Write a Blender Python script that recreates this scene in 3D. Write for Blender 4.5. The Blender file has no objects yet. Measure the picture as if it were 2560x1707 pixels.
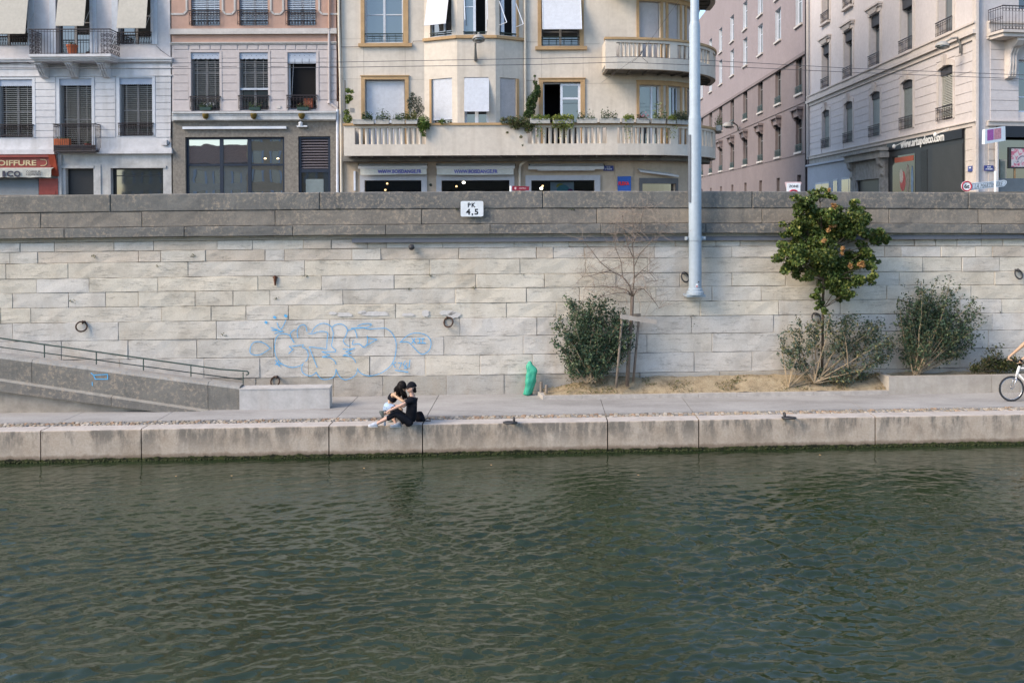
import bpy, math, random
import numpy as np
from mathutils import Vector, Matrix, noise as mnoise
R = math.radians
random.seed(7); rng = np.random.default_rng(7)
scene = bpy.context.scene
COL = scene.collection

# ------------------------------------------------------------------ camera
W, H = 2560.0, 1707.0            # pixel frame in which the photograph was measured
FPX = 2200.0
PITCH, ROLL = R(0.6), -0.0042
HORIZON = 530.0
EYE = Vector((0, 0, 5.8))
SY = math.tan(PITCH) * FPX / W + (HORIZON - H / 2) / W
cam_d = bpy.data.cameras.new('camera'); cam = bpy.data.objects.new('camera', cam_d)
COL.objects.link(cam); scene.camera = cam
cam_d.sensor_width = 36; cam_d.lens = 36 * FPX / W; cam_d.shift_y = SY
cam_d.clip_start = 0.1; cam_d.clip_end = 2000
CM = Matrix.Rotation(math.pi / 2 - PITCH, 3, 'X') @ Matrix.Rotation(ROLL, 3, 'Z')
cam.matrix_world = Matrix.Translation(EYE) @ CM.to_4x4()

# ------------------------------------------------------------------ sky, sun, exposure
SUN_EL, SUN_AZ = R(36), R(243)     # azimuth clockwise from +y (the far bank): sun behind and left of the camera
world = bpy.data.worlds.new('World'); scene.world = world; world.use_nodes = True
wt = world.node_tree; wt.nodes.clear()
wo = wt.nodes.new('ShaderNodeOutputWorld'); wb = wt.nodes.new('ShaderNodeBackground')
sk = wt.nodes.new('ShaderNodeTexSky'); sk.sky_type = 'NISHITA'; sk.sun_disc = False
sk.sun_elevation = SUN_EL; sk.sun_rotation = SUN_AZ
sk.air_density = 1.0; sk.dust_density = 0.8; sk.ozone_density = 1.6
wb.inputs['Strength'].default_value = 0.14
wt.links.new(sk.outputs[0], wb.inputs[0]); wt.links.new(wb.outputs[0], wo.inputs[0])
sun_d = bpy.data.lights.new('sun', 'SUN'); sun_d.energy = 1.85; sun_d.angle = R(27); sun_d.color = (1, .81, .59)
sun = bpy.data.objects.new('sun', sun_d); COL.objects.link(sun)
sdir = Vector((math.sin(SUN_AZ) * math.cos(SUN_EL), math.cos(SUN_AZ) * math.cos(SUN_EL), math.sin(SUN_EL)))
sun.rotation_euler = (-sdir).to_track_quat('-Z', 'Y').to_euler()
scene.view_settings.view_transform = 'Standard'; scene.view_settings.look = 'None'
scene.view_settings.gamma = 1; scene.view_settings.use_curve_mapping = False
scene.view_settings.exposure = 1.28
scene.cycles.max_bounces = 6; scene.cycles.diffuse_bounces = 3; scene.cycles.glossy_bounces = 3
scene.cycles.transparent_max_bounces = 12; scene.cycles.caustics_reflective = False; scene.cycles.caustics_refractive = False
scene.cycles.use_denoising = True

# ------------------------------------------------------------------ measuring the place
TH = math.atan(0.053); CT, ST = math.cos(TH), math.sin(TH)
WALL_Y, CURB_Y, FAC_Y = 24.4, 21.05, 34.9
ROAD_Z, PATH_Z = 5.3, 0.75
def ray(px, py):
    return (CM @ Vector(((px - W / 2) / FPX, (H / 2 - py) / FPX + SY * W / FPX, -1))).normalized()
def on_y(px, py, y):
    d = ray(px, py); return EYE + d * (y / d.y)
def on_z(px, py, z):
    d = ray(px, py); return EYE + d * ((z - EYE.z) / d.z)
def Q(u, v, z):                    # quay frame: u along the bank, v away from the river (quay wall face at v = 0)
    return Vector((u * CT - v * ST, WALL_Y + u * ST + v * CT, z))
def on_q(px, py, v):               # ray to the vertical plane v of the quay frame -> u, z
    d = ray(px, py); o = EYE - Vector((0, WALL_Y, 0))
    dv = -d.x * ST + d.y * CT; ov = -o.x * ST + o.y * CT
    p = EYE + d * ((v - ov) / dv)
    return p.x * CT + (p.y - WALL_Y) * ST, p.z
def qv(p):                         # world point -> u, v
    return p.x * CT + (p.y - WALL_Y) * ST, -p.x * ST + (p.y - WALL_Y) * CT
K = 0.3189
def fpx(off, cx, cy): return off + cx * K, cy * K
def FP(off, cx, cy, dep=0.0, base=FAC_Y):
    px, py = fpx(off, cx, cy); return on_y(px, py, base - dep)
def FR(off, x0, y0, x1, y1, dep=0.0, base=FAC_Y):
    xm, ym = (x0 + x1) / 2, (y0 + y1) / 2
    return (FP(off, x0, ym, dep, base).x, FP(off, x1, ym, dep, base).x,
            FP(off, xm, y1, dep, base).z, FP(off, xm, y0, dep, base).z)

# ------------------------------------------------------------------ materials
def nodes_of(name):
    m = bpy.data.materials.new(name); m.use_nodes = True
    nt = m.node_tree; b = nt.nodes['Principled BSDF']; return m, nt, b
def N(nt, t, **kw):
    n = nt.nodes.new(t)
    for k, v in kw.items():
        if k.startswith('_'): setattr(n, k[1:], v)
        else: n.inputs[k.replace('__', ' ')].default_value = v
    return n
def L(nt, a, b): nt.links.new(a, b)
def tex_noise(nt, scale, detail=4, rough=.6, vec=None, stretch=None, dist=0):
    n = N(nt, 'ShaderNodeTexNoise', Scale=scale, Detail=detail, Roughness=rough, Distortion=dist)
    if vec is None:
        tc = N(nt, 'ShaderNodeNewGeometry'); vec = tc.outputs['Position']
    if stretch:
        mp = N(nt, 'ShaderNodeMapping'); mp.inputs['Scale'].default_value = stretch
        L(nt, vec, mp.inputs['Vector']); vec = mp.outputs[0]
    L(nt, vec, n.inputs['Vector']); return n.outputs['Fac']
def ramp(nt, fac, stops):
    r = N(nt, 'ShaderNodeValToRGB'); e = r.color_ramp.elements
    while len(e) < len(stops): e.new(.5)
    for i, (p, c) in enumerate(stops):
        e[i].position = p; e[i].color = (*c, 1) if len(c) == 3 else c
    L(nt, fac, r.inputs[0]); return r.outputs[0]
def mixc(nt, fac, a, b, mode='MIX'):
    n = N(nt, 'ShaderNodeMix', _data_type='RGBA', _blend_type=mode)
    for sock, v in ((n.inputs[0], fac), (n.inputs[6], a), (n.inputs[7], b)):
        if hasattr(v, 'is_output'): L(nt, v, sock)
        elif isinstance(v, (int, float)): sock.default_value = v
        else: sock.default_value = (*v, 1)
    return n.outputs[2]
def math_n(nt, op, a, b=None):
    n = N(nt, 'ShaderNodeMath', _operation=op)
    for i, v in enumerate((a, b)):
        if v is None: continue
        if hasattr(v, 'is_output'): L(nt, v, n.inputs[i])
        else: n.inputs[i].default_value = v
    return n.outputs[0]
def bump(nt, b, h, strength=.3, dist=.02):
    n = N(nt, 'ShaderNodeBump', Strength=strength, Distance=dist)
    L(nt, h, n.inputs['Height']); L(nt, n.outputs[0], b.inputs['Normal'])
MATS = {}
def paint(name, c, rough=.6, var=.12, scale=1.2, bumps=.0, spec=.3, metal=0, streak=.0, dirt=None):
    if name in MATS: return MATS[name]
    m, nt, b = nodes_of(name)
    f = tex_noise(nt, scale, 5, .65)
    lo = tuple(x * (1 - var) for x in c); hi = tuple(min(1, x * (1 + var * .7)) for x in c)
    col = ramp(nt, f, [(.3, lo), (.7, hi)])
    mo = tex_noise(nt, 7 * max(.5, scale ** .5), 5, .7)
    col = mixc(nt, 1.0, col, ramp(nt, mo, [(.3, (.90, .895, .89)), (.62, (1.03,) * 3)]), 'MULTIPLY')
    if streak:
        s = tex_noise(nt, 1, 4, .6, stretch=(3.0, 3.0, .25))
        col = mixc(nt, math_n(nt, 'MULTIPLY', ramp(nt, s, [(.5, (0, 0, 0)), (.75, (1, 1, 1))]), streak), col, dirt or tuple(x * .5 for x in c))
    L(nt, col, b.inputs['Base Color'])
    b.inputs['Roughness'].default_value = rough; b.inputs['Specular IOR Level'].default_value = spec
    b.inputs['Metallic'].default_value = metal
    if bumps: bump(nt, b, tex_noise(nt, 40, 4, .7), bumps, .01)
    MATS[name] = m; return m
def attr_mat(name, rough=.75, spec=.2, var=.25, scale=9, bumps=.3, bscale=25, stretch=None, trans=0):
    if name in MATS: return MATS[name]
    m, nt, b = nodes_of(name)
    a = N(nt, 'ShaderNodeAttribute', _attribute_name='tint')
    f = tex_noise(nt, scale, 5, .65, stretch=stretch)
    k = ramp(nt, f, [(.25, (1 - var,) * 3), (.75, (1 + var * .6,) * 3)])
    L(nt, mixc(nt, 1.0, a.outputs['Color'], k, 'MULTIPLY'), b.inputs['Base Color'])
    b.inputs['Roughness'].default_value = rough; b.inputs['Specular IOR Level'].default_value = spec
    if bumps: bump(nt, b, tex_noise(nt, bscale, 4, .7, stretch=stretch), bumps, .02)
    MATS[name] = m; return m

# ------------------------------------------------------------------ mesh builder (world coordinates)
class MB:
    def __init__(s): s.v = []; s.f = []; s.m = []; s.c = []; s.cur = (1, 1, 1)
    def add(s, vs, fs, m=0, c=None):
        o = len(s.v); s.v.extend([tuple(p) for p in vs])
        for f in fs: s.f.append([o + i for i in f]); s.m.append(m); s.c.append(c or s.cur)
        return s
    def quad(s, a, b, c, d, m=0, col=None): return s.add([a, b, c, d], [(0, 1, 2, 3)], m, col)
    def box(s, x0, x1, y0, y1, z0, z1, m=0, col=None):
        vs = [(x, y, z) for z in (z0, z1) for y in (y0, y1) for x in (x0, x1)]
        return s.add(vs, [(0, 2, 3, 1), (4, 5, 7, 6), (0, 1, 5, 4), (2, 6, 7, 3), (0, 4, 6, 2), (1, 3, 7, 5)], m, col)
    def bbox(s, x0, x1, y0, y1, z0, z1, b=.01, m=0, col=None):      # box with chamfered front edges
        vs = [(x0, y1, z0), (x1, y1, z0), (x1, y1, z1), (x0, y1, z1), (x0, y0 + b, z0), (x1, y0 + b, z0), (x1, y0 + b, z1), (x0, y0 + b, z1),
              (x0 + b, y0, z0 + b), (x1 - b, y0, z0 + b), (x1 - b, y0, z1 - b), (x0 + b, y0, z1 - b)]
        fs = [(0, 3, 2, 1), (0, 1, 5, 4), (1, 2, 6, 5), (2, 3, 7, 6), (3, 0, 4, 7), (4, 5, 9, 8), (5, 6, 10, 9), (6, 7, 11, 10), (7, 4, 8, 11), (8, 9, 10, 11)]
        return s.add(vs, fs, m, col)
    def mbox(s, fn, a0, a1, b0, b1, c0, c1, m=0, n=1, col=None):    # box in a mapped frame fn(a, b, c), split n times along a
        for i in range(n):
            p0 = a0 + (a1 - a0) * i / n; p1 = a0 + (a1 - a0) * (i + 1) / n
            vs = [fn(a, b, c) for c in (c0, c1) for b in (b0, b1) for a in (p0, p1)]
            fs = [(0, 2, 3, 1), (4, 5, 7, 6), (0, 1, 5, 4), (2, 6, 7, 3)]
            if i == 0: fs.append((0, 4, 6, 2))
            if i == n - 1: fs.append((1, 3, 7, 5))
            s.add(vs, fs, m, col)
        return s
    def prism(s, pts, vec, m=0, col=None):
        n = len(pts); pts = [Vector(p) for p in pts]; vec = Vector(vec)
        vs = pts + [p + vec for p in pts]
        fs = [tuple(range(n)), tuple(range(2 * n - 1, n - 1, -1))] + [(i, i + n, (i + 1) % n + n, (i + 1) % n) for i in range(n)]
        return s.add(vs, fs, m, col)
    def tube(s, pts, r, n=8, m=0, cap=True, col=None):
        pts = [Vector(p) for p in pts]; k = len(pts)
        rs = r if isinstance(r, (list, tuple)) else [r] * k
        prev = None; vs = []
        for i, p in enumerate(pts):
            d = (pts[min(i + 1, k - 1)] - pts[max(i - 1, 0)])
            if d.length < 1e-9: d = Vector((0, 0, 1))
            d.normalize()
            if prev is None:
                a = d.cross(Vector((0, 0, 1)) if abs(d.z) < .9 else Vector((1, 0, 0))).normalized()
            else:
                a = (prev - d * prev.dot(d)); a = a.normalized() if a.length > 1e-6 else d.orthogonal().normalized()
            prev = a; b = d.cross(a)
            for j in range(n):
                t = 2 * math.pi * j / n; vs.append(p + (a * math.cos(t) + b * math.sin(t)) * rs[i])
        fs = [(i * n + j, i * n + (j + 1) % n, (i + 1) * n + (j + 1) % n, (i + 1) * n + j) for i in range(k - 1) for j in range(n)]
        if cap: fs += [tuple(range(n - 1, -1, -1)), tuple(range((k - 1) * n, k * n))]
        return s.add(vs, fs, m, col)
    def torus(s, c, ax, R0, r, n=24, k=8, m=0, frac=1.0, start=None):
        ax = Vector(ax).normalized(); a = Vector(start).normalized() if start else ax.orthogonal().normalized(); b = ax.cross(a); c = Vector(c)
        cnt = int(n * frac) + 1
        pts = [c + (a * math.cos(2 * math.pi * i / n) + b * math.sin(2 * math.pi * i / n)) * R0 for i in range(cnt if frac < 1 else n + 1)]
        return s.tube(pts, r, k, m, cap=frac < 1)
    def lathe(s, prof, c, n=16, m=0, ax=None, col=None):
        c = Vector(c); vs = []
        ax = Vector(ax or (0, 0, 1)).normalized(); a = ax.orthogonal().normalized(); b = ax.cross(a)
        for r, z in prof:
            for j in range(n):
                t = 2 * math.pi * j / n; vs.append(c + ax * z + (a * math.cos(t) + b * math.sin(t)) * max(r, 1e-4))
        k = len(prof)
        fs = [(i * n + j, i * n + (j + 1) % n, (i + 1) * n + (j + 1) % n, (i + 1) * n + j) for i in range(k - 1) for j in range(n)]
        fs += [tuple(range(n - 1, -1, -1)), tuple(range((k - 1) * n, k * n))]
        return s.add(vs, fs, m, col)
    def ball(s, c, r, n=10, m=0, sc=(1, 1, 1), col=None):
        c = Vector(c); vs = []; k = max(4, n // 2 + 1)
        for i in range(k):
            p = math.pi * i / (k - 1); rr = max(math.sin(p), 1e-3)
            for j in range(n):
                t = 2 * math.pi * j / n
                vs.append(c + Vector((rr * math.cos(t) * r * sc[0], rr * math.sin(t) * r * sc[1], math.cos(p) * r * sc[2])))
        fs = [(i * n + j, (i + 1) * n + j, (i + 1) * n + (j + 1) % n, i * n + (j + 1) % n) for i in range(k - 1) for j in range(n)]
        return s.add(vs, fs, m, col)
    def build(s, name, mats, parent=None, smooth=False, origin=None, tint=False, autosmooth=None):
        o = Vector(parent['_w']) if parent is not None else Vector(origin or (0, 0, 0))
        me = bpy.data.meshes.new(name)
        v = np.array(s.v, dtype=np.float64).reshape(-1, 3) - np.array(o)
        me.from_pydata([tuple(p) for p in v], [], s.f)
        for m in (mats if isinstance(mats, (list, tuple)) else [mats]): me.materials.append(m)
        me.polygons.foreach_set('material_index', s.m)
        if smooth: me.polygons.foreach_set('use_smooth', [True] * len(s.f))
        if tint:
            at = me.color_attributes.new('tint', 'FLOAT_COLOR', 'CORNER')
            arr = np.repeat(np.array([(*c[:3], 1) for c in s.c], dtype=np.float32), [len(f) for f in s.f], axis=0)
            at.data.foreach_set('color', arr.ravel())
        me.update()
        ob = bpy.data.objects.new(name, me); COL.objects.link(ob)
        if parent is not None:
            ob.parent = parent
        else:
            ob.location = o
        ob['_w'] = tuple(o)
        if autosmooth and smooth:
            me.set_sharp_from_angle(angle=R(autosmooth))
        return ob
def tag(o, label, cat, group=None):
    o['label'] = label; o['category'] = cat
    if group: o['group'] = group
    return o
def thing(name, label, cat, loc, group=None):
    o = bpy.data.objects.new(name, None); COL.objects.link(o); o.location = Vector(loc); o['_w'] = tuple(loc)
    return tag(o, label, cat, group)
def struct(o): o['kind'] = 'structure'; return o
def text_into(mb, s, height, center, right=(1, 0, 0), up=(0, 0, 1), depth=.006, m=0, width=None, bold=0, italic=0, spacing=1):
    cu = bpy.data.curves.new('t', 'FONT'); cu.body = s; cu.align_x = 'CENTER'; cu.extrude = .5; cu.offset = bold; cu.shear = italic
    cu.space_character = spacing; cu.resolution_u = 3
    ob = bpy.data.objects.new('t', cu); COL.objects.link(ob)
    dg = bpy.context.evaluated_depsgraph_get(); me = bpy.data.meshes.new_from_object(ob.evaluated_get(dg))
    v = np.zeros(len(me.vertices) * 3); me.vertices.foreach_get('co', v); v = v.reshape(-1, 3)
    lo, hi = v.min(0), v.max(0); sc = height / (hi[1] - lo[1]); sx = sc if width is None else width / (hi[0] - lo[0])
    r, u = Vector(right).normalized(), Vector(up).normalized(); nrm = r.cross(u); c = Vector(center)
    mid = (lo + hi) / 2
    P = [c + r * ((p[0] - mid[0]) * sx) + u * ((p[1] - mid[1]) * sc) + nrm * (depth * (p[2] + .5)) for p in v]
    mb.add(P, [tuple(f.vertices) for f in me.polygons], m)
    bpy.data.objects.remove(ob); bpy.data.curves.remove(cu); bpy.data.meshes.remove(me)
    return mb
# ================================================================== THE SETTING: river, quay, street
def sag(x, z):
    t = max(-1.3, min(1.3, x / 12.8)); return -.075 * t * t * (z - 2.2) / 4.2

# ---- river water, real ripples (sum of many short wind waves), finer inside the view
def river():
    xs = np.concatenate([np.linspace(-160, -14, 24)[:-1], np.arange(-14, 14, .038), np.linspace(14, 160, 24)])
    ys = np.concatenate([np.linspace(-66, 9.3, 30)[:-1], np.arange(9.3, 22.3, .026)])
    X, Y = np.meshgrid(xs, ys)
    Z = np.zeros_like(X)
    fade = np.clip((X + 14.3) / 1.5, 0, 1) * np.clip((14.3 - X) / 1.5, 0, 1) * np.clip((Y - 8.7) / 1.2, 0, 1)
    g = np.random.default_rng(3)
    Xw = X + .12 * np.sin(Y * 1.7 + .6 * X) + .2 * np.sin(.43 * X - .7 * Y); Yw = Y + .10 * np.sin(X * 1.3 - Y) + .16 * np.sin(.37 * X + .9 * Y + 1)
    for i in range(100):
        lam = math.exp(g.uniform(math.log(.10), math.log(.62)))
        ang = g.normal(math.pi / 2 + .18, .42); k = 2 * math.pi / lam
        amp = .0084 * lam ** .92 * g.uniform(.5, 1.2)
        ph = k * (Xw * math.cos(ang) + Yw * math.sin(ang)) + g.uniform(0, 6.28)
        Z += amp * (np.exp(np.sin(ph) * .8) - 1.17)
    patch = .62 + .5 * (.5 + .5 * np.sin(.31 * X + .8 * np.sin(.4 * Y) + .5)) * (.5 + .5 * np.sin(.55 * Y - .21 * X))
    calm = np.clip((22.2 - Y) / 7, .22, 1)
    Z *= fade * patch * calm
    n, mm = X.shape
    me = bpy.data.meshes.new('river_water')
    idx = np.arange(n * mm).reshape(n, mm)
    fs = np.stack([idx[:-1, :-1], idx[:-1, 1:], idx[1:, 1:], idx[1:, :-1]], -1).reshape(-1, 4)
    co = np.stack([X, Y, Z], -1).reshape(-1, 3).astype(np.float32)
    me.vertices.add(len(co)); me.vertices.foreach_set('co', co.ravel())
    me.loops.add(fs.size); me.loops.foreach_set('vertex_index', fs.ravel().astype(np.int32))
    me.polygons.add(len(fs)); me.polygons.foreach_set('loop_start', np.arange(0, fs.size, 4, dtype=np.int32))
    me.polygons.foreach_set('use_smooth', np.ones(len(fs), dtype=bool)); me.update()
    m, nt, b = nodes_of('river_water_surface')
    f = tex_noise(nt, .35, 3, .5)
    L(nt, ramp(nt, f, [(.35, (.015, .025, .011)), (.65, (.024, .036, .017))]), b.inputs['Base Color'])
    b.inputs['Roughness'].default_value = .02; b.inputs['IOR'].default_value = 1.5
    h1 = tex_noise(nt, 11, 3, .55, stretch=(.55, 1.0, 1.0), dist=.6)
    bump(nt, b, h1, .22, .02)
    me.materials.append(m)
    ob = bpy.data.objects.new('river_water', me); COL.objects.link(ob); struct(ob)
river()

# ---- stone materials
def stone_wall_mat():
    m, nt, b = nodes_of('quay_limestone')
    a = N(nt, 'ShaderNodeAttribute', _attribute_name='tint').outputs['Color']
    big = tex_noise(nt, 1.3, 6, .65)
    col = mixc(nt, 1.0, a, ramp(nt, big, [(.3, (.80, .78, .75)), (.5, (1, .99, .97)), (.72, (1.07, 1.075, 1.08))]), 'MULTIPLY')
    fine = tex_noise(nt, 30, 5, .7)
    col = mixc(nt, 1.0, col, ramp(nt, fine, [(.3, (.86, .85, .83)), (.6, (1.04, 1.04, 1.04))]), 'MULTIPLY')
    # thin wavy bedding cracks
    bed = tex_noise(nt, 1, 5, .62, stretch=(.8, .8, 8.5), dist=.35)
    line = math_n(nt, 'ABSOLUTE', math_n(nt, 'SUBTRACT', bed, .5))
    brk = tex_noise(nt, 1.6, 3, .6, stretch=(.8, .8, 2.5))
    lm = math_n(nt, 'MULTIPLY', ramp(nt, line, [(.0, (1, 1, 1)), (.009, (0, 0, 0))]), ramp(nt, brk, [(.46, (0, 0, 0)), (.54, (1, 1, 1))]))
    col = mixc(nt, math_n(nt, 'MULTIPLY', lm, .6), col, (.16, .145, .12))
    # rusty and grimy washes
    w = tex_noise(nt, 1, 4, .65, stretch=(1.1, 1.1, .35))
    col = mixc(nt, math_n(nt, 'MULTIPLY', ramp(nt, w, [(.57, (0, 0, 0)), (.76, (1, 1, 1))]), .45), col, (.36, .27, .18))
    g2 = tex_noise(nt, 2.1, 5, .7, stretch=(1, 1, .6))
    col = mixc(nt, math_n(nt, 'MULTIPLY', ramp(nt, g2, [(.62, (0, 0, 0)), (.8, (1, 1, 1))]), .4), col, (.22, .21, .2))
    L(nt, col, b.inputs['Base Color'])
    b.inputs['Roughness'].default_value = .85; b.inputs['Specular IOR Level'].default_value = .15
    rough = tex_noise(nt, 1, 6, .7, stretch=(7, 7, 16))
    hh = math_n(nt, 'SUBTRACT', math_n(nt, 'MULTIPLY', rough, .6), lm)
    bump(nt, b, hh, .45, .02)
    return m
STONE = stone_wall_mat()
def parapet_mat():
    m, nt, b = nodes_of('weathered_parapet_stone')
    a = N(nt, 'ShaderNodeAttribute', _attribute_name='tint').outputs['Color']
    big = tex_noise(nt, 1.0, 6, .7, stretch=(1, 1, 1.4))
    col = mixc(nt, 1.0, a, ramp(nt, big, [(.3, (.72, .73, .74)), (.6, (1.05, 1.05, 1.04)), (.75, (1.3, 1.27, 1.2))]), 'MULTIPLY')
    sp = tex_noise(nt, 11, 5, .7); pt = tex_noise(nt, .9, 3, .6)
    msk = math_n(nt, 'MULTIPLY', ramp(nt, sp, [(.50, (0, 0, 0)), (.62, (1, 1, 1))]), ramp(nt, pt, [(.36, (.2,) * 3), (.58, (1, 1, 1))]))
    col = mixc(nt, math_n(nt, 'MULTIPLY', msk, .8), col, (.37, .31, .245))
    dk = tex_noise(nt, 1, 5, .65, stretch=(5, 5, .7))
    col = mixc(nt, math_n(nt, 'MULTIPLY', ramp(nt, dk, [(.55, (0, 0, 0)), (.75, (1, 1, 1))]), .5), col, (.10, .105, .105))
    f = tex_noise(nt, 42, 4, .7)
    col = mixc(nt, 1.0, col, ramp(nt, f, [(.3, (.8,) * 3), (.65, (1.1,) * 3)]), 'MULTIPLY')
    L(nt, col, b.inputs['Base Color']); b.inputs['Roughness'].default_value = .9; b.inputs['Specular IOR Level'].default_value = .12
    bump(nt, b, tex_noise(nt, 1, 6, .75, stretch=(14, 14, 22)), .5, .02)
    return m
PARA = parapet_mat()
MORTAR = paint('dark_mortar', (.17, .155, .13), .95, .3, 6)

# ---- quay wall: every ashlar block is modelled, open joints between
COURSE_Y = [595, 619, 647, 685, 720, 757, 794, 839, 886, 936, 990]
JO = [[50,136,285,384,543,631,758,828,919,966,1107,1285,1357,1422,1560,1688,1790,1850,1960,2040,2120,2200,2286,2339,2393,2453,2507],
 [25,94,346,402,514,663,711,880,952,1147,1341,1383,1461,1636,1722,1830,1950,2080,2211,2253,2352,2439,2480],
 [15,170,470,762,1074,1300,1464,1620,1750,1960,2150,2306,2405,2498],
 [91,223,395,645,804,985,1190,1361,1540,1700,1830,1964,2100,2248,2486],
 [31,171,264,346,488,583,675,857,1138,1316,1449,1640,1780,1903,2050,2217,2427],
 [2,77,404,528,615,721,989,1266,1391,1600,1750,1946,2100,2243,2400],
 [32,296,541,825,961,1150,1342,1500,1729,1934,2060,2300,2480],
 [154,320,492,685,875,1110,1308,1460,1617,1780,1960,2120,2330,2470],
 [120,300,510,650,771,924,1063,1200,1331,1500,1735,1880,2050,2220,2400],
 [150,300,470,640,834,957,1116,1260,1430,1600,1800,1990,2150,2350]]
CREAM = [(.56,.52,.45), (.58,.55,.50), (.55,.53,.50), (.52,.51,.50), (.55,.55,.56)]
def block(mb, u0, u1, z0, z1, d, col, gap=.006, ch=.012, jit=.006, back=.05, nz=2, m=0):
    u0 += gap; u1 -= gap; z0 += gap; z1 -= gap
    nx = max(2, int((u1 - u0) / .3)); vs = []; fs = []
    for j in range(nz + 3):
        for i in range(nx + 3):
            edge = i in (0, nx + 2) or j in (0, nz + 2)
            tu = min(max(i - 1, 0), nx) / nx; tz = min(max(j - 1, 0), nz) / nz
            u = u0 + (u1 - u0) * tu; z = z0 + (z1 - z0) * tz
            if not edge:
                u += (ch if i == 1 else -ch if i == nx + 1 else random.uniform(-.02, .02))
                z += (ch if j == 1 else -ch if j == nz + 1 else 0) + random.uniform(-.004, .004)
                v = -d + random.uniform(-jit, jit)
            else:
                z += random.uniform(-.006, .006) if j in (0, nz + 2) else 0; v = -d + ch * 1.3 if (0 < i < nx + 2 or 0 < j < nz + 2) else -d + ch * 1.5
            p = Q(u, v, z); p.z += sag(p.x, z); vs.append(p)
    w = nx + 3
    for j in range(nz + 2):
        for i in range(nx + 2): fs.append((j * w + i, j * w + i + 1, (j + 1) * w + i + 1, (j + 1) * w + i))
    # sides back into the wall
    ring = [i for i in range(w)] + [j * w + w - 1 for j in range(1, nz + 3)] + [(nz + 2) * w + i for i in range(w - 2, -1, -1)] + [j * w for j in range(nz + 1, 0, -1)]
    o = len(vs); off = Vector((-ST, CT, 0)) * (back + d)
    for r in ring: vs.append(Vector(vs[r]) + off)
    k = len(ring)
    for i in range(k): fs.append((ring[i], o + i, o + (i + 1) % k, ring[(i + 1) % k]))
    mb.add(vs, fs, m, col)
def joints(lst, y, lo=-26, hi=26, step=1.9):
    us = sorted(on_q(x, y, 0)[0] for x in lst)
    u = us[0]
    while u > lo: u -= random.uniform(.6, 1.4) * step; us.insert(0, u)
    u = us[-1]
    while u < hi: u += random.uniform(.6, 1.4) * step; us.append(u)
    return us
wall_root = thing('quay_wall', 'long pale limestone river wall of big blocks under a grey parapet', 'wall', Q(0, 0, PATH_Z))
mb = MB()
CZ = [on_q(1280, y, 0)[1] for y in COURSE_Y]; CZ[-1] = PATH_Z - .12
for c in range(10):
    us = joints(JO[c], (COURSE_Y[c] + COURSE_Y[c + 1]) / 2)
    for a, b_ in zip(us, us[1:]):
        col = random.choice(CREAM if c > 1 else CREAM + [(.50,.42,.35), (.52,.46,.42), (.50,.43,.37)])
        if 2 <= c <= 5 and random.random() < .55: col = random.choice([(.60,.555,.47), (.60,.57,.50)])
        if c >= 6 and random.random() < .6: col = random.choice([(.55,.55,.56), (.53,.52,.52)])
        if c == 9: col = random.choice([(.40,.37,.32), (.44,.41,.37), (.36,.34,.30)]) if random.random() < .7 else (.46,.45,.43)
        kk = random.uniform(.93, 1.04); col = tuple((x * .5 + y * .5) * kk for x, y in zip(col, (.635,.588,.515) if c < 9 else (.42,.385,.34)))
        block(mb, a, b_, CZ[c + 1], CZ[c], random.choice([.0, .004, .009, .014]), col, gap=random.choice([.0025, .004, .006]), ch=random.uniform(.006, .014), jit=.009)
mb.build('stone_face', STONE, wall_root, tint=True)
mb = MB()
mb.mbox(Q, -40, 40, .05, 1.0, -1, 5.26, n=1); mb.build('wall_core', MORTAR, wall_root)
mb = MB()
def bandz(y): return on_q(1280, y, 0)[1]
for (ya, yb, js, d, top) in ((478, 522, [277, 800, 1357, 1880, 2420], .03, 1), (522, 560, [355, 688, 1054, 1492, 1905, 2222, 2445], .012, 0),
                         (560, 585, [168, 466, 735, 966, 1225, 1500, 1760, 2030, 2445], .19, 0)):
    us = joints(js, (ya + yb) / 2, step=3.4)
    for a, b_ in zip(us, us[1:]):
        base = random.choice([(.165,.163,.158), (.18,.177,.168), (.20,.19,.173)]) if ya != 522 else random.choice([(.23,.21,.185), (.28,.245,.205), (.205,.19,.172)])
        block(mb, a, b_, bandz(yb), bandz(ya), d, base, gap=.005, ch=.022 if top else .012, jit=.007, back=.44 if ya == 478 else .3, nz=2)
for (ya, yb, d) in ((585, 590, .075), (590, 595, .045)):
    us = joints([168, 735, 1225, 1760, 2445], 590, step=3.4)
    for a, b_ in zip(us, us[1:]): block(mb, a, b_, bandz(yb), bandz(ya), d, (.40, .36, .30), gap=.002, ch=.004, jit=.002, back=.2, nz=1)
mb.build('parapet', PARA, wall_root, tint=True)
mb = MB(); mb.mbox(lambda u, v, z: Q(u, v, z), -40, 40, .06, .42, bandz(600), bandz(478) - .06); mb.build('parapet_core', MORTAR, wall_root)
BAND_SHADE = None

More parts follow.
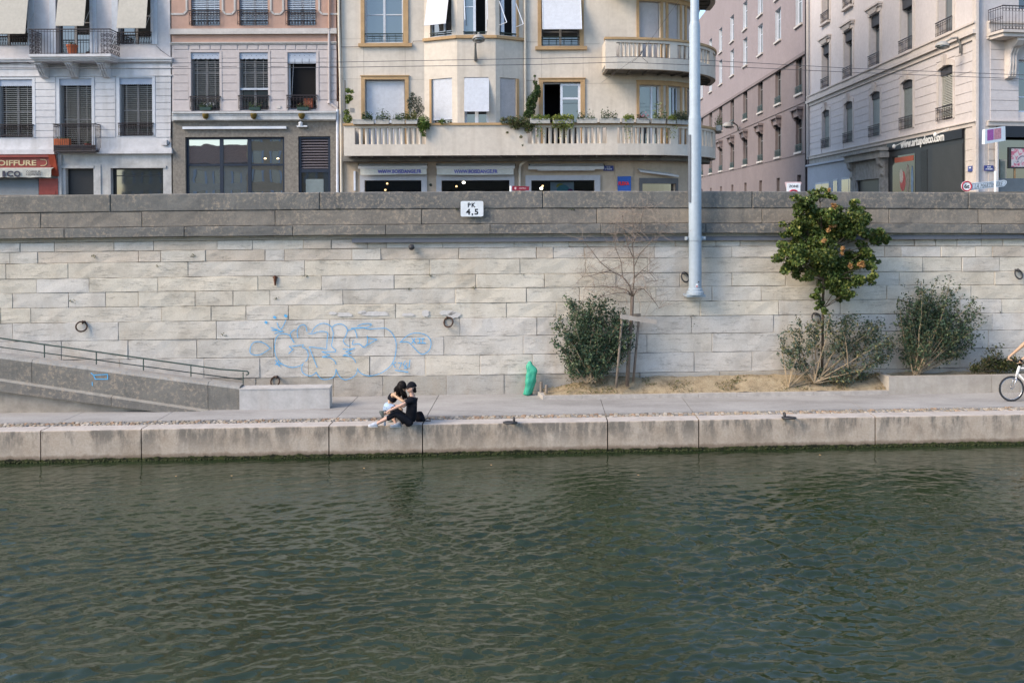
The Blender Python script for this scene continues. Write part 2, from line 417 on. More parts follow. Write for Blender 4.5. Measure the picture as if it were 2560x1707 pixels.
# ---- street level ground and beyond
ASPH = paint('street_asphalt', (.055, .055, .057), .9, .3, 3, .2)
mb = MB(); mb.mbox(Q, -60, 60, 1.0, 3.2, 5.0, ROAD_Z + .10); struct(mb.build('quay_pavement', paint('pavement_concrete', (.30, .29, .28), .9, .2, 2, .1)))
mb = MB(); p = [Q(-60, 3.2, ROAD_Z), Q(60, 3.2, ROAD_Z), Vector((700, 1500, ROAD_Z)), Vector((-700, 1500, ROAD_Z))]
mb.add(p, [(0, 1, 2, 3)]); struct(mb.build('street', ASPH))
mb = MB(); mb.box(-60, 8.2, FAC_Y - 2.2, FAC_Y + 1, ROAD_Z - .2, ROAD_Z + .12); mb.box(16.6, 60, FAC_Y - 2.2, FAC_Y + 8, ROAD_Z - .2, ROAD_Z + .12)
struct(mb.build('far_pavement', MATS['pavement_concrete']))
# river bed / ground sheet under everything
mb = MB(); mb.quad((-700, -700, -1.6), (700, -700, -1.6), (700, 1500, -1.6), (-700, 1500, -1.6)); struct(mb.build('ground', paint('river_mud', (.05, .05, .035), .95)))

# ---- low quay: edge blocks, cobbles, path
CURBV = qv(Vector((0, CURB_Y, 0)))[1]
def edge_mat():
    m, nt, b = nodes_of('quay_edge_stone')
    pos = N(nt, 'ShaderNodeNewGeometry').outputs['Position']; sx = N(nt, 'ShaderNodeSeparateXYZ'); L(nt, pos, sx.inputs[0]); z = sx.outputs[2]
    f = tex_noise(nt, 1.6, 6, .68)
    col = ramp(nt, f, [(.28, (.34, .275, .215)), (.5, (.46, .385, .315)), (.72, (.52, .455, .39))])
    st = tex_noise(nt, 1, 6, .72, stretch=(2.6, 2.6, .8))
    up = N(nt, 'ShaderNodeMapRange'); L(nt, z, up.inputs[0]); up.inputs[1].default_value = .08; up.inputs[2].default_value = .6
    upf = math_n(nt, 'MULTIPLY', ramp(nt, st, [(.45, (0, 0, 0)), (.57, (1, 1, 1))]), up.outputs[0])
    col = mixc(nt, math_n(nt, 'MULTIPLY', upf, .8), col, (.15, .14, .125))
    sp = tex_noise(nt, 24, 4, .7); col = mixc(nt, 1.0, col, ramp(nt, sp, [(.3, (.85, .84, .82)), (.65, (1.06,) * 3)]), 'MULTIPLY')
    wn = tex_noise(nt, 5, 5, .7); zz = math_n(nt, 'SUBTRACT', z, math_n(nt, 'MULTIPLY', wn, .16))
    r1 = N(nt, 'ShaderNodeMapRange'); L(nt, zz, r1.inputs[0]); r1.inputs[1].default_value = .10; r1.inputs[2].default_value = .045
    col = mixc(nt, math_n(nt, 'MULTIPLY', r1.outputs[0], .7), col, (.16, .115, .08))
    r2 = N(nt, 'ShaderNodeMapRange'); L(nt, zz, r2.inputs[0]); r2.inputs[1].default_value = .02; r2.inputs[2].default_value = -.01
    gn = tex_noise(nt, 8, 4, .6)
    col = mixc(nt, r2.outputs[0], col, ramp(nt, gn, [(.4, (.012, .014, .008)), (.65, (.05, .06, .018))]))
    L(nt, col, b.inputs['Base Color']); b.inputs['Roughness'].default_value = .8; b.inputs['Specular IOR Level'].default_value = .2
    bump(nt, b, tex_noise(nt, 18, 6, .72), .35, .02)
    return m
EDGE = edge_mat()
CAPTOP = paint('quay_cap_stone', (.47, .43, .395), .8, .16, 2.5, .15)
JPX = [352.8, 822, 1056, 1519, 1747, 2188]
ju = [on_q(x, 1075, CURBV)[0] for x in JPX]
ju = [ju[0] - 4.6, ju[0] - 2.3] + ju + [ju[-1] + 4.5, ju[-1] + 7, ju[-1] + 11.5]
ju = [-40, -30, -24] + [j for j in ju if j > -23] + [30, 40]
CAPW = .42; SK = .087      # joints run a little askew
mb = MB()
for a, b_ in zip(ju, ju[1:]):
    a += .014; b_ -= .014; n = 6
    for i in range(n):
        p0 = a + (b_ - a) * i / n; p1 = a + (b_ - a) * (i + 1) / n; ch = .03
        v0 = CURBV
        sec = [(v0, -1.2), (v0, .2), (v0, PATH_Z - ch), (v0 + ch * .3, PATH_Z - ch * .3), (v0 + ch, PATH_Z), (v0 + CAPW, PATH_Z), (v0 + CAPW, .4)]
        vs = [Q(u + SK * (v - v0), v, z) for u in (p0, p1) for v, z in sec]; k = len(sec)
        fs = [(j, k + j, k + j + 1, j + 1) for j in range(k - 1)]
        for fi, f_ in enumerate(fs): mb.add([vs[q] for q in f_], [(0, 1, 2, 3)], 1 if fi >= 3 else 0)
        if i == 0: mb.add(vs[:k], [tuple(range(k))], 0)
        if i == n - 1: mb.add(vs[k:], [tuple(range(k - 1, -1, -1))], 0)
mb.mbox(Q, -40, 40, CURBV + .12, CURBV + CAPW - .01, -1.2, PATH_Z - .12, 2)
struct(mb.build('quay_edge', [EDGE, CAPTOP, paint('joint_dark', (.02, .02, .017), .95)]))
mb = MB()
ALG = paint('waterline_moss', (.035, .042, .016), .9, .6, 7, .5)
for i in range(1500):
    u = random.uniform(-14, 15); s_ = random.uniform(.010, .028)
    mb.ball(Q(u, CURBV - random.uniform(0, .015), random.uniform(-.02, .045) * random.random() ** .6), s_, 5, 0, (1.6, .6, .8))
a_ = mb.build('moss', ALG, smooth=True); a_['kind'] = 'stuff'
COBV0, COBV1 = CURBV + CAPW, CURBV + CAPW + .40
mb = MB(); u = -22.0
pal = [(.36,.30,.23), (.30,.28,.25), (.42,.37,.30), (.26,.25,.24), (.48,.43,.37), (.38,.27,.19)]
while u < 22:
    wd = random.uniform(.07, .12); ln = .0; v = COBV0 + .015
    while v < COBV1 - .05:
        dv = random.uniform(.10, .17); dv = min(dv, COBV1 - v)
        h = PATH_Z + random.uniform(-.015, .012); kk = random.uniform(.7, 1.15); c = tuple(x * kk for x in random.choice(pal)); g = .012
        vs = [Q(u + x * (wd - g) + .25 * (v - COBV0), v + y * (dv - g), z) for z in (0, 1) for y in (0, 1) for x in (0, 1)]
        ctr = sum((Vector(q) for q in vs), Vector()) / 8
        for i, q in enumerate(vs):
            q.z = h - .05 if i < 4 else h
            if i >= 4: q.x = ctr.x + (q.x - ctr.x) * .72; q.y = ctr.y + (q.y - ctr.y) * .78
        mb.add(vs, [(4, 5, 7, 6), (0, 1, 5, 4), (2, 6, 7, 3), (0, 4, 6, 2), (1, 3, 7, 5)], 0, c)
        v += dv
    u += wd
ob = mb.build('cobble_strip', attr_mat('cobblestone', .85, .2, .2, 20, .2, 40), tint=True); struct(ob)
mb = MB(); mb.mbox(Q, -60, 60, COBV0 - .02, COBV1 + .02, .2, PATH_Z - .035); struct(mb.build('cobble_bed', paint('cobble_sand', (.17, .15, .125), .95, .3, 5)))
def path_mat():
    m, nt, b = nodes_of('worn_concrete_path')
    f = tex_noise(nt, .9, 6, .68, stretch=(.6, 1.4, 1)); g = tex_noise(nt, 30, 4, .7)
    col = ramp(nt, f, [(.28, (.255, .245, .235)), (.5, (.345, .335, .325)), (.75, (.42, .41, .395))])
    col = mixc(nt, 1.0, col, ramp(nt, g, [(.3, (.86,) * 3), (.65, (1.06,) * 3)]), 'MULTIPLY')
    d = tex_noise(nt, 1, 4, .6, stretch=(.5, 1.6, 1)); col = mixc(nt, math_n(nt, 'MULTIPLY', ramp(nt, d, [(.6, (0, 0, 0)), (.75, (1, 1, 1))]), .35), col, (.24, .215, .185))
    L(nt, col, b.inputs['Base Color']); b.inputs['Roughness'].default_value = .85; b.inputs['Specular IOR Level'].default_value = .2
    bump(nt, b, g, .15, .01); return m
PATHM = path_mat()
mb = MB(); pj = [-40] + [j for j in ju if -25 < j < 25] + [40]
for a, b_ in zip(pj, pj[1:]):
    v0, v1 = COBV1, .06
    vs = [Q(a + .008 + SK * (v0 - CURBV), v0, PATH_Z), Q(b_ - .008 + SK * (v0 - CURBV), v0, PATH_Z), Q(b_ - .008 + SK * (v1 - CURBV), v1, PATH_Z), Q(a + .008 + SK * (v1 - CURBV), v1, PATH_Z)]
    mb.prism(vs, (0, 0, -.12))
struct(mb.build('path', PATHM))
mb = MB(); mb.mbox(Q, -60, 60, COBV1 - .01, .06, -.5, PATH_Z - .03); struct(mb.build('path_bed', MORTAR))
# ================================================================== BUILDINGS: generic pieces
CMI = CM.inverted()
def proj(p):
    q = CMI @ (Vector(p) - EYE); return (W / 2 + q.x / -q.z * FPX, H / 2 - (q.y / -q.z - SY * W / FPX) * FPX)
class Plane:                       # an upright facade plane: a along it, z up, d out of it
    def __init__(s, p0, t):
        s.p = Vector((p0[0], p0[1], 0)); s.t = Vector((t[0], t[1], 0)).normalized(); s.n = Vector((s.t.y, -s.t.x, 0)); s.sub = 0
    def M(s, a, z, d=0): p = s.p + s.t * a + s.n * d; return Vector((p.x, p.y, z))
    def at(s, px, py, d=0):
        r = ray(px, py); o = s.p + s.n * d
        k = (o - EYE).dot(s.n) / r.dot(s.n); q = EYE + r * k
        return (q - s.p).dot(s.t), q.z
class Curved:                      # straight until s0, then round a corner of radius rad
    def __init__(s, s0, rad, depth=None): s.s0 = s0; s.rad = rad; s.sub = 1; s.dep = depth
    def D(s, a, d):
        return d + (s.dep(a) if s.dep else 0)
    def M(s, a, z, d=0):
        d = s.D(a, d)
        if a <= s.s0: return Vector((a, FAC_Y - d, z))
        t = min((a - s.s0) / s.rad, math.pi / 2); ex = max(0, (a - s.s0) - s.rad * math.pi / 2); r = s.rad + d
        return Vector((s.s0 + r * math.sin(t), FAC_Y + s.rad - r * math.cos(t) + ex, z))
    def at(s, px, py, d=0):
        lo, hi = -30.0, s.s0 + s.rad * 1.5
        for _ in range(40):
            m = (lo + hi) / 2; p = s.M(m, 8, d)
            if proj(p)[0] < px: lo = m
            else: hi = m
        p = s.M(lo, 8, d); r = ray(px, py); k = math.hypot(p.x, p.y) / math.hypot(r.x, r.y)
        return lo, EYE.z + r.z * k
def rect(pl, off, x0, y0, x1, y1, d=0):
    xm, ym = (x0 + x1) / 2, (y0 + y1) / 2
    A0 = pl.at(off + x0 * K, ym * K, d)[0]; A1 = pl.at(off + x1 * K, ym * K, d)[0]
    Z1 = pl.at(off + xm * K, y0 * K, d)[1]; Z0 = pl.at(off + xm * K, y1 * K, d)[1]
    return A0, A1, Z0, Z1
def pbox(mb, pl, a0, a1, z0, z1, d0, d1, m=0, col=None):
    n = max(1, int((a1 - a0) / .25)) if pl.sub else 1
    return mb.mbox(lambda a, d, z: pl.M(a, z, d), a0, a1, d0, d1, z0, z1, m, n, col)
def pxbox(mb, pl, off, x0, y0, x1, y1, d0, d1, m=0):
    a0, a1, z0, z1 = rect(pl, off, x0, y0, x1, y1, d1); return pbox(mb, pl, a0, a1, z0, z1, d0, d1, m)
def wallgrid(mb, pl, a0, a1, z0, z1, holes, reveal=.2, m=0, mr=None, d=0):
    mr = m if mr is None else mr
    xs = {a0, a1}; zs = {z0, z1}
    for h in holes: xs |= {min(max(h[0], a0), a1), min(max(h[1], a0), a1)}; zs |= {h[2], h[3]}
    xs = sorted(xs); zs = sorted(q for q in zs if z0 <= q <= z1)
    if pl.sub:
        nx = []
        for p, q in zip(xs, xs[1:]):
            k = max(1, int((q - p) / .25)); nx += [p + (q - p) * i / k for i in range(k)]
        xs = nx + [xs[-1]]
    for p, q in zip(xs, xs[1:]):
        for r, s_ in zip(zs, zs[1:]):
            cx, cz = (p + q) / 2, (r + s_) / 2
            if any(h[0] < cx < h[1] and h[2] < cz < h[3] for h in holes): continue
            mb.quad(pl.M(p, r, d), pl.M(q, r, d), pl.M(q, s_, d), pl.M(p, s_, d), m)
    for h in holes:
        k = max(1, int((h[1] - h[0]) / .25)) if pl.sub else 1
        for zz in (h[2], h[3]):
            for i in range(k):
                p = h[0] + (h[1] - h[0]) * i / k; q = h[0] + (h[1] - h[0]) * (i + 1) / k
                mb.quad(pl.M(p, zz, d), pl.M(q, zz, d), pl.M(q, zz, d - reveal), pl.M(p, zz, d - reveal), mr)
        for aa in (h[0], h[1]):
            mb.quad(pl.M(aa, h[2], d), pl.M(aa, h[3], d), pl.M(aa, h[3], d - reveal), pl.M(aa, h[2], d - reveal), mr)
def glass_mat(name, c, rough=.025):
    if name in MATS: return MATS[name]
    m, nt, b = nodes_of(name); b.inputs['Base Color'].default_value = (*c, 1); b.inputs['Roughness'].default_value = rough
    b.inputs['Specular IOR Level'].default_value = .9; b.inputs['IOR'].default_value = 1.8
    bump(nt, b, tex_noise(nt, .9, 2, .4), .04, .05); MATS[name] = m; return m
GLASS = glass_mat('window_glass', (.012, .015, .018))
DARKGLASS = glass_mat('shaded_blind_glass', (.006, .007, .008), .1); DARKGLASS.node_tree.nodes['Principled BSDF'].inputs['IOR'].default_value = 1.25
GLASS_PALE = glass_mat('curtained_glass', (.10, .13, .15), .1)
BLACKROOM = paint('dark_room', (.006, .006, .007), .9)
IRON = paint('wrought_iron', (.024, .017, .022), .5, .2, 4, spec=.4)
def window(root, pl, h, fm, pm=None, recess=.16, fw=.055, vm=(.5,), hm=(), label=None):
    a0, a1, z0, z1 = h; mb = MB(); d1 = -recess; d0 = d1 - .06
    pbox(mb, pl, a0, a0 + fw, z0, z1, d0, d1); pbox(mb, pl, a1 - fw, a1, z0, z1, d0, d1)
    pbox(mb, pl, a0 + fw, a1 - fw, z0, z0 + fw, d0, d1 - .004); pbox(mb, pl, a0 + fw, a1 - fw, z1 - fw, z1, d0, d1 - .004)
    for q in vm: c = a0 + (a1 - a0) * q; pbox(mb, pl, c - fw * .75, c + fw * .75, z0 + fw, z1 - fw, d0, d1 + .01)
    for q in hm: c = z0 + (z1 - z0) * q; pbox(mb, pl, a0 + fw, a1 - fw, c - fw * .35, c + fw * .35, d0 + .01, d1 - .008)
    w = mb.build('window', fm, root)
    if label: w['label'] = label
    if pm is not None:
        g = MB(); n = max(1, int((a1 - a0) / .25)) if pl.sub else 1
        for i in range(n):
            p = a0 + (a1 - a0) * i / n; q = a0 + (a1 - a0) * (i + 1) / n
            g.quad(pl.M(p, z0, d0 + .025), pl.M(q, z0, d0 + .025), pl.M(q, z1, d0 + .025), pl.M(p, z1, d0 + .025))
        g.build('pane', pm, w)
    return w
def slats(parent, pl, a0, a1, z0, z1, d, mat_, pitch=.055, name='blind', tilt=.03, thick=.006, cords=2, sag_=0.0):
    mb = MB(); n = int((z1 - z0) / pitch)
    for i in range(n):
        z = z1 - (i + .5) * pitch; dz = random.uniform(-.004, .004)
        vs = [pl.M(a0, z - tilt / 2 + dz, d + .018), pl.M(a1, z - tilt / 2 - dz, d + .018), pl.M(a1, z + tilt / 2 - dz, d - .018), pl.M(a0, z + tilt / 2 + dz, d - .018)]
        mb.prism(vs, (0, 0, thick))
    for q in range(cords):
        a = a0 + (a1 - a0) * (.18 + .64 * q / max(1, cords - 1)); pbox(mb, pl, a - .006, a + .006, z0, z1, d - .004, d + .004)
    return mb.build(name, mat_, parent)
def valance(parent, pl, a0, a1, z0, z1, d, mat_, holes=False, n=16):
    mb = MB(); pts = [pl.M(a0, z1, d)]; bot = []
    for i in range(n * 4 + 1):
        t = i / (n * 4); bot.append(pl.M(a0 + (a1 - a0) * t, z0 - .025 * abs(math.sin(math.pi * n * t)), d))
    mb.prism([pl.M(a0, z1, d)] + bot + [pl.M(a1, z1, d)], pl.n * -.008)
    if holes:
        for i in range(6):
            a = a0 + (a1 - a0) * (i + .5) / 6; mb.lathe([(.014, 0), (.014, .003)], pl.M(a, (z0 + z1) / 2, d), 6, 1, pl.n)
    return mb.build('valance', [mat_, BLACKROOM], parent)
def railing(root, pl, a0, a1, z0, z1, d, mat_=None, step=.11, scroll=True, name='railing', r=.010, feet=True, side=None):
    mat_ = mat_ or IRON; mb = MB(); h = z1 - z0
    def bar(p, q, rr=r, n=5): mb.tube([p, q], rr, n)
    sides = [(lambda a: (a, d), a0, a1)]
    def P(a, z): return pl.M(a, z, d)
    pbox(mb, pl, a0 - .02, a1 + .02, z1 - .035, z1, d - .025, d + .025)
    bar(P(a0, z0 + .04), P(a1, z0 + .04)); bar(P(a0, z1 - .11), P(a1, z1 - .11))
    n = max(2, round((a1 - a0) / step))
    for i in range(n + 1):
        a = a0 + (a1 - a0) * i / n; bar(P(a, z0), P(a, z1 - .02), r * .85)
    if scroll:
        for i in range(n):
            a = a0 + (a1 - a0) * (i + .5) / n
            rr = min(step * .42, h * .2)
            for zz in ((z0 + .04 + rr, z1 - .11 - rr) if h > .35 else ((z0 + z1) / 2 - .03,)):
                mb.torus(P(a, zz), pl.n, rr, .007, 10, 4)
    if side:                        # returns back to the wall at both ends
        for a in (a0, a1):
            m_ = max(2, round(side / step))
            for i in range(1, m_ + 1):
                p = pl.M(a, z0, d - side * i / m_); q = pl.M(a, z1 - .02, d - side * i / m_); bar(p, q, r * .85)
                if scroll: mb.torus(pl.M(a, (z0 + z1) / 2, d - side * (i - .5) / m_), pl.t, step * .4, .007, 10, 4)
            bar(pl.M(a, z1 - .02, d), pl.M(a, z1 - .02, d - side), .02); bar(pl.M(a, z0 + .04, d), pl.M(a, z0 + .04, d - side)); bar(pl.M(a, z1 - .11, d), pl.M(a, z1 - .11, d - side))
    return mb.build(name, mat_, root)
def shell(root, x0, x1, y1, z1, mat_, pl, a0, a1, roofm):       # rear, sides and roof behind a facade
    p, q = pl.M(a0, 0), pl.M(a1, 0); b = Vector((pl.n.x, pl.n.y, 0)) * -y1; mb = MB()
    def up(v, z): return (v.x, v.y, z)
    for s_, e in ((p, p + b), (p + b, q + b), (q + b, q)): mb.quad(up(s_, ROAD_Z - .3), up(e, ROAD_Z - .3), up(e, z1), up(s_, z1))
    mb.build('side_wall', mat_, root)
    r = MB(); r.prism([up(p, z1), up(q, z1), up(q + b * .5, z1 + 2.2), up(p + b * .5, z1 + 2.2)], (0, 0, .15)); r.prism([up(p + b, z1), up(q + b, z1), up(q + b * .5, z1 + 2.2), up(p + b * .5, z1 + 2.2)], (0, 0, .15))
    r.build('roof', roofm, root)
ROOF = paint('clay_roof_tiles', (.24, .11, .07), .9, .35, 3)
def leafmat():
    m, nt, b = nodes_of('leaf'); a = N(nt, 'ShaderNodeAttribute', _attribute_name='tint')
    L(nt, a.outputs['Color'], b.inputs['Base Color']); b.inputs['Roughness'].default_value = .5; b.inputs['Specular IOR Level'].default_value = .3
    t = N(nt, 'ShaderNodeBsdfTranslucent'); L(nt, a.outputs['Color'], t.inputs['Color'])
    mx = N(nt, 'ShaderNodeMixShader'); mx.inputs[0].default_value = .22
    L(nt, b.outputs[0], mx.inputs[1]); L(nt, t.outputs[0], mx.inputs[2]); L(nt, mx.outputs[0], nt.nodes['Material Output'].inputs[0]); return m
LEAF = leafmat()
def leaves(name, C, size, pal, parent=None, wts=None, aspect=.6, up=.35, seed=1, origin=None, cols=None):
    """many small folded leaves at the points C"""
    g = np.random.default_rng(seed); C = np.asarray(C, float).reshape(-1, 3); n = len(C)
    nr = g.normal(size=(n, 3)); nr[:, 2] += up; nr[:, 1] -= .3; nr /= np.linalg.norm(nr, axis=1)[:, None]
    t = np.cross(nr, g.normal(size=(n, 3))); t /= np.linalg.norm(t, axis=1)[:, None]; b = np.cross(nr, t)
    s_ = size * g.uniform(.6, 1.3, n)[:, None]
    fold = nr * s_ * .16
    V = np.stack([C - t * s_ * .5, C + b * s_ * aspect * .5 + fold, C + t * s_ * .5, C - b * s_ * aspect * .5 + fold], 1)
    o = np.array(parent['_w'] if parent is not None else (origin if origin is not None else (0, 0, 0)))
    V = (V - o).reshape(-1, 3)
    idx = np.arange(n)[:, None] * 4; F = np.concatenate([np.concatenate([idx, idx + 1, idx + 2], 1), np.concatenate([idx, idx + 2, idx + 3], 1)], 1).reshape(-1, 3)
    me = bpy.data.meshes.new(name); me.vertices.add(len(V)); me.vertices.foreach_set('co', V.astype(np.float32).ravel())
    me.loops.add(F.size); me.loops.foreach_set('vertex_index', F.astype(np.int32).ravel())
    me.polygons.add(len(F)); me.polygons.foreach_set('loop_start', np.arange(0, F.size, 3, dtype=np.int32)); me.update()
    pal = np.array(pal, float)
    if cols is None: cols = pal[g.choice(len(pal), n, p=wts)] * g.uniform(.7, 1.3, n)[:, None]
    at = me.color_attributes.new('tint', 'FLOAT_COLOR', 'CORNER')
    arr = np.concatenate([np.repeat(cols, 6, axis=0), np.ones((n * 6, 1))], 1).astype(np.float32); at.data.foreach_set('color', arr.ravel())
    me.materials.append(LEAF); ob = bpy.data.objects.new(name, me); COL.objects.link(ob); ob['_w'] = tuple(float(q) for q in o)
    if parent is not None: ob.parent = parent
    else: ob.location = Vector([float(q) for q in o])
    return ob
def clump(c, r, n, g, sc=(1, 1, 1), shell_=.5):
    v = g.normal(size=(n, 3)); v /= np.linalg.norm(v, axis=1)[:, None]
    return np.array(c) + v * (g.uniform(shell_ ** 3, 1, n) ** (1 / 3))[:, None] * r * np.array(sc)

# ================================================================== left white house
FACP = Plane((0, FAC_Y), (1, 0))
WHITE1 = paint('white_stucco', (.565, .565, .585), .8, .10, .7, .12, streak=.55, dirt=(.36, .35, .34))
WHITE2 = paint('blush_stucco', (.57, .535, .535), .8, .1, .7, .1, streak=.3, dirt=(.45, .42, .41))
STONEW = paint('pale_shopfront_stone', (.42, .42, .415), .85, .25, 2.5, .25, streak=.5, dirt=(.25, .25, .25))
FRAMEW = paint('pale_blue_trim', (.53, .555, .60), .6, .06)
FRAMEG = paint('grey_window_frame', (.22, .22, .23), .6, .1)
SLATD = paint('dark_blind_slats', (.32, .32, .33), .6, .15)
SLATB = paint('grey_blue_blind', (.42, .47, .55), .6, .12)
VALM = paint('blue_grey_valance', (.36, .41, .50), .6, .08)
CANVAS = paint('beige_awning_canvas', (.46, .435, .385), .85, .07, 2, .05)
REDP = paint('red_shop_paint', (.22, .04, .033), .45, .2, 3)
REDO = paint('orange_red_panel', (.30, .055, .028), .45, .15, 3)
TERRA = paint('terracotta', (.42, .11, .045), .8, .2, 6)
def flowers(name, parent, pl, a0, a1, z, d, n, size, pal, h=.15, seed=1, droop=0, depth=.1):
    g = np.random.default_rng(seed); C = []
    for i in range(n):
        a = g.uniform(a0, a1); k = g.random(); zz = z + h * k * g.random() - droop * g.random() * (g.random() < .5)
        C.append(pl.M(a, zz, d + g.uniform(-depth, depth) * (1 if droop == 0 else 1.2)))
    return leaves(name, C, size, pal, parent, seed=seed)
GREEN_D = [(.03, .055, .022), (.045, .075, .03), (.06, .09, .03)]
GREEN_L = [(.10, .17, .03), (.14, .20, .04), (.07, .12, .03)]
off = 0; o1 = off
TOPZ = 24.0
hw = thing('white_house', 'white town house with beige awnings, grooved first floor and a red hairdresser front', 'building', FACP.M(-17, ROAD_Z))
hA = {}
aL = rect(FACP, 0, -900, 0, -899, 100)[0]; aR = rect(FACP, 0, 1344, 0, 1345, 600)[1]
def hole(*r): return rect(FACP, off, *r)
w1 = [hole(-10, 625, 255, 1080), hole(470, 620, 720, 1190), hole(940, 612, 1195, 1068), hole(-520, 625, -265, 1080)]
w2 = [hole(-130, -420, 215, 362), hole(440, -420, 705, 425), hole(928, -420, 1182, 350), hole(-640, -420, -380, 350)]
zs3 = w2[2][3] + 1.2
w3 = [(h[0], h[1], zs3, zs3 + 2.2) for h in (w2[0], w2[1], w2[2], w2[3])]
w4 = [(h[0], h[1], zs3 + 3.3, zs3 + 5.3) for h in w3]
zc = rect(FACP, 0, 900, 455, 1300, 490)[2]; zb = rect(FACP, 0, 900, 1160, 1300, 1205)[2]
mb = MB(); wallgrid(mb, FACP, aL, aR, zb, zc, w1, .22, 0); mb.build('wall', WHITE1, hw)
mb = MB(); wallgrid(mb, FACP, aL, aR, zc, TOPZ, w2 + w3 + w4, .22, 0); mb.build('wall', WHITE2, hw)
door = hole(515, 1322, 735, 1770); shopw = hole(870, 1320, 1280, 1640)
mb = MB(); wallgrid(mb, FACP, aL, aR, ROAD_Z - .2, zb, [door, shopw], .3)
pxbox(mb, FACP, 0, 455, 1215, 482, 1770, .002, .07); pxbox(mb, FACP, 0, 735, 1290, 790, 1770, .002, .035)
pxbox(mb, FACP, 0, 482, 1300, 734, 1320, .002, .06); pxbox(mb, FACP, 0, 848, 1300, 1300, 1318, .002, .04); pxbox(mb, FACP, 0, 848, 1319, 868, 1640, .002, .04)
mb.build('ground_floor', STONEW, hw)
shell(hw, 0, 0, 12, TOPZ, WHITE2, FACP, aL, aR, ROOF)
for (x0, x1, ys) in ((275, 435, (652, 706, 760, 814, 868, 922, 974, 1028)), (745, 905, (652, 704, 758, 812, 864, 916, 968, 1022)), (1220, 1340, (650, 702, 755, 808, 860, 914, 968, 1020)), (-250, -30, (652, 706, 760, 814, 868, 922, 974, 1028))):
    ys = (600,) + ys + (1080,); mb = MB()      # raised courses with shadow gaps, pier by pier
    for ya, yb in zip(ys, ys[1:]): 
        r_ = rect(FACP, 0, x0, ya + 2.5, x1, yb - 2.5, .022); mb.bbox(r_[0], r_[1], FAC_Y - .022, FAC_Y, r_[2], r_[3], .008)
    mb.build('rustication', WHITE1, hw)
mb = MB()
for (y0, y1, d) in ((455, 468, .16), (468, 488, .11), (490, 500, .05), (532, 540, .04), (592, 601, .05)): pxbox(mb, FACP, 0, -900, y0, 1345, y1, 0, d)
for (y0, y1, d) in ((1160, 1172, .06), (1172, 1188, .12), (1188, 1205, .16)): pxbox(mb, FACP, 0, 752, y0, 1345, y1, 0, d)
for (y0, y1, d) in ((1160, 1174, .06), (1174, 1212, .22)): pxbox(mb, FACP, 0, -900, y0, 424, y1, 0, d)
mb.build('cornice', WHITE1, hw)
for i, h in enumerate(w1):
    mb = MB()
    for (a, b_, c, e) in ((h[0] - .12, h[0] - .003, h[2], h[3]), (h[1] + .003, h[1] + .12, h[2], h[3]), (h[0] - .12, h[1] + .12, h[3] + .003, h[3] + .07)): pbox(mb, FACP, a, b_, c, e, .0, .03)
    w = window(hw, FACP, h, FRAMEG, DARKGLASS, .2, .06, (.5,), (.45,)); mb.build('surround', FRAMEW, w)
    slats(w, FACP, h[0] + .01, h[1] - .01, h[2] + (.03 if i != 1 else .15), h[3] - .15, -.09, SLATD, .08, tilt=.008)
    valance(w, FACP, h[0], h[1], h[3] - .24, h[3], -.03, VALM)
    if i != 1: railing(hw, FACP, h[0] - .04, h[1] + .04, h[2] + .02, h[2] + .52, .06, step=.09)
for h in w2 + w3 + w4:
    mb = MB()
    for (a, b_) in ((h[0] - .26, h[0] - .12), (h[0] - .117, h[0] - .003), (h[1] + .003, h[1] + .117), (h[1] + .12, h[1] + .26)): pbox(mb, FACP, a, b_, h[2], h[3], 0, .05 if abs(a - h[0]) < .2 and a < h[0] or abs(b_ - h[1]) < .2 and a > h[0] else .03)
    w = window(hw, FACP, h, FRAMEG, GLASS, .2, .06, (.5,), (.3,)); mb.build('surround', FRAMEW, w)
for i, (x0, x1, yb, yt) in enumerate(((-130, 197, 262, -330), (434, 657, 200, -330), (914, 1142, 218, -330), (-640, -390, 200, -330))):
    a0, a1, z0, _ = rect(FACP, 0, x0, yb - 40, x1, yb, .62); zt = rect(FACP, 0, x0, yt, x1, yt + 5)[3]
    mb = MB(); n = 8; vs = []
    for j in range(n + 1):
        t = j / n; d = .02 + .60 * t + .03 * math.sin(math.pi * t); vs.append((d, zt + (z0 - zt) * t))
    for (d0, za), (d1, zb_) in zip(vs, vs[1:]):
        mb.add([FACP.M(a0, za, d0), FACP.M(a1, za, d0), FACP.M(a1, zb_, d1), FACP.M(a0, zb_, d1), FACP.M(a0, za - .004, d0 - .01), FACP.M(a1, za - .004, d0 - .01), FACP.M(a1, zb_ - .004, d1 - .01), FACP.M(a0, zb_ - .004, d1 - .01)], [(0, 1, 2, 3), (7, 6, 5, 4), (0, 3, 7, 4), (1, 5, 6, 2)])
    pbox(mb, FACP, a0, a1, z0 - .03, z0, .605, .635)
    for a in (a0 + .02, a1 - .02): mb.tube([FACP.M(a, z0, .61), FACP.M(a + (.05 if a > (a0 + a1) / 2 else -.02), z0 + .9, .02)], .008, 5)
    mb.build('awning', CANVAS, hw)
    if i in (0, 2): h = w2[i]; railing(hw, FACP, h[0] - .03, h[1] + .03, h[2] + .01, h[2] + .48, .06, step=.10)
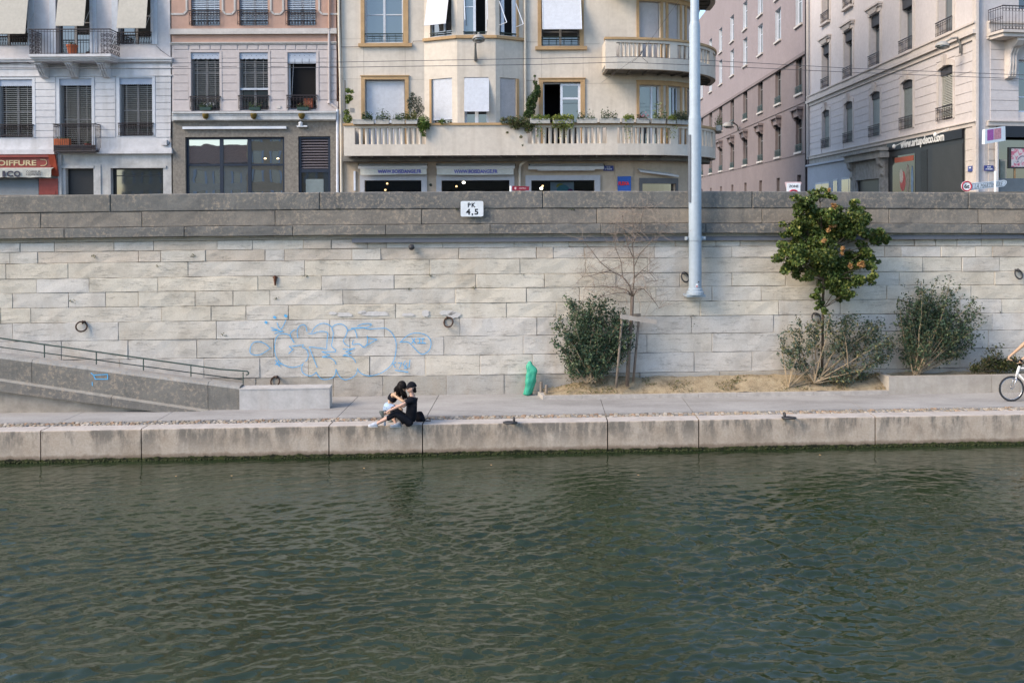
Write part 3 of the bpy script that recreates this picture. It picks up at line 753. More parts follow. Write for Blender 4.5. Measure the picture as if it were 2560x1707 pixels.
# big balcony on three brackets
r_ = rect(FACP, 0, 222, 425, 868, 470, .9); zf = r_[3]
bal = MB(); pbox(bal, FACP, r_[0], r_[1], zf - .10, zf, 0, .90); pbox(bal, FACP, r_[0] + .05, r_[1] - .05, zf - .17, zf - .1, 0, .83); pbox(bal, FACP, r_[0] + .1, r_[1] - .1, zf - .23, zf - .17, 0, .76)
bal = bal.build('balcony', WHITE1, hw)
for xc in (318, 556, 806):
    a = rect(FACP, 0, xc - 1, 470, xc + 1, 520, .4)[0]; mb = MB(); z = zf - .23
    prof = [(0, z), (.62, z), (.64, z - .06), (.60, z - .12), (.50, z - .15), (.44, z - .22), (.36, z - .26), (.34, z - .34), (.27, z - .40), (.20, z - .52), (.10, z - .56), (0, z - .58)]
    mb.prism([FACP.M(a - .14, q, d) for d, q in prof], (.28, 0, 0)); mb.prism([FACP.M(a - .19, q, d) for d, q in ((0, z), (.66, z), (.66, z - .05), (0, z - .05))], (.38, 0, 0))
    for q in (-.09, 0, .09): mb.tube([FACP.M(a + q, z - .08, .63), FACP.M(a + q, z - .2, .50), FACP.M(a + q, z - .36, .36), FACP.M(a + q, z - .54, .16)], .03, 6)
    mb.build('bracket', WHITE1, bal)
rl = railing(bal, FACP, r_[0] + .02, r_[1] - .05, zf, zf + .98, .84, step=.115, scroll=False, side=.84)
mb = MB()
for (xa, xb) in ((r_[0] + .02, r_[0] + .38), (r_[1] - .42, r_[1] - .05)):
    for i in range(2):
        for j in range(4):
            c = FACP.M(xa + .09 + i * .18, zf + .13 + j * .2, .84); mb.torus(c, (0, 1, 0), .075, .011, 12, 4); mb.torus(c, (0, 1, 0), .035, .010, 8, 4)
for i in range(4):
    for j in range(4): mb.torus(FACP.M(r_[1] - .05, zf + .13 + j * .2, .72 - i * .2), (1, 0, 0), .075, .011, 12, 4); mb.torus(FACP.M(r_[0] + .02, zf + .13 + j * .2, .72 - i * .2), (1, 0, 0), .075, .011, 12, 4)
mb.build('ironwork', IRON, rl)
def pot(name, label, c, r, h, mat_, group=None, plant=None, seed=1):
    t = thing(name, label, 'flower pot', c, group); mb = MB(); c = Vector(c)
    mb.lathe([(r * .72, 0), (r * .95, h * .82), (r * 1.08, h * .82), (r * 1.08, h), (r * .95, h), (r * .9, h * .9)], c, 14); mb.build('pot', mat_, t, smooth=True, autosmooth=40)
    if plant: leaves('plant', clump(c + Vector((0, 0, h + plant * .4)), plant, 60, np.random.default_rng(seed), (1, 1, .6), 0), .07, GREEN_D, t, seed=seed)
    return t
p = rect(FACP, 0, 520, 340, 602, 420, .6); pot('flower_pot', 'large orange plant pot standing on the big iron balcony', FACP.M((p[0] + p[1]) / 2, zf + .005, .55), .2, .40, TERRA, plant=.14)
# small balcony of the middle window
r_ = rect(FACP, 0, 418, 970, 748, 1190, .45)
sb = MB(); pbox(sb, FACP, r_[0], r_[1], r_[2], r_[2] + .06, 0, .45); sb = sb.build('balcony', IRON, hw)
railing(sb, FACP, r_[0], r_[1], r_[2] + .06, r_[3], .43, step=.085, scroll=False, side=.4); mb = MB()
for i in range(16): mb.torus(FACP.M(r_[0] + (r_[1] - r_[0]) * (i + .5) / 16, r_[2] + .17, .43), (0, 1, 0), .045, .012, 8, 4)
for i in range(16): mb.torus(FACP.M(r_[0] + (r_[1] - r_[0]) * (i + .5) / 16, r_[3] - .07, .43), (0, 1, 0), .03, .008, 8, 4)
pbox(mb, FACP, r_[0], r_[1], r_[2] + .07, r_[2] + .26, .42, .426); mb.build('ironwork', IRON, sb)
t = thing('planter_box', 'long orange plastic planter on the small iron balcony', 'planter', FACP.M(r_[0] + .35, r_[2] + .33, .25)); q = rect(FACP, 0, 428, 1090, 545, 1128, .3)
mb = MB(); pbox(mb, FACP, q[0], q[1], r_[2] + .07, q[3], .14, .36); mb.build('box', TERRA, t); flowers('plant', t, FACP, q[0], q[1], q[3] + .0, .25, 60, .07, GREEN_D, .12, 3)
q = rect(FACP, 0, 655, 1092, 705, 1120, .3); pot('flower_pot', 'small dark red pot at the right end of the small iron balcony', FACP.M((q[0] + q[1]) / 2, r_[2] + .07, .22), .12, .26, paint('dark_red_clay', (.22, .05, .04), .8), plant=.08)
q = rect(FACP, 0, 590, 1105, 632, 1126, .3); t = thing('watering_can', 'yellow watering can on the small iron balcony between the pots', 'can', FACP.M((q[0] + q[1]) / 2, r_[2] + .07, .22))
mb = MB(); c = FACP.M((q[0] + q[1]) / 2, r_[2] + .07, .22); mb.lathe([(.09, 0), (.09, .17), (.07, .19)], c, 12); mb.tube([c + Vector((.08, 0, .05)), c + Vector((.2, 0, .2))], [.02, .012], 6); mb.torus(c + Vector((-.08, 0, .12)), (0, 1, 0), .07, .01, 12, 5); mb.build('body', paint('yellow_plastic', (.6, .36, .02), .4), t)
# salon front
mb = MB(); pxbox(mb, FACP, 0, -560, 1216, 404, 1236, 0, .30); pxbox(mb, FACP, 0, -560, 1240, 402, 1320, 0, .22)
pxbox(mb, FACP, 0, 306, 1400, 455, 1770, 0, .10); pxbox(mb, FACP, 0, 325, 1480, 436, 1484, .1, .115); pxbox(mb, FACP, 0, 325, 1500, 436, 1770, .1, .115)
salon = mb.build('shop_front', REDP, hw)
mb = MB(); q = rect(FACP, 0, 404, 1216, 456, 1378, .12); mb.prism([FACP.M(q[0], q[2], .1), FACP.M(q[0] - .02, q[3], .34), FACP.M(q[1] - .03, q[3], .34), FACP.M(q[1], q[2] - .02, .12)], (0, .1, 0)); mb.build('side_board', REDO, salon)
q = rect(FACP, 0, -75, 1256, 285, 1300, .225); mb = MB(); text_into(mb, 'COIFFURE', q[3] - q[2], FACP.M((q[0] + q[1]) / 2, (q[2] + q[3]) / 2, .222), depth=.012, width=q[1] - q[0], bold=.025)
q = rect(FACP, 0, 318, 1252, 368, 1300, .225); rr = (q[3] - q[2]) / 2; c = FACP.M(q[1] - rr, (q[2] + q[3]) / 2, .227)
mb.tube([FACP.M(q[0], q[3], .227)] + [c + Vector((math.sin(t) * rr, 0, math.cos(t) * rr)) for t in np.linspace(0, math.pi, 12)] + [FACP.M(q[0], q[2], .227)], .016, 5); mb.build('lettering', paint('cream_lettering', (.50, .40, .24), .6), salon)
q = rect(FACP, 0, -560, 1328, 400, 1395, .42); mb = MB(); n = 40
for i in range(n):
    a = q[0] + (q[1] - q[0]) * i / n; b_ = q[0] + (q[1] - q[0]) * (i + 1) / n; f = lambda x: .02 * math.sin(x * 9) * (.5 + .5 * math.sin(x * 2.3)); dz = lambda x: .02 * abs(math.sin(x * 4.5))
    mb.prism([FACP.M(a, q[2] + dz(a), .42 + f(a)), FACP.M(b_, q[2] + dz(b_), .42 + f(b_)), FACP.M(b_, q[3], .40), FACP.M(a, q[3], .40)], (0, .006, 0))
mb.prism([FACP.M(q[0], q[3], .40), FACP.M(q[1], q[3], .40), FACP.M(q[1], q[3] + .06, .2), FACP.M(q[0], q[3] + .06, .2)], (0, 0, .01))
vl = mb.build('awning_valance', paint('grey_valance_cloth', (.40, .41, .38), .85, .15, 3), salon)
mb = MB()
for ch, x0, x1 in (('I', 18, 40), ('C', 50, 104), ('O', 108, 160)):
    q = rect(FACP, 0, x0, 1340, x1, 1388, .45); text_into(mb, ch, q[3] - q[2], FACP.M((q[0] + q[1]) / 2, (q[2] + q[3]) / 2, .445), depth=.004, width=q[1] - q[0], bold=.05)
for s_, y0, y1 in (('COIFFEUR', 1338, 1356), ('HOMMES', 1360, 1376)):
    q = rect(FACP, 0, 206, y0, 318, y1, .45); text_into(mb, s_, q[3] - q[2], FACP.M((q[0] + q[1]) / 2, (q[2] + q[3]) / 2, .445), depth=.003, width=q[1] - q[0])
mb.build('lettering', paint('navy_lettering', (.035, .037, .06), .7), salon)
mb = MB(); q = rect(FACP, 0, -560, 1400, 305, 1770, .03)
zz = q[3]
while zz > q[2]: mb.prism([FACP.M(q[0], zz, .03), FACP.M(q[1], zz, .03), FACP.M(q[1], zz - .045, .05), FACP.M(q[0], zz - .045, .05)], (0, .03, 0)); zz -= .047
mb.build('roller_shutter', paint('steel_shutter', (.17, .20, .225), .5, .12, spec=.5), salon)
window(hw, FACP, shopw, paint('black_shop_frame', (.02, .023, .027), .4), GLASS, .2, .05, (), (.82,))
mb = MB(); pbox(mb, FACP, door[0], door[1], door[2], door[3], -.26, -.22); pbox(mb, FACP, door[0] + .08, door[1] - .08, door[2] + .9, door[3] - .1, -.22, -.205); mb.build('door', paint('black_door', (.02, .022, .026), .45), hw)
mb = MB(); pxbox(mb, FACP, 0, 1262, 1098, 1306, 1138, 0, .1); mb.build('junction_box', WHITE1, hw)
mb = MB(); mb.tube([FACP.M(*rect(FACP, 0, x, y, x + 1, y + 1, .03)[0::2], .03) for x, y in ((1225, 360), (1260, 395), (1330, 445))], .008, 5); mb.tube([FACP.M(*rect(FACP, 0, x, y, x + 1, y + 1, .03)[0::2], .03) for x, y in ((1306, 1140), (1325, 1130), (1338, 1095), (1343, 880))], .01, 5)
mb.tube([FACP.M(*rect(FACP, 0, x, y, x + 1, y + 1, .12)[0::2], .12) for x, y in ((-600, 495), (60, 498), (200, 487), (240, 500))], .012, 5); mb.build('cable', IRON, hw)

# ================================================================== pink house
off = 400
PINK = paint('salmon_stucco', (.455, .295, .235), .85, .10, .8, .1, streak=.2, dirt=(.36, .25, .2))
MAUV = paint('mauve_stucco', (.49, .445, .44), .85, .07, .8, .1, streak=.2, dirt=(.36, .34, .33))
BANDM = paint('pale_band_stone', (.49, .465, .445), .8, .12, 2, .1)
PEBB = paint('pebble_dashed_concrete', (.21, .192, .168), .95, .35, 9, .5, streak=.4, dirt=(.15, .145, .14))
GREYT = paint('painted_ledge', (.50, .51, .52), .8, .2, 3, .2, streak=.4, dirt=(.25, .24, .22))
hp = thing('pink_house', 'narrow salmon and mauve town house over a bare concrete shop with dark blue windows', 'building', FACP.M(-12, ROAD_Z))
pl = FACP; aL, aR = rect(pl, off, 84, 600, 1382, 605)[:2]
u3 = [rect(pl, off, *r) for r in ((240, -520, 465, 205), (618, -520, 843, 203), (995, -520, 1218, 203))]
u2 = [rect(pl, off, *r) for r in ((245, 413, 468, 872), (625, 413, 848, 865), (1002, 413, 1226, 862))]
uz = rect(pl, off, 100, 225, 1000, 268)[3]; lz = rect(pl, off, 100, 330, 1000, 350)[2]; gz = rect(pl, off, 100, 875, 1000, 943)[2]
u4 = [(h[0], h[1], h[3] + 1.1, h[3] + 3.2) for h in u3]; u5 = [(h[0], h[1], h[3] + 4.2, h[3] + 6.1) for h in u3]
mb = MB(); wallgrid(mb, pl, aL, aR, lz, TOPZ, [h for h in u3 + u4 + u5 if h[3] < TOPZ], .2); mb.build('wall', PINK, hp)
mb = MB(); wallgrid(mb, pl, aL, aR, gz, lz, u2, .2); mb.build('wall', MAUV, hp)
sw = rect(pl, off, 200, 1075, 976, 1690); dr = rect(pl, off, 1085, 1070, 1337, 1770)
mb = MB(); wallgrid(mb, pl, aL, aR, ROAD_Z - .2, gz, [sw, dr], .16); mb.build('ground_floor', PEBB, hp)
shell(hp, 0, 0, 12, TOPZ, PINK, pl, aL, aR, ROOF)
mb = MB()
for (y0, y1, d) in ((225, 245, .08), (245, 268, .12), (330, 338, .09), (338, 350, .05)): pxbox(mb, pl, off, 76, y0, 1384, y1, 0, d)
for (x0, x1) in ((60, 205), (488, 583), (866, 962), (1245, 1420)):
    a0, a1, _, z1 = rect(pl, off, x0, -520, x1, 110, .03); z0 = rect(pl, off, x0, 90, x1, 112, .03)[2]; c = .12; w_ = .07
    pts = [(a0, z1 + 2), (a0, z0 + c), (a0 + c, z0), (a1 - c, z0), (a1, z0 + c), (a1, z1 + 2)]
    if x0 == 60: pts = pts[2:]
    if x0 == 1245: pts = pts[:4]
    for (p, q) in zip(pts, pts[1:]):
        dx, dz = q[0] - p[0], q[1] - p[1]; l = math.hypot(dx, dz); nx, nz = -dz / l * w_ / 2, dx / l * w_ / 2
        mb.prism([pl.M(p[0] + nx, p[1] + nz, .03), pl.M(q[0] + nx, q[1] + nz, .03), pl.M(q[0] - nx, q[1] - nz, .03), pl.M(p[0] - nx, p[1] - nz, .03)], (0, .03, 0))
mb.build('moulding', BANDM, hp)
for x0, x1 in ((104, 222), (484, 604), (866, 984), (1250, 1384)):
    ys = (395, 460, 526, 592, 655, 718, 784); mb = MB()
    for ya, yb in zip(ys, ys[1:]):
        r_ = rect(pl, off, x0, ya + 2.5, x1, yb - 2.5, .022); mb.bbox(r_[0], r_[1], FAC_Y - .022, FAC_Y, r_[2], r_[3], .008)
    r_ = rect(pl, off, x0, 787, x1, 795, .022); r2 = rect(pl, off, x0 - 14 if x0 > 200 else x0, 797, x1 + 14, 872, .03); mb.bbox(r2[0], r2[1], FAC_Y - .03, FAC_Y, r2[2], r2[3], .008)
    mb.build('rustication', MAUV, hp)
mb = MB()
for (x0, x1) in ((104, 222), (236, 310), (314, 392), (398, 476), (480, 606), (612, 682), (688, 768), (775, 850), (856, 984), (992, 1062), (1068, 1146), (1152, 1228), (1236, 1384)):
    r_ = rect(pl, off, x0, 354, x1, 390, .022); mb.bbox(r_[0] + .008, r_[1] - .008, FAC_Y - .022, FAC_Y, r_[2], r_[3], .008)
mb.build('rustication', MAUV, hp)
for i, h in enumerate(u2):
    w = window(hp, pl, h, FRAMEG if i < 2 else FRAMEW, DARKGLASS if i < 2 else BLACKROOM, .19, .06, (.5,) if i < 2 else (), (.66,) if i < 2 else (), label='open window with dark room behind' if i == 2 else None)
    mb = MB()
    for (a, b_, c, e) in ((h[0] - .1, h[0] - .003, h[2], h[3]), (h[1] + .003, h[1] + .1, h[2], h[3]), (h[0] - .1, h[1] + .1, h[3] + .003, h[3] + .06)): pbox(mb, pl, a, b_, c, e, 0, .035)
    mb.build('surround', MAUV, w)
    valance(w, pl, h[0], h[1], h[3] - .24, h[3], -.02, VALM, True, 6)
    if i == 0: slats(w, pl, h[0] + .01, h[1] - .01, h[2] + .25, h[3] - .16, -.09, SLATD, .08, tilt=.008)
    if i == 1: slats(w, pl, h[0] + .01, h[1] - .01, h[2] + .88, h[3] - .16, -.09, SLATD, .08, tilt=.008)
    mb = MB()
    if i == 1: pbox(mb, pl, h[0], h[1], h[2] + .80, h[2] + .88, -.11, -.03); mb.build('blind_rail', SLATB, w)
    if i == 2:
        for k in range(4): q = h[0] + (h[1] - h[0]) * k / 4; pbox(mb, pl, q + .01, q + (h[1] - h[0]) / 4 - .01, h[3] - .43, h[3] - .24, -.12, -.015)
        mb.tube([pl.M(h[0] + .22, h[3] - .4, -.05), pl.M(h[0] + .14, h[2] + .5, -.05)], .006, 4); mb.build('rolled_blind', SLATB, w)
    railing(hp, pl, h[0] - .03, h[1] + .03, h[2] + .03, h[2] + .58, .07, step=.13)
    xa, xb = ((315, 400), (700, 785), (1078, 1165))[i]; q = rect(pl, off, xa, 842, xb, 870, .16)
    lb = ('dark green flower box with white flowers on the left sill of the pink house', 'dark green flower box with plain green leaves on the middle sill of the pink house', 'dark green flower box with red flowers in the open window of the pink house')[i]
    t = thing('flower_box', lb, 'flower box', pl.M((q[0] + q[1]) / 2, q[2], .14), 'flower boxes on the pink house'); mb = MB(); pbox(mb, pl, q[0], q[1], q[2] + .02, q[3], .06, .22); mb.build('box', paint('dark_green_plastic', (.02, .05, .045), .5), t)
    flowers('plant', t, pl, q[0] - .03, q[1] + .03, q[3], .14, 130, .05, GREEN_D + [(.08, .12, .03)], .26, 11 + i); flowers('blossom', t, pl, q[0], q[1] + .12, q[3] + .08, .18, 16, .05, [(.7, .7, .72)] if i == 0 else [(.45, .05, .05), (.5, .3, .2)] if i == 2 else [(.2, .12, .1)], .2, 21 + i)
q = rect(pl, off, 1125, 775, 1195, 800, -.1); mb = MB(); pbox(mb, pl, q[0], q[1], q[2] - .25, q[3], -.18, -.05); tag(mb.build('crate', paint('orange_brown_crate', (.30, .09, .05), .7), origin=pl.M(q[0], q[2], -.1)), 'orange brown crate standing inside the open window of the pink house', 'crate')
for h in u3 + u4 + u5:
    if h[3] > TOPZ: continue
    w = window(hp, pl, h, FRAMEG, GLASS, .19, .06, (.5,), (.6,))
    slats(w, pl, h[0] + .01, h[1] - .01, h[2] + .15, h[3] - .1, -.07, SLATB, .085, tilt=.035)
    railing(hp, pl, h[0] - .04, h[1] + .04, h[2] + .01, h[2] + .60, .08, step=.12)
mb = MB()
for (y0, y1, d) in ((874, 888, .30), (888, 905, .24), (905, 940, .22), (940, 950, .10)): pxbox(mb, pl, off, 92, y0, 1378, y1, 0, d)
mb.build('ledge', GREYT, hp)
for xc in (354, 731, 1108):
    q = rect(pl, off, xc - 24, 890, xc + 24, 935, .34); mb = MB(); mb.lathe([(.02, 0), (.08, .03), (.115, .11), (.125, .2), (.11, .22), (.09, .18)], pl.M((q[0] + q[1]) / 2, q[2], .30), 10); mb.build('spout', paint('mossy_brown_spout', (.12, .085, .02), .95, .5, 20, .6), hp, smooth=True)
mb = MB(); pxbox(mb, pl, off, 175, 992, 988, 1012, 0, .12); pxbox(mb, pl, off, 1072, 985, 1153, 996, 0, .14); mb.build('awning_case', paint('white_awning_case', (.62, .65, .70), .5, .08), hp)
mb = MB(); q = rect(pl, off, 1085, 950, 1118, 985, .14); mb.ball(pl.M((q[0] + q[1]) / 2, (q[2] + q[3]) / 2, .12), .09, 10, 0, (1, .8, .9)); mb.tube([pl.M(q[0], q[2] - .0, .13), pl.M(q[1], q[2], .13)], .03, 8); mb.build('lamp', paint('white_awning_case', (.6, .6, .6)), hp, smooth=True)
NAVY = paint('dark_blue_frame', (.018, .026, .045), .4, .1)
_g = glass_mat('shop_mirror_glass', (.03, .035, .045), .01); _g.node_tree.nodes['Principled BSDF'].inputs['IOR'].default_value = 2.6
w = window(hp, pl, sw, NAVY, glass_mat('shop_mirror_glass', (.03, .035, .045), .01), .12, .09, (.355, .64), (), label='wide dark blue shop window of six panes')
q = rect(pl, off, 210, 1285, 970, 1300); mb = MB(); pbox(mb, pl, sw[0] + .09, sw[1] - .09, q[2], q[3], -.18, -.115); mb.build('transom', NAVY, w)
mb = MB(); 
for xc in (825, 925): q = rect(pl, off, xc, 1240, xc + 2, 1244, -.16); mb.ball(pl.M(q[0], q[2], -.148), .045, 8, 0, (1.2, .15, .6))
m_, nt_, b_ = nodes_of('warm_lamp'); b_.inputs['Emission Color'].default_value = (1, .62, .25, 1); b_.inputs['Emission Strength'].default_value = 2.2; WARM = m_
mb.build('lamp', WARM, w)
mb = MB(); pbox(mb, pl, dr[0], dr[0] + .1, dr[2], dr[3], -.16, -.06); pbox(mb, pl, dr[1] - .1, dr[1], dr[2], dr[3], -.16, -.06); pbox(mb, pl, dr[0] + .1, dr[1] - .1, dr[3] - .09, dr[3], -.16, -.065)
q = rect(pl, off, 1105, 1325, 1315, 1352); pbox(mb, pl, dr[0] + .1, dr[1] - .1, q[2], q[3], -.16, -.065); d_ = mb.build('door', NAVY, hp)
mb = MB(); zz = rect(pl, off, 1105, 1090, 1315, 1325)
for k in range(11): z = zz[3] - (k + .5) * (zz[3] - zz[2]) / 11; mb.prism([pl.M(dr[0] + .1, z + .02, -.15), pl.M(dr[1] - .1, z + .02, -.15), pl.M(dr[1] - .1, z - .03, -.08), pl.M(dr[0] + .1, z - .03, -.08)], (0, 0, .02))
mb.build('louvre', paint('mauve_grey_slats', (.14, .125, .14), .5), d_)
g = MB(); g.quad(pl.M(dr[0] + .1, dr[2], -.14), pl.M(dr[1] - .1, dr[2], -.14), pl.M(dr[1] - .1, q[2], -.14), pl.M(dr[0] + .1, q[2], -.14)); g.build('pane', GLASS, d_)
g = MB(); r_ = rect(pl, off, 1143, 1405, 1282, 1700, -.12); pbox(g, pl, r_[0], r_[1], r_[2], r_[3], -.139, -.13); g.build('notice', paint('pale_teal_sheet', (.17, .21, .22), .6), d_)
def pathpx(pl, off, pts, d): return [pl.M(*pl.at(off + x * K, y * K, d), d) for x, y in pts]
mb = MB(); mb.tube(pathpx(pl, off, [(1326, -300), (1326, 225)], .07), .045, 10); mb.build('drainpipe', paint('salmon_pipe', (.45, .29, .22), .6), hp, smooth=True, autosmooth=40)
mb = MB(); mb.tube(pathpx(pl, off, [(1326, 238), (1326, 800), (1340, 815), (1385, 845), (1392, 862)], .08), .05, 10); mb.lathe([(.08, 0), (.06, .1)], pl.M(*pl.at(off + 1328 * K, 812 * K, .08), .08), 10); mb.build('drainpipe', MAUV, hp, smooth=True, autosmooth=40)
mb = MB(); mb.tube(pathpx(pl, off, [(1391, 860), (1392, 1800)], .1), .055, 10)
for y in (940, 1415): mb.tube(pathpx(pl, off, [(1391, y - 3), (1391, y + 3)], .1), .065, 10)
mb.build('drainpipe', paint('white_pipe', (.62, .65, .72), .5), hp, smooth=True, autosmooth=40)
mb = MB(); pxbox(mb, pl, off, 915, 832, 945, 850, 0, .06); mb.build('vent', BANDM, hp)
# ================================================================== cream corner building
CREAMW = paint('cream_stucco', (.60, .545, .475), .85, .10, .6, .08, streak=.5, dirt=(.40, .35, .29))
OCHRE = paint('ochre_stone_trim', (.43, .285, .15), .7, .15, 2.5, .1)
SHUT = paint('white_roller_shutter', (.56, .59, .65), .55, .05)
SHUTG = paint('grey_roller_shutter', (.47, .45, .46), .6, .06)
UNDER = paint('dark_soffit', (.17, .165, .155), .95, .4, 2)  # dark grey for balcony slabs, joists and the beam below
SHOPG = paint('blue_grey_shop_frame', (.37, .385, .42), .5, .08)
CASE = paint('light_grey_case', (.50, .50, .50), .5, .1)
GREENI = paint('dark_green_iron', (.02, .035, .03), .5)
PVC = paint('white_window_frame', (.62, .67, .76), .45, .05)
hc = thing('cream_house', 'cream apartment house with ochre window trim, bay window and curved corner balconies', 'building', (0, FAC_Y, ROAD_Z))
CV = Curved(4.95, 3.0)
o3, o4 = 840, 1280
aL = FACP.at(o3 + 46 * K, 900 * K)[0]; aE = 4.95 + 3 * math.pi / 2 + 16
bal_dep = lambda a: 1.35 if a < 4.0 else 1.35 - .68 * min(1, (a - 4.0) / (4.95 + 3 * 1.45 - 4.0))
LB = Curved(4.95, 3.0, bal_dep); 
zl = dict(top=LB.at(o4 + 300 * K, 962 * K)[1], rail=LB.at(o4 + 300 * K, 1000 * K)[1], slot=LB.at(o4 + 300 * K, 1127 * K)[1], bot=LB.at(o4 + 300 * K, 1216 * K)[1])
zu = dict(top=LB.at(o4 + 752 * K, 292 * K)[1], rail=LB.at(o4 + 830 * K, 334 * K)[1], slot=LB.at(o4 + 830 * K, 446 * K)[1], bot=LB.at(o4 + 752 * K, 541 * K)[1])
# holes on the straight/curved face
H1 = rect(CV, o3, 230, -420, 530, 336); H2 = rect(CV, o3, 230, 626, 543, 1000); H2 = (H2[0], H2[1], zl['bot'] + .25, H2[3])
H3 = rect(CV, o4, 236, -420, 532, 362); H4 = rect(CV, o4, 246, 645, 538, 1000); H4 = (H4[0], H4[1], zl['bot'] + .25, H4[3])
cur = []
for (x0, x1) in ((1000, 1165), (1225, 1316), (1364, 1398)):
    b_ = rect(CV, o4, x0, 660, x1, 700); cur.append((b_[0], b_[1]))
cur.append((cur[2][0] + .02, cur[2][0] + 1.25)); cur.pop(2); cur.append((cur[2][1] + .5, cur[2][1] + 1.9))
zlow = (zl['bot'] + .25, rect(CV, o4, 1000, 668, 1160, 680)[3]); zup = (zu['bot'] + .25, rect(CV, o4, 1005, 12, 1160, 20)[3])
HC = [(a, b_, *zlow) for a, b_ in cur] + [(a, b_, *zup) for a, b_ in cur]
dz = zup[0] - zlow[0]
shops = [rect(CV, o3, 225, 1415, 670, 1500), rect(CV, o3, 827, 1415, 1358, 1500), rect(CV, o4, 150, 1415, 645, 1500)]
shops = [(a, b_, ROAD_Z + .35, z) for a, b_, _, z in shops]
cs = rect(CV, o4, 1020, 1465, 1278, 1500); cshop = (cs[0], cs[1], ROAD_Z + .35, rect(CV, o4, 1010, 1440, 1060, 1450)[3])
UPH = [(h[0], h[1], h[2] + dz, h[3] + dz) for h in (H1, H3)] + [(a, b_, zup[0] + dz, zup[1] + dz) for a, b_ in cur]
bayL, bayR = FACP.at(o3 + 690 * K, 150 * K)[0], FACP.at(o3 + 1475 * K, 150 * K)[0]
zsoff = zl['bot'] - .02
mb = MB()
wallgrid(mb, CV, aL, bayL, zsoff, TOPZ, [H1, H2] + [UPH[0]], .26); wallgrid(mb, CV, bayR, aE, zsoff, TOPZ, [H3, H4] + HC + UPH[1:], .26)
mb.build('wall', CREAMW, hc)
mb = MB(); wallgrid(mb, CV, aL, aE, ROAD_Z - .2, zsoff, shops + [cshop], .3)
pxbox(mb, CV, o4, 808, 1262, 950, 1800, 0, .04); mb.build('ground_floor', paint('tan_ground_floor', (.44, .365, .285), .85, .08, 1, .1, streak=.2, dirt=(.35, .29, .22)), hc)
mb = MB(); p = CV.M(aL, 0); q = CV.M(aE, 0)
mb.quad((p.x, p.y, ROAD_Z - .2), (p.x, q.y, ROAD_Z - .2), (p.x, q.y, TOPZ), (p.x, p.y, TOPZ)); mb.quad((p.x, q.y, ROAD_Z - .2), (q.x, q.y, ROAD_Z - .2), (q.x, q.y, TOPZ), (p.x, q.y, TOPZ)); mb.build('side_wall', CREAMW, hc)
top = [CV.M(aL + (aE - aL) * i / 80, TOPZ, .3) for i in range(81)]; mb = MB(); mb.prism(top + [Vector((q.x, q.y, TOPZ)), Vector((p.x, q.y, TOPZ))], (0, 0, .3)); mb.build('roof', ROOF, hc)
# horizontal joints scored in the render
mb = MB()
for (x0, x1, y) in ((45, 200, 307), (45, 200, 620), (570, 690, 625), (1476, 1568, 332), (1476, 1568, 634)): pxbox(mb, CV, o3, x0, y - 2, x1, y + 2, 0, .004)
for (x0, x1, y) in ((115, 215, 330), (565, 690, 345), (115, 215, 632), (575, 980, 655)): pxbox(mb, CV, o4, x0, y - 2, x1, y + 2, 0, .004)
for x in (222, 546): pxbox(mb, CV, o3, x - 2, 372, x + 2, 596, 0, .004)
for x in (235, 560): pxbox(mb, CV, o4, x - 2, 392, x + 2, 612, 0, .004)
mb.build('scored_joint', paint('joint_shadow_tan', (.45, .40, .34), .9), hc)
def trim(off, rows, name='window_trim'):
    mb = MB()
    for r_ in rows: pxbox(mb, CV, off, *r_[:4], 0 if len(r_) < 6 else r_[5], r_[4])
    return mb.build(name, OCHRE, hc)
trim(o3, [(200, -600, 228, 339, .06), (532, -600, 572, 339, .06), (180, 340, 598, 366, .12)])
mb = MB(); a_, b_, z0, z1 = rect(CV, o3, 200, 598, 572, 626, .06)
pbox(mb, CV, a_, b_, H2[3] + .002, z1, 0, .06); pbox(mb, CV, a_ - .03, b_ + .03, z1, z1 + .03, 0, .09); pbox(mb, CV, a_, H2[0] - .002, H2[2], H2[3], 0, .058); pbox(mb, CV, H2[1] + .002, b_, H2[2], H2[3], 0, .058); mb.build('window_trim', OCHRE, hc)
trim(o4, [(206, -600, 234, 362, .06), (534, -600, 566, 362, .06), (186, 363, 592, 390, .12)])
mb = MB(); a_, b_, z0, z1 = rect(CV, o4, 215, 618, 574, 645, .06)
pbox(mb, CV, a_, b_, H4[3] + .002, z1, 0, .06); pbox(mb, CV, a_ - .03, b_ + .03, z1, z1 + .03, 0, .09); pbox(mb, CV, a_, H4[0] - .002, H4[2], H4[3], 0, .058); pbox(mb, CV, H4[1] + .002, b_, H4[2], H4[3], 0, .058); mb.build('window_trim', OCHRE, hc)
window(hc, CV, H1, FRAMEW, glass_mat('sky_facing_glass', (.05, .07, .08), .03), .2, .06, (.5,), (.30, .6), label='tall window reflecting the sky')
railing(hc, CV, H1[0], H1[1], H1[2] + .02, H1[2] + .36, .0, GREENI, .32, False); 
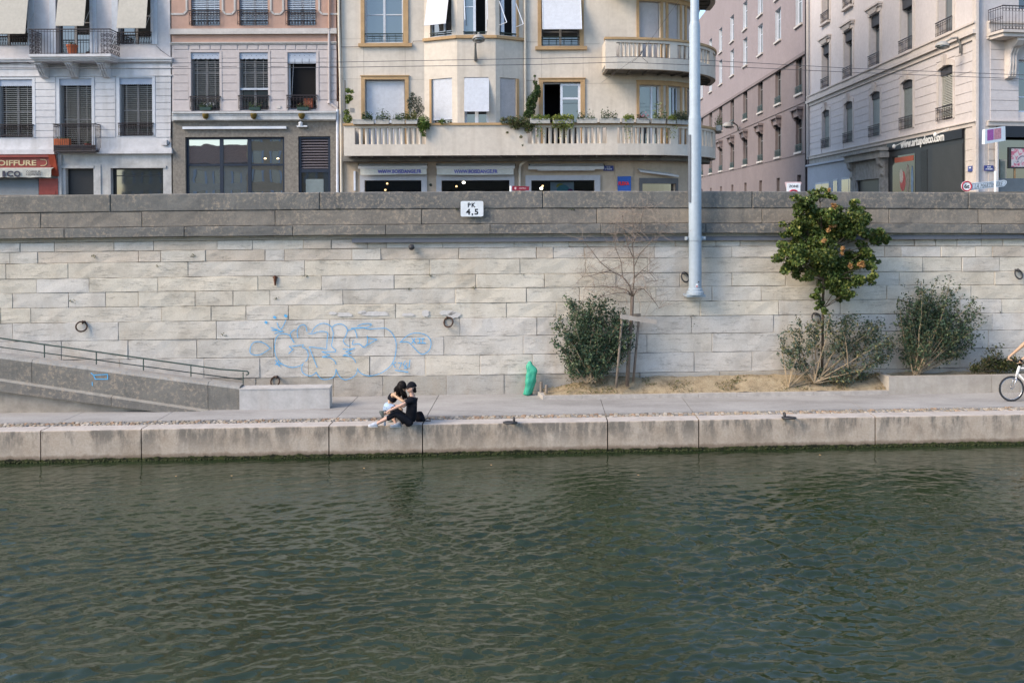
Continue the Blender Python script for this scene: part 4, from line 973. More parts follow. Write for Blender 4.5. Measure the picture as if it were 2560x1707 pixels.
def shutter(parent, pl, a0, a1, z0, z1, d, m_, pitch=.05, name='roller_shutter', top_d=None):
    mb = MB(); n = max(2, int((z1 - z0) / pitch)); td = d if top_d is None else top_d
    k = max(1, int((a1 - a0) / .3)) if pl.sub else 1
    for i in range(n):
        zb, zt = z0 + (z1 - z0) * i / n, z0 + (z1 - z0) * (i + 1) / n; db, dt = d + (td - d) * i / n, d + (td - d) * (i + 1) / n
        for j in range(k):
            p = a0 + (a1 - a0) * j / k; q = a0 + (a1 - a0) * (j + 1) / k
            mb.add([pl.M(p, zb, db), pl.M(q, zb, db), pl.M(q, zt - .006, dt + .006), pl.M(p, zt - .006, dt + .006), pl.M(p, zt, dt - .004), pl.M(q, zt, dt - .004)], [(0, 1, 2, 3), (3, 2, 5, 4)])
    pbox(mb, pl, a0, a1, z0 - .03, z0, d - .015, d + .012)
    return mb.build(name, m_, parent)
w = window(hc, CV, H2, PVC, None, .24, .05, ()); shutter(w, CV, H2[0] + .04, H2[1] - .04, H2[2] + .04, H2[3] - .03, -.14, SHUT)
w = window(hc, CV, H4, PVC, None, .2, .05, (), label='open window with one white sash and a dark room')
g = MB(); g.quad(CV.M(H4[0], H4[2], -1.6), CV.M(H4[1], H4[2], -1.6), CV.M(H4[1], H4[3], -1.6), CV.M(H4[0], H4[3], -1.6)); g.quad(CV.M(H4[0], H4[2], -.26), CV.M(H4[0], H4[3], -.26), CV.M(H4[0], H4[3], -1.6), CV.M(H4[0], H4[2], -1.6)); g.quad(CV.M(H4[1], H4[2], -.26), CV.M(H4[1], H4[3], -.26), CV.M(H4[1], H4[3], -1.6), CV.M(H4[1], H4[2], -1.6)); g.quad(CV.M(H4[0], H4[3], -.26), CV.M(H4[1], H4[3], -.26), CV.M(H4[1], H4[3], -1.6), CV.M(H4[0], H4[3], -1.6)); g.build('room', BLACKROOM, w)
a0, a1, z0, z1 = rect(CV, o4, 380, 665, 536, 960, -.12); sh = (a0, a1, H4[2] + .05, H4[3] - .06)
s_ = MB(); 
pbox(s_, CV, sh[0], sh[0] + .09, sh[2], sh[3], -.13, -.07); pbox(s_, CV, sh[1] - .09, sh[1], sh[2], sh[3], -.13, -.07)
for zz in (sh[2], sh[3] - .08, rect(CV, o4, 380, 766, 536, 780)[2]): pbox(s_, CV, sh[0] + .09, sh[1] - .09, zz, zz + .08, -.13, -.072)
s_ = s_.build('sash', PVC, w); g = MB(); g.quad(CV.M(sh[0], sh[2], -.1), CV.M(sh[1], sh[2], -.1), CV.M(sh[1], sh[3], -.1), CV.M(sh[0], sh[3], -.1)); g.build('pane', GLASS, s_)
w = window(hc, CV, H3, FRAMEG, GLASS, .2, .06, (.5,), (.15,)); railing(hc, CV, H3[0], H3[1], H3[2] + .02, H3[2] + .36, .0, GREENI, .32, False)
q = rect(CV, o4, 246, 190, 550, 226, .55); zt = rect(CV, o4, 240, -30, 530, -20)[3]
sh = shutter(w, CV, q[0], q[1], q[2], zt, .55, SHUT, .06, 'tilted_shutter', .03); mb = MB()
for a in (q[0], q[1]): mb.tube([CV.M(a, q[2] - .02, .56), CV.M(a, zt, .04)], .015, 5); mb.tube([CV.M(a, q[2], .55), CV.M(a, q[2] + .15, -.05)], .01, 5)
mb.build('shutter_arm', PVC, w)
for h in UPH[:2]: w = window(hc, CV, h, FRAMEW, GLASS, .2, .06, (.5,), (.4,))
for h in UPH[2:]: window(hc, CV, h, PVC, GLASS_PALE, .15, .05, (.5,))
for i, (a, b_, z0, z1) in enumerate(HC):
    up = i >= len(cur); w = window(hc, CV, (a, b_, z0, z1), PVC, None if up else glass_mat('sky_facing_glass', (.05, .07, .08)), .15, .05, (.62,) if not up else ())
    if up: shutter(w, CV, a + .03, b_ - .03, z0 + .02, z1 - .02, -.11, SHUTG, .05)
    mb = MB(); pbox(mb, CV, a - .11, a - .003, z0, z1, 0, .05); pbox(mb, CV, b_ + .003, b_ + .11, z0, z1, 0, .05); mb.build('trim', OCHRE, w)
for (z0, z1) in (zlow, zup):
    mb = MB(); e = cur[-1][1] + .11; s0 = cur[0][0] - .11; pbox(mb, CV, s0, e, z1 + .003, z1 + .15, 0, .06); pbox(mb, CV, s0 - .02, e, z1 + .15, z1 + .18, 0, .09); mb.build('lintel', OCHRE, hc)
# ---- bay window
fp = [(bayL, FAC_Y), (None, None), (None, None), (bayR, FAC_Y)]; BD = .62
xf0, xf1 = FACP.at(o3 + 950 * K, 450 * K, BD)[0], FACP.at(o3 + 1251 * K, 450 * K, BD)[0]
P_ = [Vector((bayL, FAC_Y)), Vector((xf0, FAC_Y - BD)), Vector((xf1, FAC_Y - BD)), Vector((bayR, FAC_Y))]
F = [Plane(P_[i], P_[i + 1] - P_[i]) for i in range(3)]; LN = [(P_[i + 1] - P_[i]).length for i in range(3)]
zsill = F[1].at(o3 + 1100 * K, 285 * K)[1]; zhead = F[1].at(o3 + 1100 * K, 607 * K)[1]; zfoot = zl['bot']
def fr(i, x0, y0, x1, y1): return rect(F[i], o3, x0, y0, x1, y1)
hb = [[(*fr(0, 750, 640, 910, 650)[:2], zl['bot'] + .25, zhead), (*fr(0, 737, 100, 905, 120)[:2], zsill + .06, zsill + 2.3)],
      [(*fr(1, 1006, 640, 1196, 650)[:2], zl['bot'] + .25, zhead), (*fr(1, 1000, 100, 1180, 120)[:2], zsill + .06, zsill + 2.3)],
      [(*fr(2, 1286, 640, 1412, 650)[:2], zl['bot'] + .25, zhead), (*fr(2, 1282, 100, 1414, 120)[:2], zsill + .06, zsill + 2.3)]]
mb = MB()
for i in range(3): wallgrid(mb, F[i], 0, LN[i], zfoot, TOPZ, hb[i] + [(hb[i][1][0], hb[i][1][1], hb[i][1][2] + 3.3, hb[i][1][3] + 3.3)], .16)
bay = mb.build('bay', CREAMW, hc)
mb = MB()
for i in range(3): F_ = F[i]; mb.mbox(lambda a, d, z: F_.M(a, z, d), -.02 if i != 1 else -.045, LN[i] + (.02 if i != 1 else .045), 0, .10 - .002 * i, zsill - .09, zsill + .02)
mb.build('sill_band', OCHRE, bay)
mb = MB(); pbox(mb, F[0], hb[0][0][0] - .09, hb[0][0][0] - .003, hb[0][0][2], zhead, -.02, .03); pbox(mb, F[2], hb[2][0][1] + .003, hb[2][0][1] + .12, hb[2][0][2], zhead, -.02, .03); pbox(mb, F[2], hb[2][1][1] + .003, hb[2][1][1] + .1, hb[2][1][2], hb[2][1][3], -.02, .03); mb.build('trim', OCHRE, bay)
def ws(i, j, *a, **k): return window(bay, F[i], hb[i][j], PVC, *a, **k)
w = ws(0, 0, GLASS, .14, .045, (.5,)); h = hb[0][0]; q = fr(0, 750, 920, 910, 935)[2]; shutter(w, F[0], h[0] + .02, h[1] - .02, q, h[3] - .01, -.05, SHUT, .05)
w = ws(1, 0, GLASS, .14, .09, (.5,)); h = hb[1][0]; q = F[1].at(o3 + 1110 * K, 870 * K, .30)[1]; shutter(w, F[1], h[0] + .0, h[1] + .02, q, h[3] - .02, .30, SHUT, .05, 'tilted_shutter', -.02)
w = ws(2, 0, GLASS, .14, .045, ()); h = hb[2][0]; shutter(w, F[2], h[0] + .02, h[1] - .02, fr(2, 1285, 920, 1412, 932)[2], h[3] - .01, -.05, SHUTG, .05)
w = ws(0, 1, GLASS, .14, .05, (.6,)); h = hb[0][1]; q = F[0].at(o3 + 770 * K, 190 * K, .42)[1]; shutter(w, F[0], h[0] - .02, h[1] - .02, q, h[3] - .05, .42, SHUT, .06, 'tilted_shutter', .0); railing(bay, F[0], h[0], h[1], h[2] + .02, h[2] + .16, -.02, GREENI, .3, False)
w = ws(1, 1, None, .14, .05, (), label='open window, dark room inside'); h = hb[1][1]
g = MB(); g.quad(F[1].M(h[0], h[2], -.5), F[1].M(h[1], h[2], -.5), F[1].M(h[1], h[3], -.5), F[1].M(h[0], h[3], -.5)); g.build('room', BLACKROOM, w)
mb = MB(); a0, a1 = h[0] + .05, h[0] + .47; pbox(mb, F[1], a1 - .1, a1, h[2] + .05, h[3], -.16, -.10); pbox(mb, F[1], a0, a1 - .1, h[2] + 1.08, h[2] + 1.12, -.15, -.11); s_ = mb.build('sash', PVC, w); g = MB(); g.quad(F[1].M(a0, h[2] + .05, -.13), F[1].M(a1 - .1, h[2] + .05, -.13), F[1].M(a1 - .1, h[3], -.13), F[1].M(a0, h[3], -.13)); g.build('pane', GLASS_PALE, s_)
mb = MB(); mb.tube([F[1].M(h[0], h[3], .0), F[1].M(h[0] + .08, h[2] + .48, .42)], .02, 5); mb.tube([F[1].M(h[1], h[3], .0), F[1].M(h[1] + .06, h[2] + .48, .42)], .015, 5); mb.tube([F[1].M(h[1] + .06, h[2] + .5, .42), F[1].M(h[1], h[2] + .3, .0)], .012, 5); mb.build('shutter_arm', PVC, w); railing(bay, F[1], h[0], h[1], h[2] + .02, h[2] + .12, -.02, GREENI, .45, False)
w = ws(2, 1, BLACKROOM, .14, .05, ()); h = hb[2][1]; mb = MB(); pbox(mb, F[2], h[0] + .1, h[0] + .24, h[2], h[3], -.13, -.06); pbox(mb, F[2], h[1] - .16, h[1] - .02, h[2], h[3], -.1, -.02); mb.build('sash', PVC, w); railing(bay, F[2], h[0], h[1], h[2] + .02, h[2] + .12, -.02, GREENI, .3, False)
mb = MB()
for (dx, l_) in ((0, .40), (h[1] - h[0] - .02, .42)): mb.tube([F[2].M(h[0] + dx, h[2] + 1.3, .0), F[2].M(h[0] + dx + .1, h[2] + .42, l_)], .018, 5); mb.tube([F[2].M(h[0] + dx + .1, h[2] + .42, l_), F[2].M(h[0] + dx, h[2] + .38, .0)], .014, 5)
mb.build('shutter_arm', PVC, w)
# ---- balconies
def balcony(Z, a0, a1, groups, nslots, label=None, solid_to=None, beam=False):
    mb = MB(); th = .20; BL = LB
    def bx(s0, s1, z0, z1, e0, e1, m=0):
        n = max(1, int((s1 - s0) / .22)); mb.mbox(lambda a, e, z: BL.M(a, z, -e), s0, s1, e0, e1, z0, z1, m, n)
    bx(a0, a1, Z['bot'], Z['slot'], 0, th); bx(a0, a1, Z['rail'], Z['top'] - .09, 0, th)
    edges = [a0] + [q for g_ in groups for q in g_] + [a1]
    for s0, s1 in zip(edges[::2], edges[1::2]): bx(s0, s1, Z['slot'], Z['rail'], .001, th)
    b_ = mb.build('balcony', CREAMW, hc)
    if label: b_['label'] = label
    mb = MB(); bx2 = lambda s0, s1, z0, z1, e0, e1: mb.mbox(lambda a, e, z: BL.M(a, z, -e), s0, s1, e0, e1, z0, z1, 0, max(1, int((s1 - s0) / .22)))
    bx2(a0 - .03, a1, Z['top'] - .09, Z['top'], -.05, th + .05); mb.build('top_rail', OCHRE, b_)
    for (g0, g1), n in zip(groups, nslots):       # rounded balusters between the open slots
        for i in range(1, n):
            mb = MB()
            c = g0 + (g1 - g0) * i / n; w_ = (g1 - g0) / n * .34
            pts = []
            for zf_, k in ((0, .9), (.1, .92), (.85, 1.1), (1, 1.12)): pts.append((w_ * k, (Z['rail'] - Z['slot']) * zf_))
            mb.lathe(pts, BL.M(c, Z['slot'], -.10), 10); mb.build('baluster', CREAMW, b_, smooth=True, autosmooth=50)
    mb = MB(); n = int((a1 - a0) / .25); 
    mb.mbox(lambda a, e, z: BL.M(a, z, -e) if e < .5 else CV.M(a, z, .0), a0, a1, th - .01, .9, Z['bot'] + .02, Z['bot'] + .17, 0, n)
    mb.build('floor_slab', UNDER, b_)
    mb = MB()                       # joists under the slab
    s = a0 + .35
    while s < min(a1, 10.5):
        mb.mbox(lambda a, e, z: BL.M(a, z, -e) if e < .5 else CV.M(a, z, .0), s, s + .07, th + .02, .9, Z['bot'] - .04, Z['bot'] + .02, 0, 1); s += .62
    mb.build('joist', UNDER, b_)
    mb = MB(); p = [BL.M(a0 + .002, Z['bot'] + .002, -.202), CV.M(a0 + .002, Z['bot'] + .002, 0), CV.M(a0 + .002, Z['top'] - .093, 0), BL.M(a0 + .002, Z['top'] - .093, -.202)]; mb.prism(p, (.13, 0, 0)); mb.build('end_wall', CREAMW, b_)
    return b_
def sx(off, x): return LB.at(off + x * K, 1060 * K)[0]
def sxu(x): return LB.at(o4 + x * K, 390 * K)[0]
gl = [(sx(o3, 147), sx(o3, 706)), (sx(o4, 124), sx(o4, 742)), (sx(o4, 824), sx(o4, 1242)), (sx(o4, 1304), sx(o4, 1304) + 1.9)]
bl = balcony(zl, sx(o3, 62), 4.95 + 3 * 1.7, gl, (12, 14, 11, 9), 'long first floor balcony with flower boxes along its rail')
aU = LB.at(o4 + 735 * K, 540 * K)[0]
gu = [(sxu(820), sxu(1240)), (sxu(1300), sxu(1300) + 1.6), (sxu(1300) + 1.9, sxu(1300) + 2.6)]
bu = balcony(zu, aU, 4.95 + 3 * 1.7, gu, (11, 8, 4), 'short curved upper balcony')
Z3 = {k: v + dz for k, v in zu.items()}
balcony(Z3, aU + .2, 4.95 + 3 * 1.7, [], ())
# dark beam strip under the long balcony
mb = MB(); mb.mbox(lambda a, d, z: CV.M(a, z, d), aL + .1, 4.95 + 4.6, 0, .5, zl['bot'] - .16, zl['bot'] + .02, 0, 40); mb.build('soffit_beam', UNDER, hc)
# drain pipes
mb = MB(); mb.tube(pathpx(FACP, o3, [(20, -300), (24, 200), (36, 700), (44, 1600)], .09), .055, 10); mb.build('drainpipe', paint('cream_pipe', (.58, .53, .45), .6), hc, smooth=True, autosmooth=40)
mb = MB(); mb.tube(pathpx(FACP, o3, [(1481, -300), (1484, 500), (1487, 900)], .08), .05, 10); mb.tube(pathpx(FACP, o4, [(115, 1258), (90, 1275), (66, 1290), (60, 1320), (62, 1600)], .10), .05, 10); mb.build('drainpipe', MATS['cream_pipe'], hc, smooth=True, autosmooth=40)
# ---- shops
def glass_thin():
    m, nt, b = nodes_of('clear_shop_glass'); nt.nodes.remove(b)
    t = N(nt, 'ShaderNodeBsdfTransparent'); t.inputs[0].default_value = (.55, .57, .6, 1); g = N(nt, 'ShaderNodeBsdfGlossy', Roughness=.02); fr_ = N(nt, 'ShaderNodeFresnel', IOR=1.45); mx = N(nt, 'ShaderNodeMixShader')
    L(nt, fr_.outputs[0], mx.inputs[0]); L(nt, t.outputs[0], mx.inputs[1]); L(nt, g.outputs[0], mx.inputs[2]); L(nt, mx.outputs[0], nt.nodes['Material Output'].inputs[0]); return m
CLEAR = glass_thin()
def room(parent, pl, h, depth, m_):
    g = MB(); a0, a1, z0, z1 = h; P = pl.M
    a0 -= .3; a1 += .3
    g.quad(P(a0, z0, -depth), P(a1, z0, -depth), P(a1, z1 + .3, -depth), P(a0, z1 + .3, -depth)); g.quad(P(a0, z0, -.3), P(a0, z1 + .3, -.3), P(a0, z1 + .3, -depth), P(a0, z0, -depth)); g.quad(P(a1, z0, -.3), P(a1, z1 + .3, -.3), P(a1, z1 + .3, -depth), P(a1, z0, -depth))
    g.quad(P(a0, z1 + .3, -.3), P(a1, z1 + .3, -.3), P(a1, z1 + .3, -depth), P(a0, z1 + .3, -depth)); g.quad(P(a0, z0, -.3), P(a1, z0, -.3), P(a1, z0, -depth), P(a0, z0, -depth))
    return g.build('room', m_, parent)
ROOM = paint('dim_shop_interior', (.03, .028, .028), .9, .4, 1)
m_, nt_, b_ = nodes_of('cool_white_lamp'); b_.inputs['Emission Color'].default_value = (1, .9, .68, 1); b_.inputs['Emission Strength'].default_value = 5; LAMPW = m_
for i, (h, o_) in enumerate(zip(shops, (o3, o3, o4))):
    x0, x1 = ((185, 712), (785, 1397), (105, 692))[i]; mb = MB(); r_ = rect(CV, o_, x0, 1375, x1, 1415, .10)
    pbox(mb, CV, r_[0], h[0], h[2] - .2, r_[3], 0, .10); pbox(mb, CV, h[1], r_[1], h[2] - .2, r_[3], 0, .10); pbox(mb, CV, h[0], h[1], h[3], r_[3], 0, .098)
    pbox(mb, CV, h[0], h[1], h[2] - .2, h[2], 0, .09); sf = mb.build('shop_window', SHOPG, hc)
    g = MB(); g.quad(CV.M(h[0], h[2], -.1), CV.M(h[1], h[2], -.1), CV.M(h[1], h[3], -.1), CV.M(h[0], h[3], -.1)); g.build('pane', CLEAR, sf); room(sf, CV, h, 2.2, ROOM)
    mb = MB(); lamps = ([(400, 1440, WARM), (385, 1490, WARM)], [(1000, 1432, LAMPW), (943, 1462, WARM)], [(240, 1458, WARM), (228, 1478, LAMPW)])[i]
    for x, y, mm in lamps:
        mb = MB(); c = CV.M(*CV.at(o_ + x * K, y * K, -.6), -.6); mb.ball(c, .07 if mm is LAMPW else .045, 8, 0, (1, .5, .8)); mb.tube([c + Vector((0, 0, .05)), c + Vector((0, 0, .5))], .008, 4, 1); mb.build('lamp', [mm, BLACKROOM], sf)
    # awning cases / valances
    mb = MB(); y0, y1 = (1303, 1322) if i < 2 else (1305, 1328)
    xa, xb = ((172, 712), (785, 1402), (128, 720))[i]; r_ = rect(CV, o_, xa, y0, xb, y1, .34)
    mb.mbox(lambda a, d, z: CV.M(a, z, d), r_[0], r_[1], .14, .34, r_[2], r_[3]); mb.add([CV.M(r_[0], r_[3], .33), CV.M(r_[1], r_[3], .33), CV.M(r_[1], r_[3] + .13, .06), CV.M(r_[0], r_[3] + .13, .06)], [(0, 1, 2, 3)])
    if i == 2: r2 = rect(CV, o_, 200, 1328, 648, 1338, .33); mb.mbox(lambda a, d, z: CV.M(a, z, d), r2[0], r2[1], .28, .33, r2[2], r2[3] - .003)
    aw = mb.build('awning', CASE, hc)
    mb = MB()
    for xe in (xa + 8, xb - 2): mb.tube([CV.M(*CV.at(o_ + xe * K, 1300 * K, .2), .2), CV.M(*CV.at(o_ + xe * K, 1290 * K, .02), .02)], .04, 6)
    mb.build('awning_arm', BLACKROOM, aw)
    if i < 2:
        r_ = rect(CV, o_, (190, 790)[i], 1322, (710, 1392)[i], 1371, .34); mb = MB(); n = 16
        for k in range(n):
            a = r_[0] + (r_[1] - r_[0]) * k / n; b_ = r_[0] + (r_[1] - r_[0]) * (k + 1) / n; f = lambda x: .34 + .012 * math.sin(x * 5)
            mb.prism([CV.M(a, r_[2] + .02 * math.sin(a * 1.3) * .4, f(a)), CV.M(b_, r_[2] + .02 * math.sin(b_ * 1.3) * .4, f(b_)), CV.M(b_, r_[3] - .003, f(b_)), CV.M(a, r_[3] - .003, f(a))], (0, .006, 0))
        mb.build('valance', paint('pale_awning_cloth', (.52, .53, .50), .85, .1, 3), aw)
        t0, t1 = ((326, 670), (924, 1266))[i]; q = rect(CV, o_, t0, 1330, t1, 1360, .355); mb = MB(); text_into(mb, 'WWW.BOISDANGE.FR', q[3] - q[2], CV.M((q[0] + q[1]) / 2, (q[2] + q[3]) / 2, .354), depth=.004, width=q[1] - q[0], bold=.035); mb.build('lettering', paint('violet_lettering', (.13, .13, .40), .7), aw)
mb = MB(); r_ = rect(CV, o4, 300, 1428, 484, 1600, -.22); mb.mbox(lambda a, d, z: CV.M(a, z, d), r_[0], r_[1], -.24, -.22, r_[2], r_[3]); ps = mb.build('poster', paint('pale_blue_poster', (.42, .55, .60), .6), hc)
def disc(mb, pl, a, z, ra, rz, d, t0=0, t1=math.pi, n=16): mb.prism([pl.M(a + ra * math.cos(t0 + (t1 - t0) * i / n), z + rz * math.sin(t0 + (t1 - t0) * i / n), d) for i in range(n + 1)], pl.M(a, z, d + .004) - pl.M(a, z, d))
for (x, y, rx, ry, col, nm, d) in ((378, 1468, 34, 30, (.55, .50, .08), 'yellow_shape', -.219), (400, 1500, 52, 52, (.10, .38, .42), 'teal_shape', -.214), (455, 1500, 22, 20, (.22, .05, .20), 'purple_shape', -.209)):
    mb = MB(); a, z = CV.at(o4 + x * K, y * K, d); disc(mb, CV, a, z, rx * .00506, ry * .00506, d); mb.build(nm, paint(nm, col, .6), ps)
# corner shop awning and window
mb = MB(); pbox(mb, CV, cshop[0] - .12, cshop[1] + .12, cshop[3], cshop[3] + .22, 0, .06); pbox(mb, CV, cshop[0] - .12, cshop[0], cshop[2], cshop[3], 0, .058); pbox(mb, CV, cshop[1], cshop[1] + .12, cshop[2], cshop[3], 0, .058)
sf = mb.build('shop_window', paint('dark_grey_frame', (.10, .10, .105), .5), hc); g = MB(); n = 6
for i in range(n): p = cshop[0] + (cshop[1] - cshop[0]) * i / n; q = cshop[0] + (cshop[1] - cshop[0]) * (i + 1) / n; g.quad(CV.M(p, cshop[2], -.1), CV.M(q, cshop[2], -.1), CV.M(q, cshop[3], -.1), CV.M(p, cshop[3], -.1))
g.build('pane', GLASS, sf)
p0 = CV.M(*CV.at(o4 + 1005 * K, 1350 * K, .3), .3); p1 = CV.M(*CV.at(o4 + 1305 * K, 1388 * K, .35), .35); mb = MB(); mb.prism([p0, p1, p1 + Vector((0, 0, .07)), p0 + Vector((0, 0, .07))], (.03, .05, 0)); mb.prism([p0 + Vector((.0, .06, .03)), p1 + Vector((0, .06, .03)), p1 + Vector((-.4, .3, .2)), p0 + Vector((-.1, .4, .2))], (0, 0, .02)); mb.build('awning', CASE, hc)
mb = MB(); pxbox(mb, FACP, o3, 138, 1342, 152, 1496, 0, .09); mb.build('light_tube', PVC, hc)
mb = MB(); c = FACP.M(*FACP.at(o3 + 742 * K, 1448 * K, .05), .05); mb.ball(c, .05, 8, 0, (1, .8, 1)); mb.tube([c, c + Vector((0, .06, -.03))], .05, 6); mb.build('door_bell', GREENI, hc)
mb = MB(); pxbox(mb, FACP, o3, 110, 848, 140, 880, .002, .02); mb.build('vent', paint('grey_vent', (.25, .25, .25)), hc)
mb = MB(); mb.tube(pathpx(FACP, o3, [(20, 368), (60, 370), (170, 368), (190, 366)], .05), .008, 4); mb.tube(pathpx(FACP, o3, [(598, 345), (606, 325), (690, 322)], .05), .008, 4); mb.build('cable', IRON, hc)

# ================================================================== buildings along the side street
E0 = on_y(2440, 300, FAC_Y); ST_ = Plane((E0.x, E0.y), (.0445, 1)); ST_.n = -ST_.n if ST_.n.x > 0 else ST_.n
FR_ = Plane((E0.x + .34, E0.y - .04), (1, .157))
o5, o6 = 1720, 2040
EW = paint('blush_white_stone', (.57, .53, .525), .8, .07, .7, .08, streak=.12, dirt=(.45, .42, .41)); ETR = paint('warm_pale_stone', (.55, .50, .465), .8, .1, 1.5, .1)
GREYSTONE = paint('grey_carved_stone', (.33, .32, .30), .85, .3, 4, .3)
he = thing('corner_house', 'pale blush stone corner house with arched first floor windows and black gallery shopfronts', 'building', (E0.x, E0.y, ROAD_Z))
def zat(px_, py_): return ST_.at(px_, py_)[1]
zc1, zc0 = zat(2436, 190 * K), zat(2436, 285 * K); zb1, zb0 = zat(2436, 955 * K), zat(2436, 992 * K)
aEnd = ST_.at(2022, 400)[0]
ac = [ST_.at(o6 + (x0 + x1) / 2 * K, 700 * K)[0] for x0, x1 in ((960, 1050), (680, 760), (442, 512), (230, 292), (46, 100))]
sp = np.polyfit(range(5), ac, 1); ac = [sp[1] + sp[0] * i for i in range(5)]
WW = .70
z10, z11 = zat(o6 + 1000 * K, 945 * K), zat(o6 + 1000 * K, 515 * K); z20, z21 = zat(o6 + 1020 * K, 270 * K), None
z21 = ST_.at(o6 + 80 * K, 350 * K)[1]; z30 = z21 + 1.35
A1 = [(a - WW, a + WW, z10, z11) for a in ac]; A2 = [(a - WW, a + WW, z20, z21) for a in ac]; A3 = [(a - WW, a + WW, z30, z30 + 2.5) for a in ac]; A4 = [(a - WW, a + WW, z30 + 3.2, z30 + 4.2) for a in ac]
TE = 22.5
mb = MB(); wallgrid(mb, ST_, 0, aEnd, zb0, TE, A1 + A2 + A3 + A4, .3); mb.build('street_wall', EW, he)
gz = zb0
EG = [(ST_.at(o6 + 385 * K, 1400 * K)[0], ST_.at(o6 + 512 * K, 1400 * K)[0])]
mb = MB(); wallgrid(mb, ST_, 0, aEnd, ROAD_Z - .2, gz, [], .1); mb.build('ground_floor', GREYSTONE, he)
p1, p2 = FR_.M(0, 0), FR_.M(14, 0)
fw_h = rect(FR_, o6, 1588, 470, 1700, 880); fw_h = (fw_h[0], fw_h[0] + 1.3, fw_h[2], fw_h[3]); fu = (fw_h[0], fw_h[1], zc1 + .6, zc1 + 3.2)
mb = MB(); wallgrid(mb, FR_, 0, 14, zb0, TE, [fw_h, fu, (fw_h[0] + 4, fw_h[1] + 4, fw_h[2], fw_h[3]), (fu[0] + 4, fu[1] + 4, fu[2], fu[3])], .3)
c0 = ST_.M(0, 0); mb.quad((c0.x, c0.y, ROAD_Z - .2), (p1.x, p1.y, ROAD_Z - .2), (p1.x, p1.y, TE), (c0.x, c0.y, TE)); mb.build('front_wall', EW, he)
fsx = FR_.at(o6 + 1415 * K, 1200 * K)[0]
mb = MB(); wallgrid(mb, FR_, 0, fsx, ROAD_Z - .2, zb0, [], .1); pbox(mb, ST_, 0, .75, ROAD_Z - .2, zb0, 0, .05)
zz = zb0 - .05
while zz > ROAD_Z + .2:
    pbox(mb, ST_, .12, .72, zz - .42, zz - .02, .05, .07); pbox(mb, FR_, .14, fsx, zz - .42, zz - .02, 0, .03); zz -= .44
pbox(mb, ST_, -.22, .10, ROAD_Z - .2, TE, .0, .10); mb.build('corner_pier', ETR, he)
mb = MB(); e = ST_.M(aEnd, 0); f_ = FR_.M(14, 0); bk = Vector((f_.x, e.y, 0))
for s_, t_ in ((e, bk), (bk, f_)): mb.quad((s_.x, s_.y, ROAD_Z - .2), (t_.x, t_.y, ROAD_Z - .2), (t_.x, t_.y, TE), (s_.x, s_.y, TE))
mb.quad((c0.x, c0.y, TE), (f_.x, f_.y, TE), (bk.x, bk.y, TE), (e.x, e.y, TE)); mb.build('rear_wall', EW, he)
# rustication by courses
mb = MB(); cz = list(np.linspace(zb1 + .02, zc0 - .16, 9)); 
segs = []; edges = [.25] + [q for a in sorted(ac) for q in (a - WW - .2, a + WW + .2)] + [aEnd - .1]
for s0, s1 in zip(edges[::2], edges[1::2]):
    for z0, z1 in zip(cz, cz[1:]): pbox(mb, ST_, s0, s1, z0 + .012, z1 - .012, 0, .03)
for a in ac:
    for z0, z1 in zip(cz, cz[1:]):
        if z1 > z11 + .2: pbox(mb, ST_, a - WW - .2, a + WW + .2, max(z0 + .012, z11 + .22), z1 - .012, 0, .028)
for s0, s1 in ((.22, fw_h[0] - .02), (fw_h[1] + .02, 5)):
    for z0, z1 in zip(cz, cz[1:]): pbox(mb, FR_, s0, s1, z0 + .012, z1 - .012, 0, .03)
mb.build('rustication', EW, he)
mb = MB()
for (zA, zB, d) in ((zc0 - .16, zc0 + .05, .10), (zc0 + .05, zc0 + .22, .22), (zc0 + .22, zc1 - .02, .12), (zc1 - .02, zc1 + .06, .18), (zb0, zb0 + .16, .10), (zb0 + .16, zb1 + .02, .16)):
    pbox(mb, ST_, -.2, aEnd, zA, zB - .003, 0, d); pbox(mb, FR_, .06, 14, zA + .002, zB - .001, 0, d)
mb.build('cornice', ETR, he)
VALD = paint('dark_blind_box', (.06, .06, .068), .7, .2)
BLT = [paint('pale_slats', (.42, .43, .40), .6), paint('grey_green_blind', (.22, .25, .245), .6), paint('pale_teal_blind', (.27, .32, .33), .6), paint('grey_green_blind', (.2, .2, .2)), paint('grey_green_blind', (.2, .2, .2))]
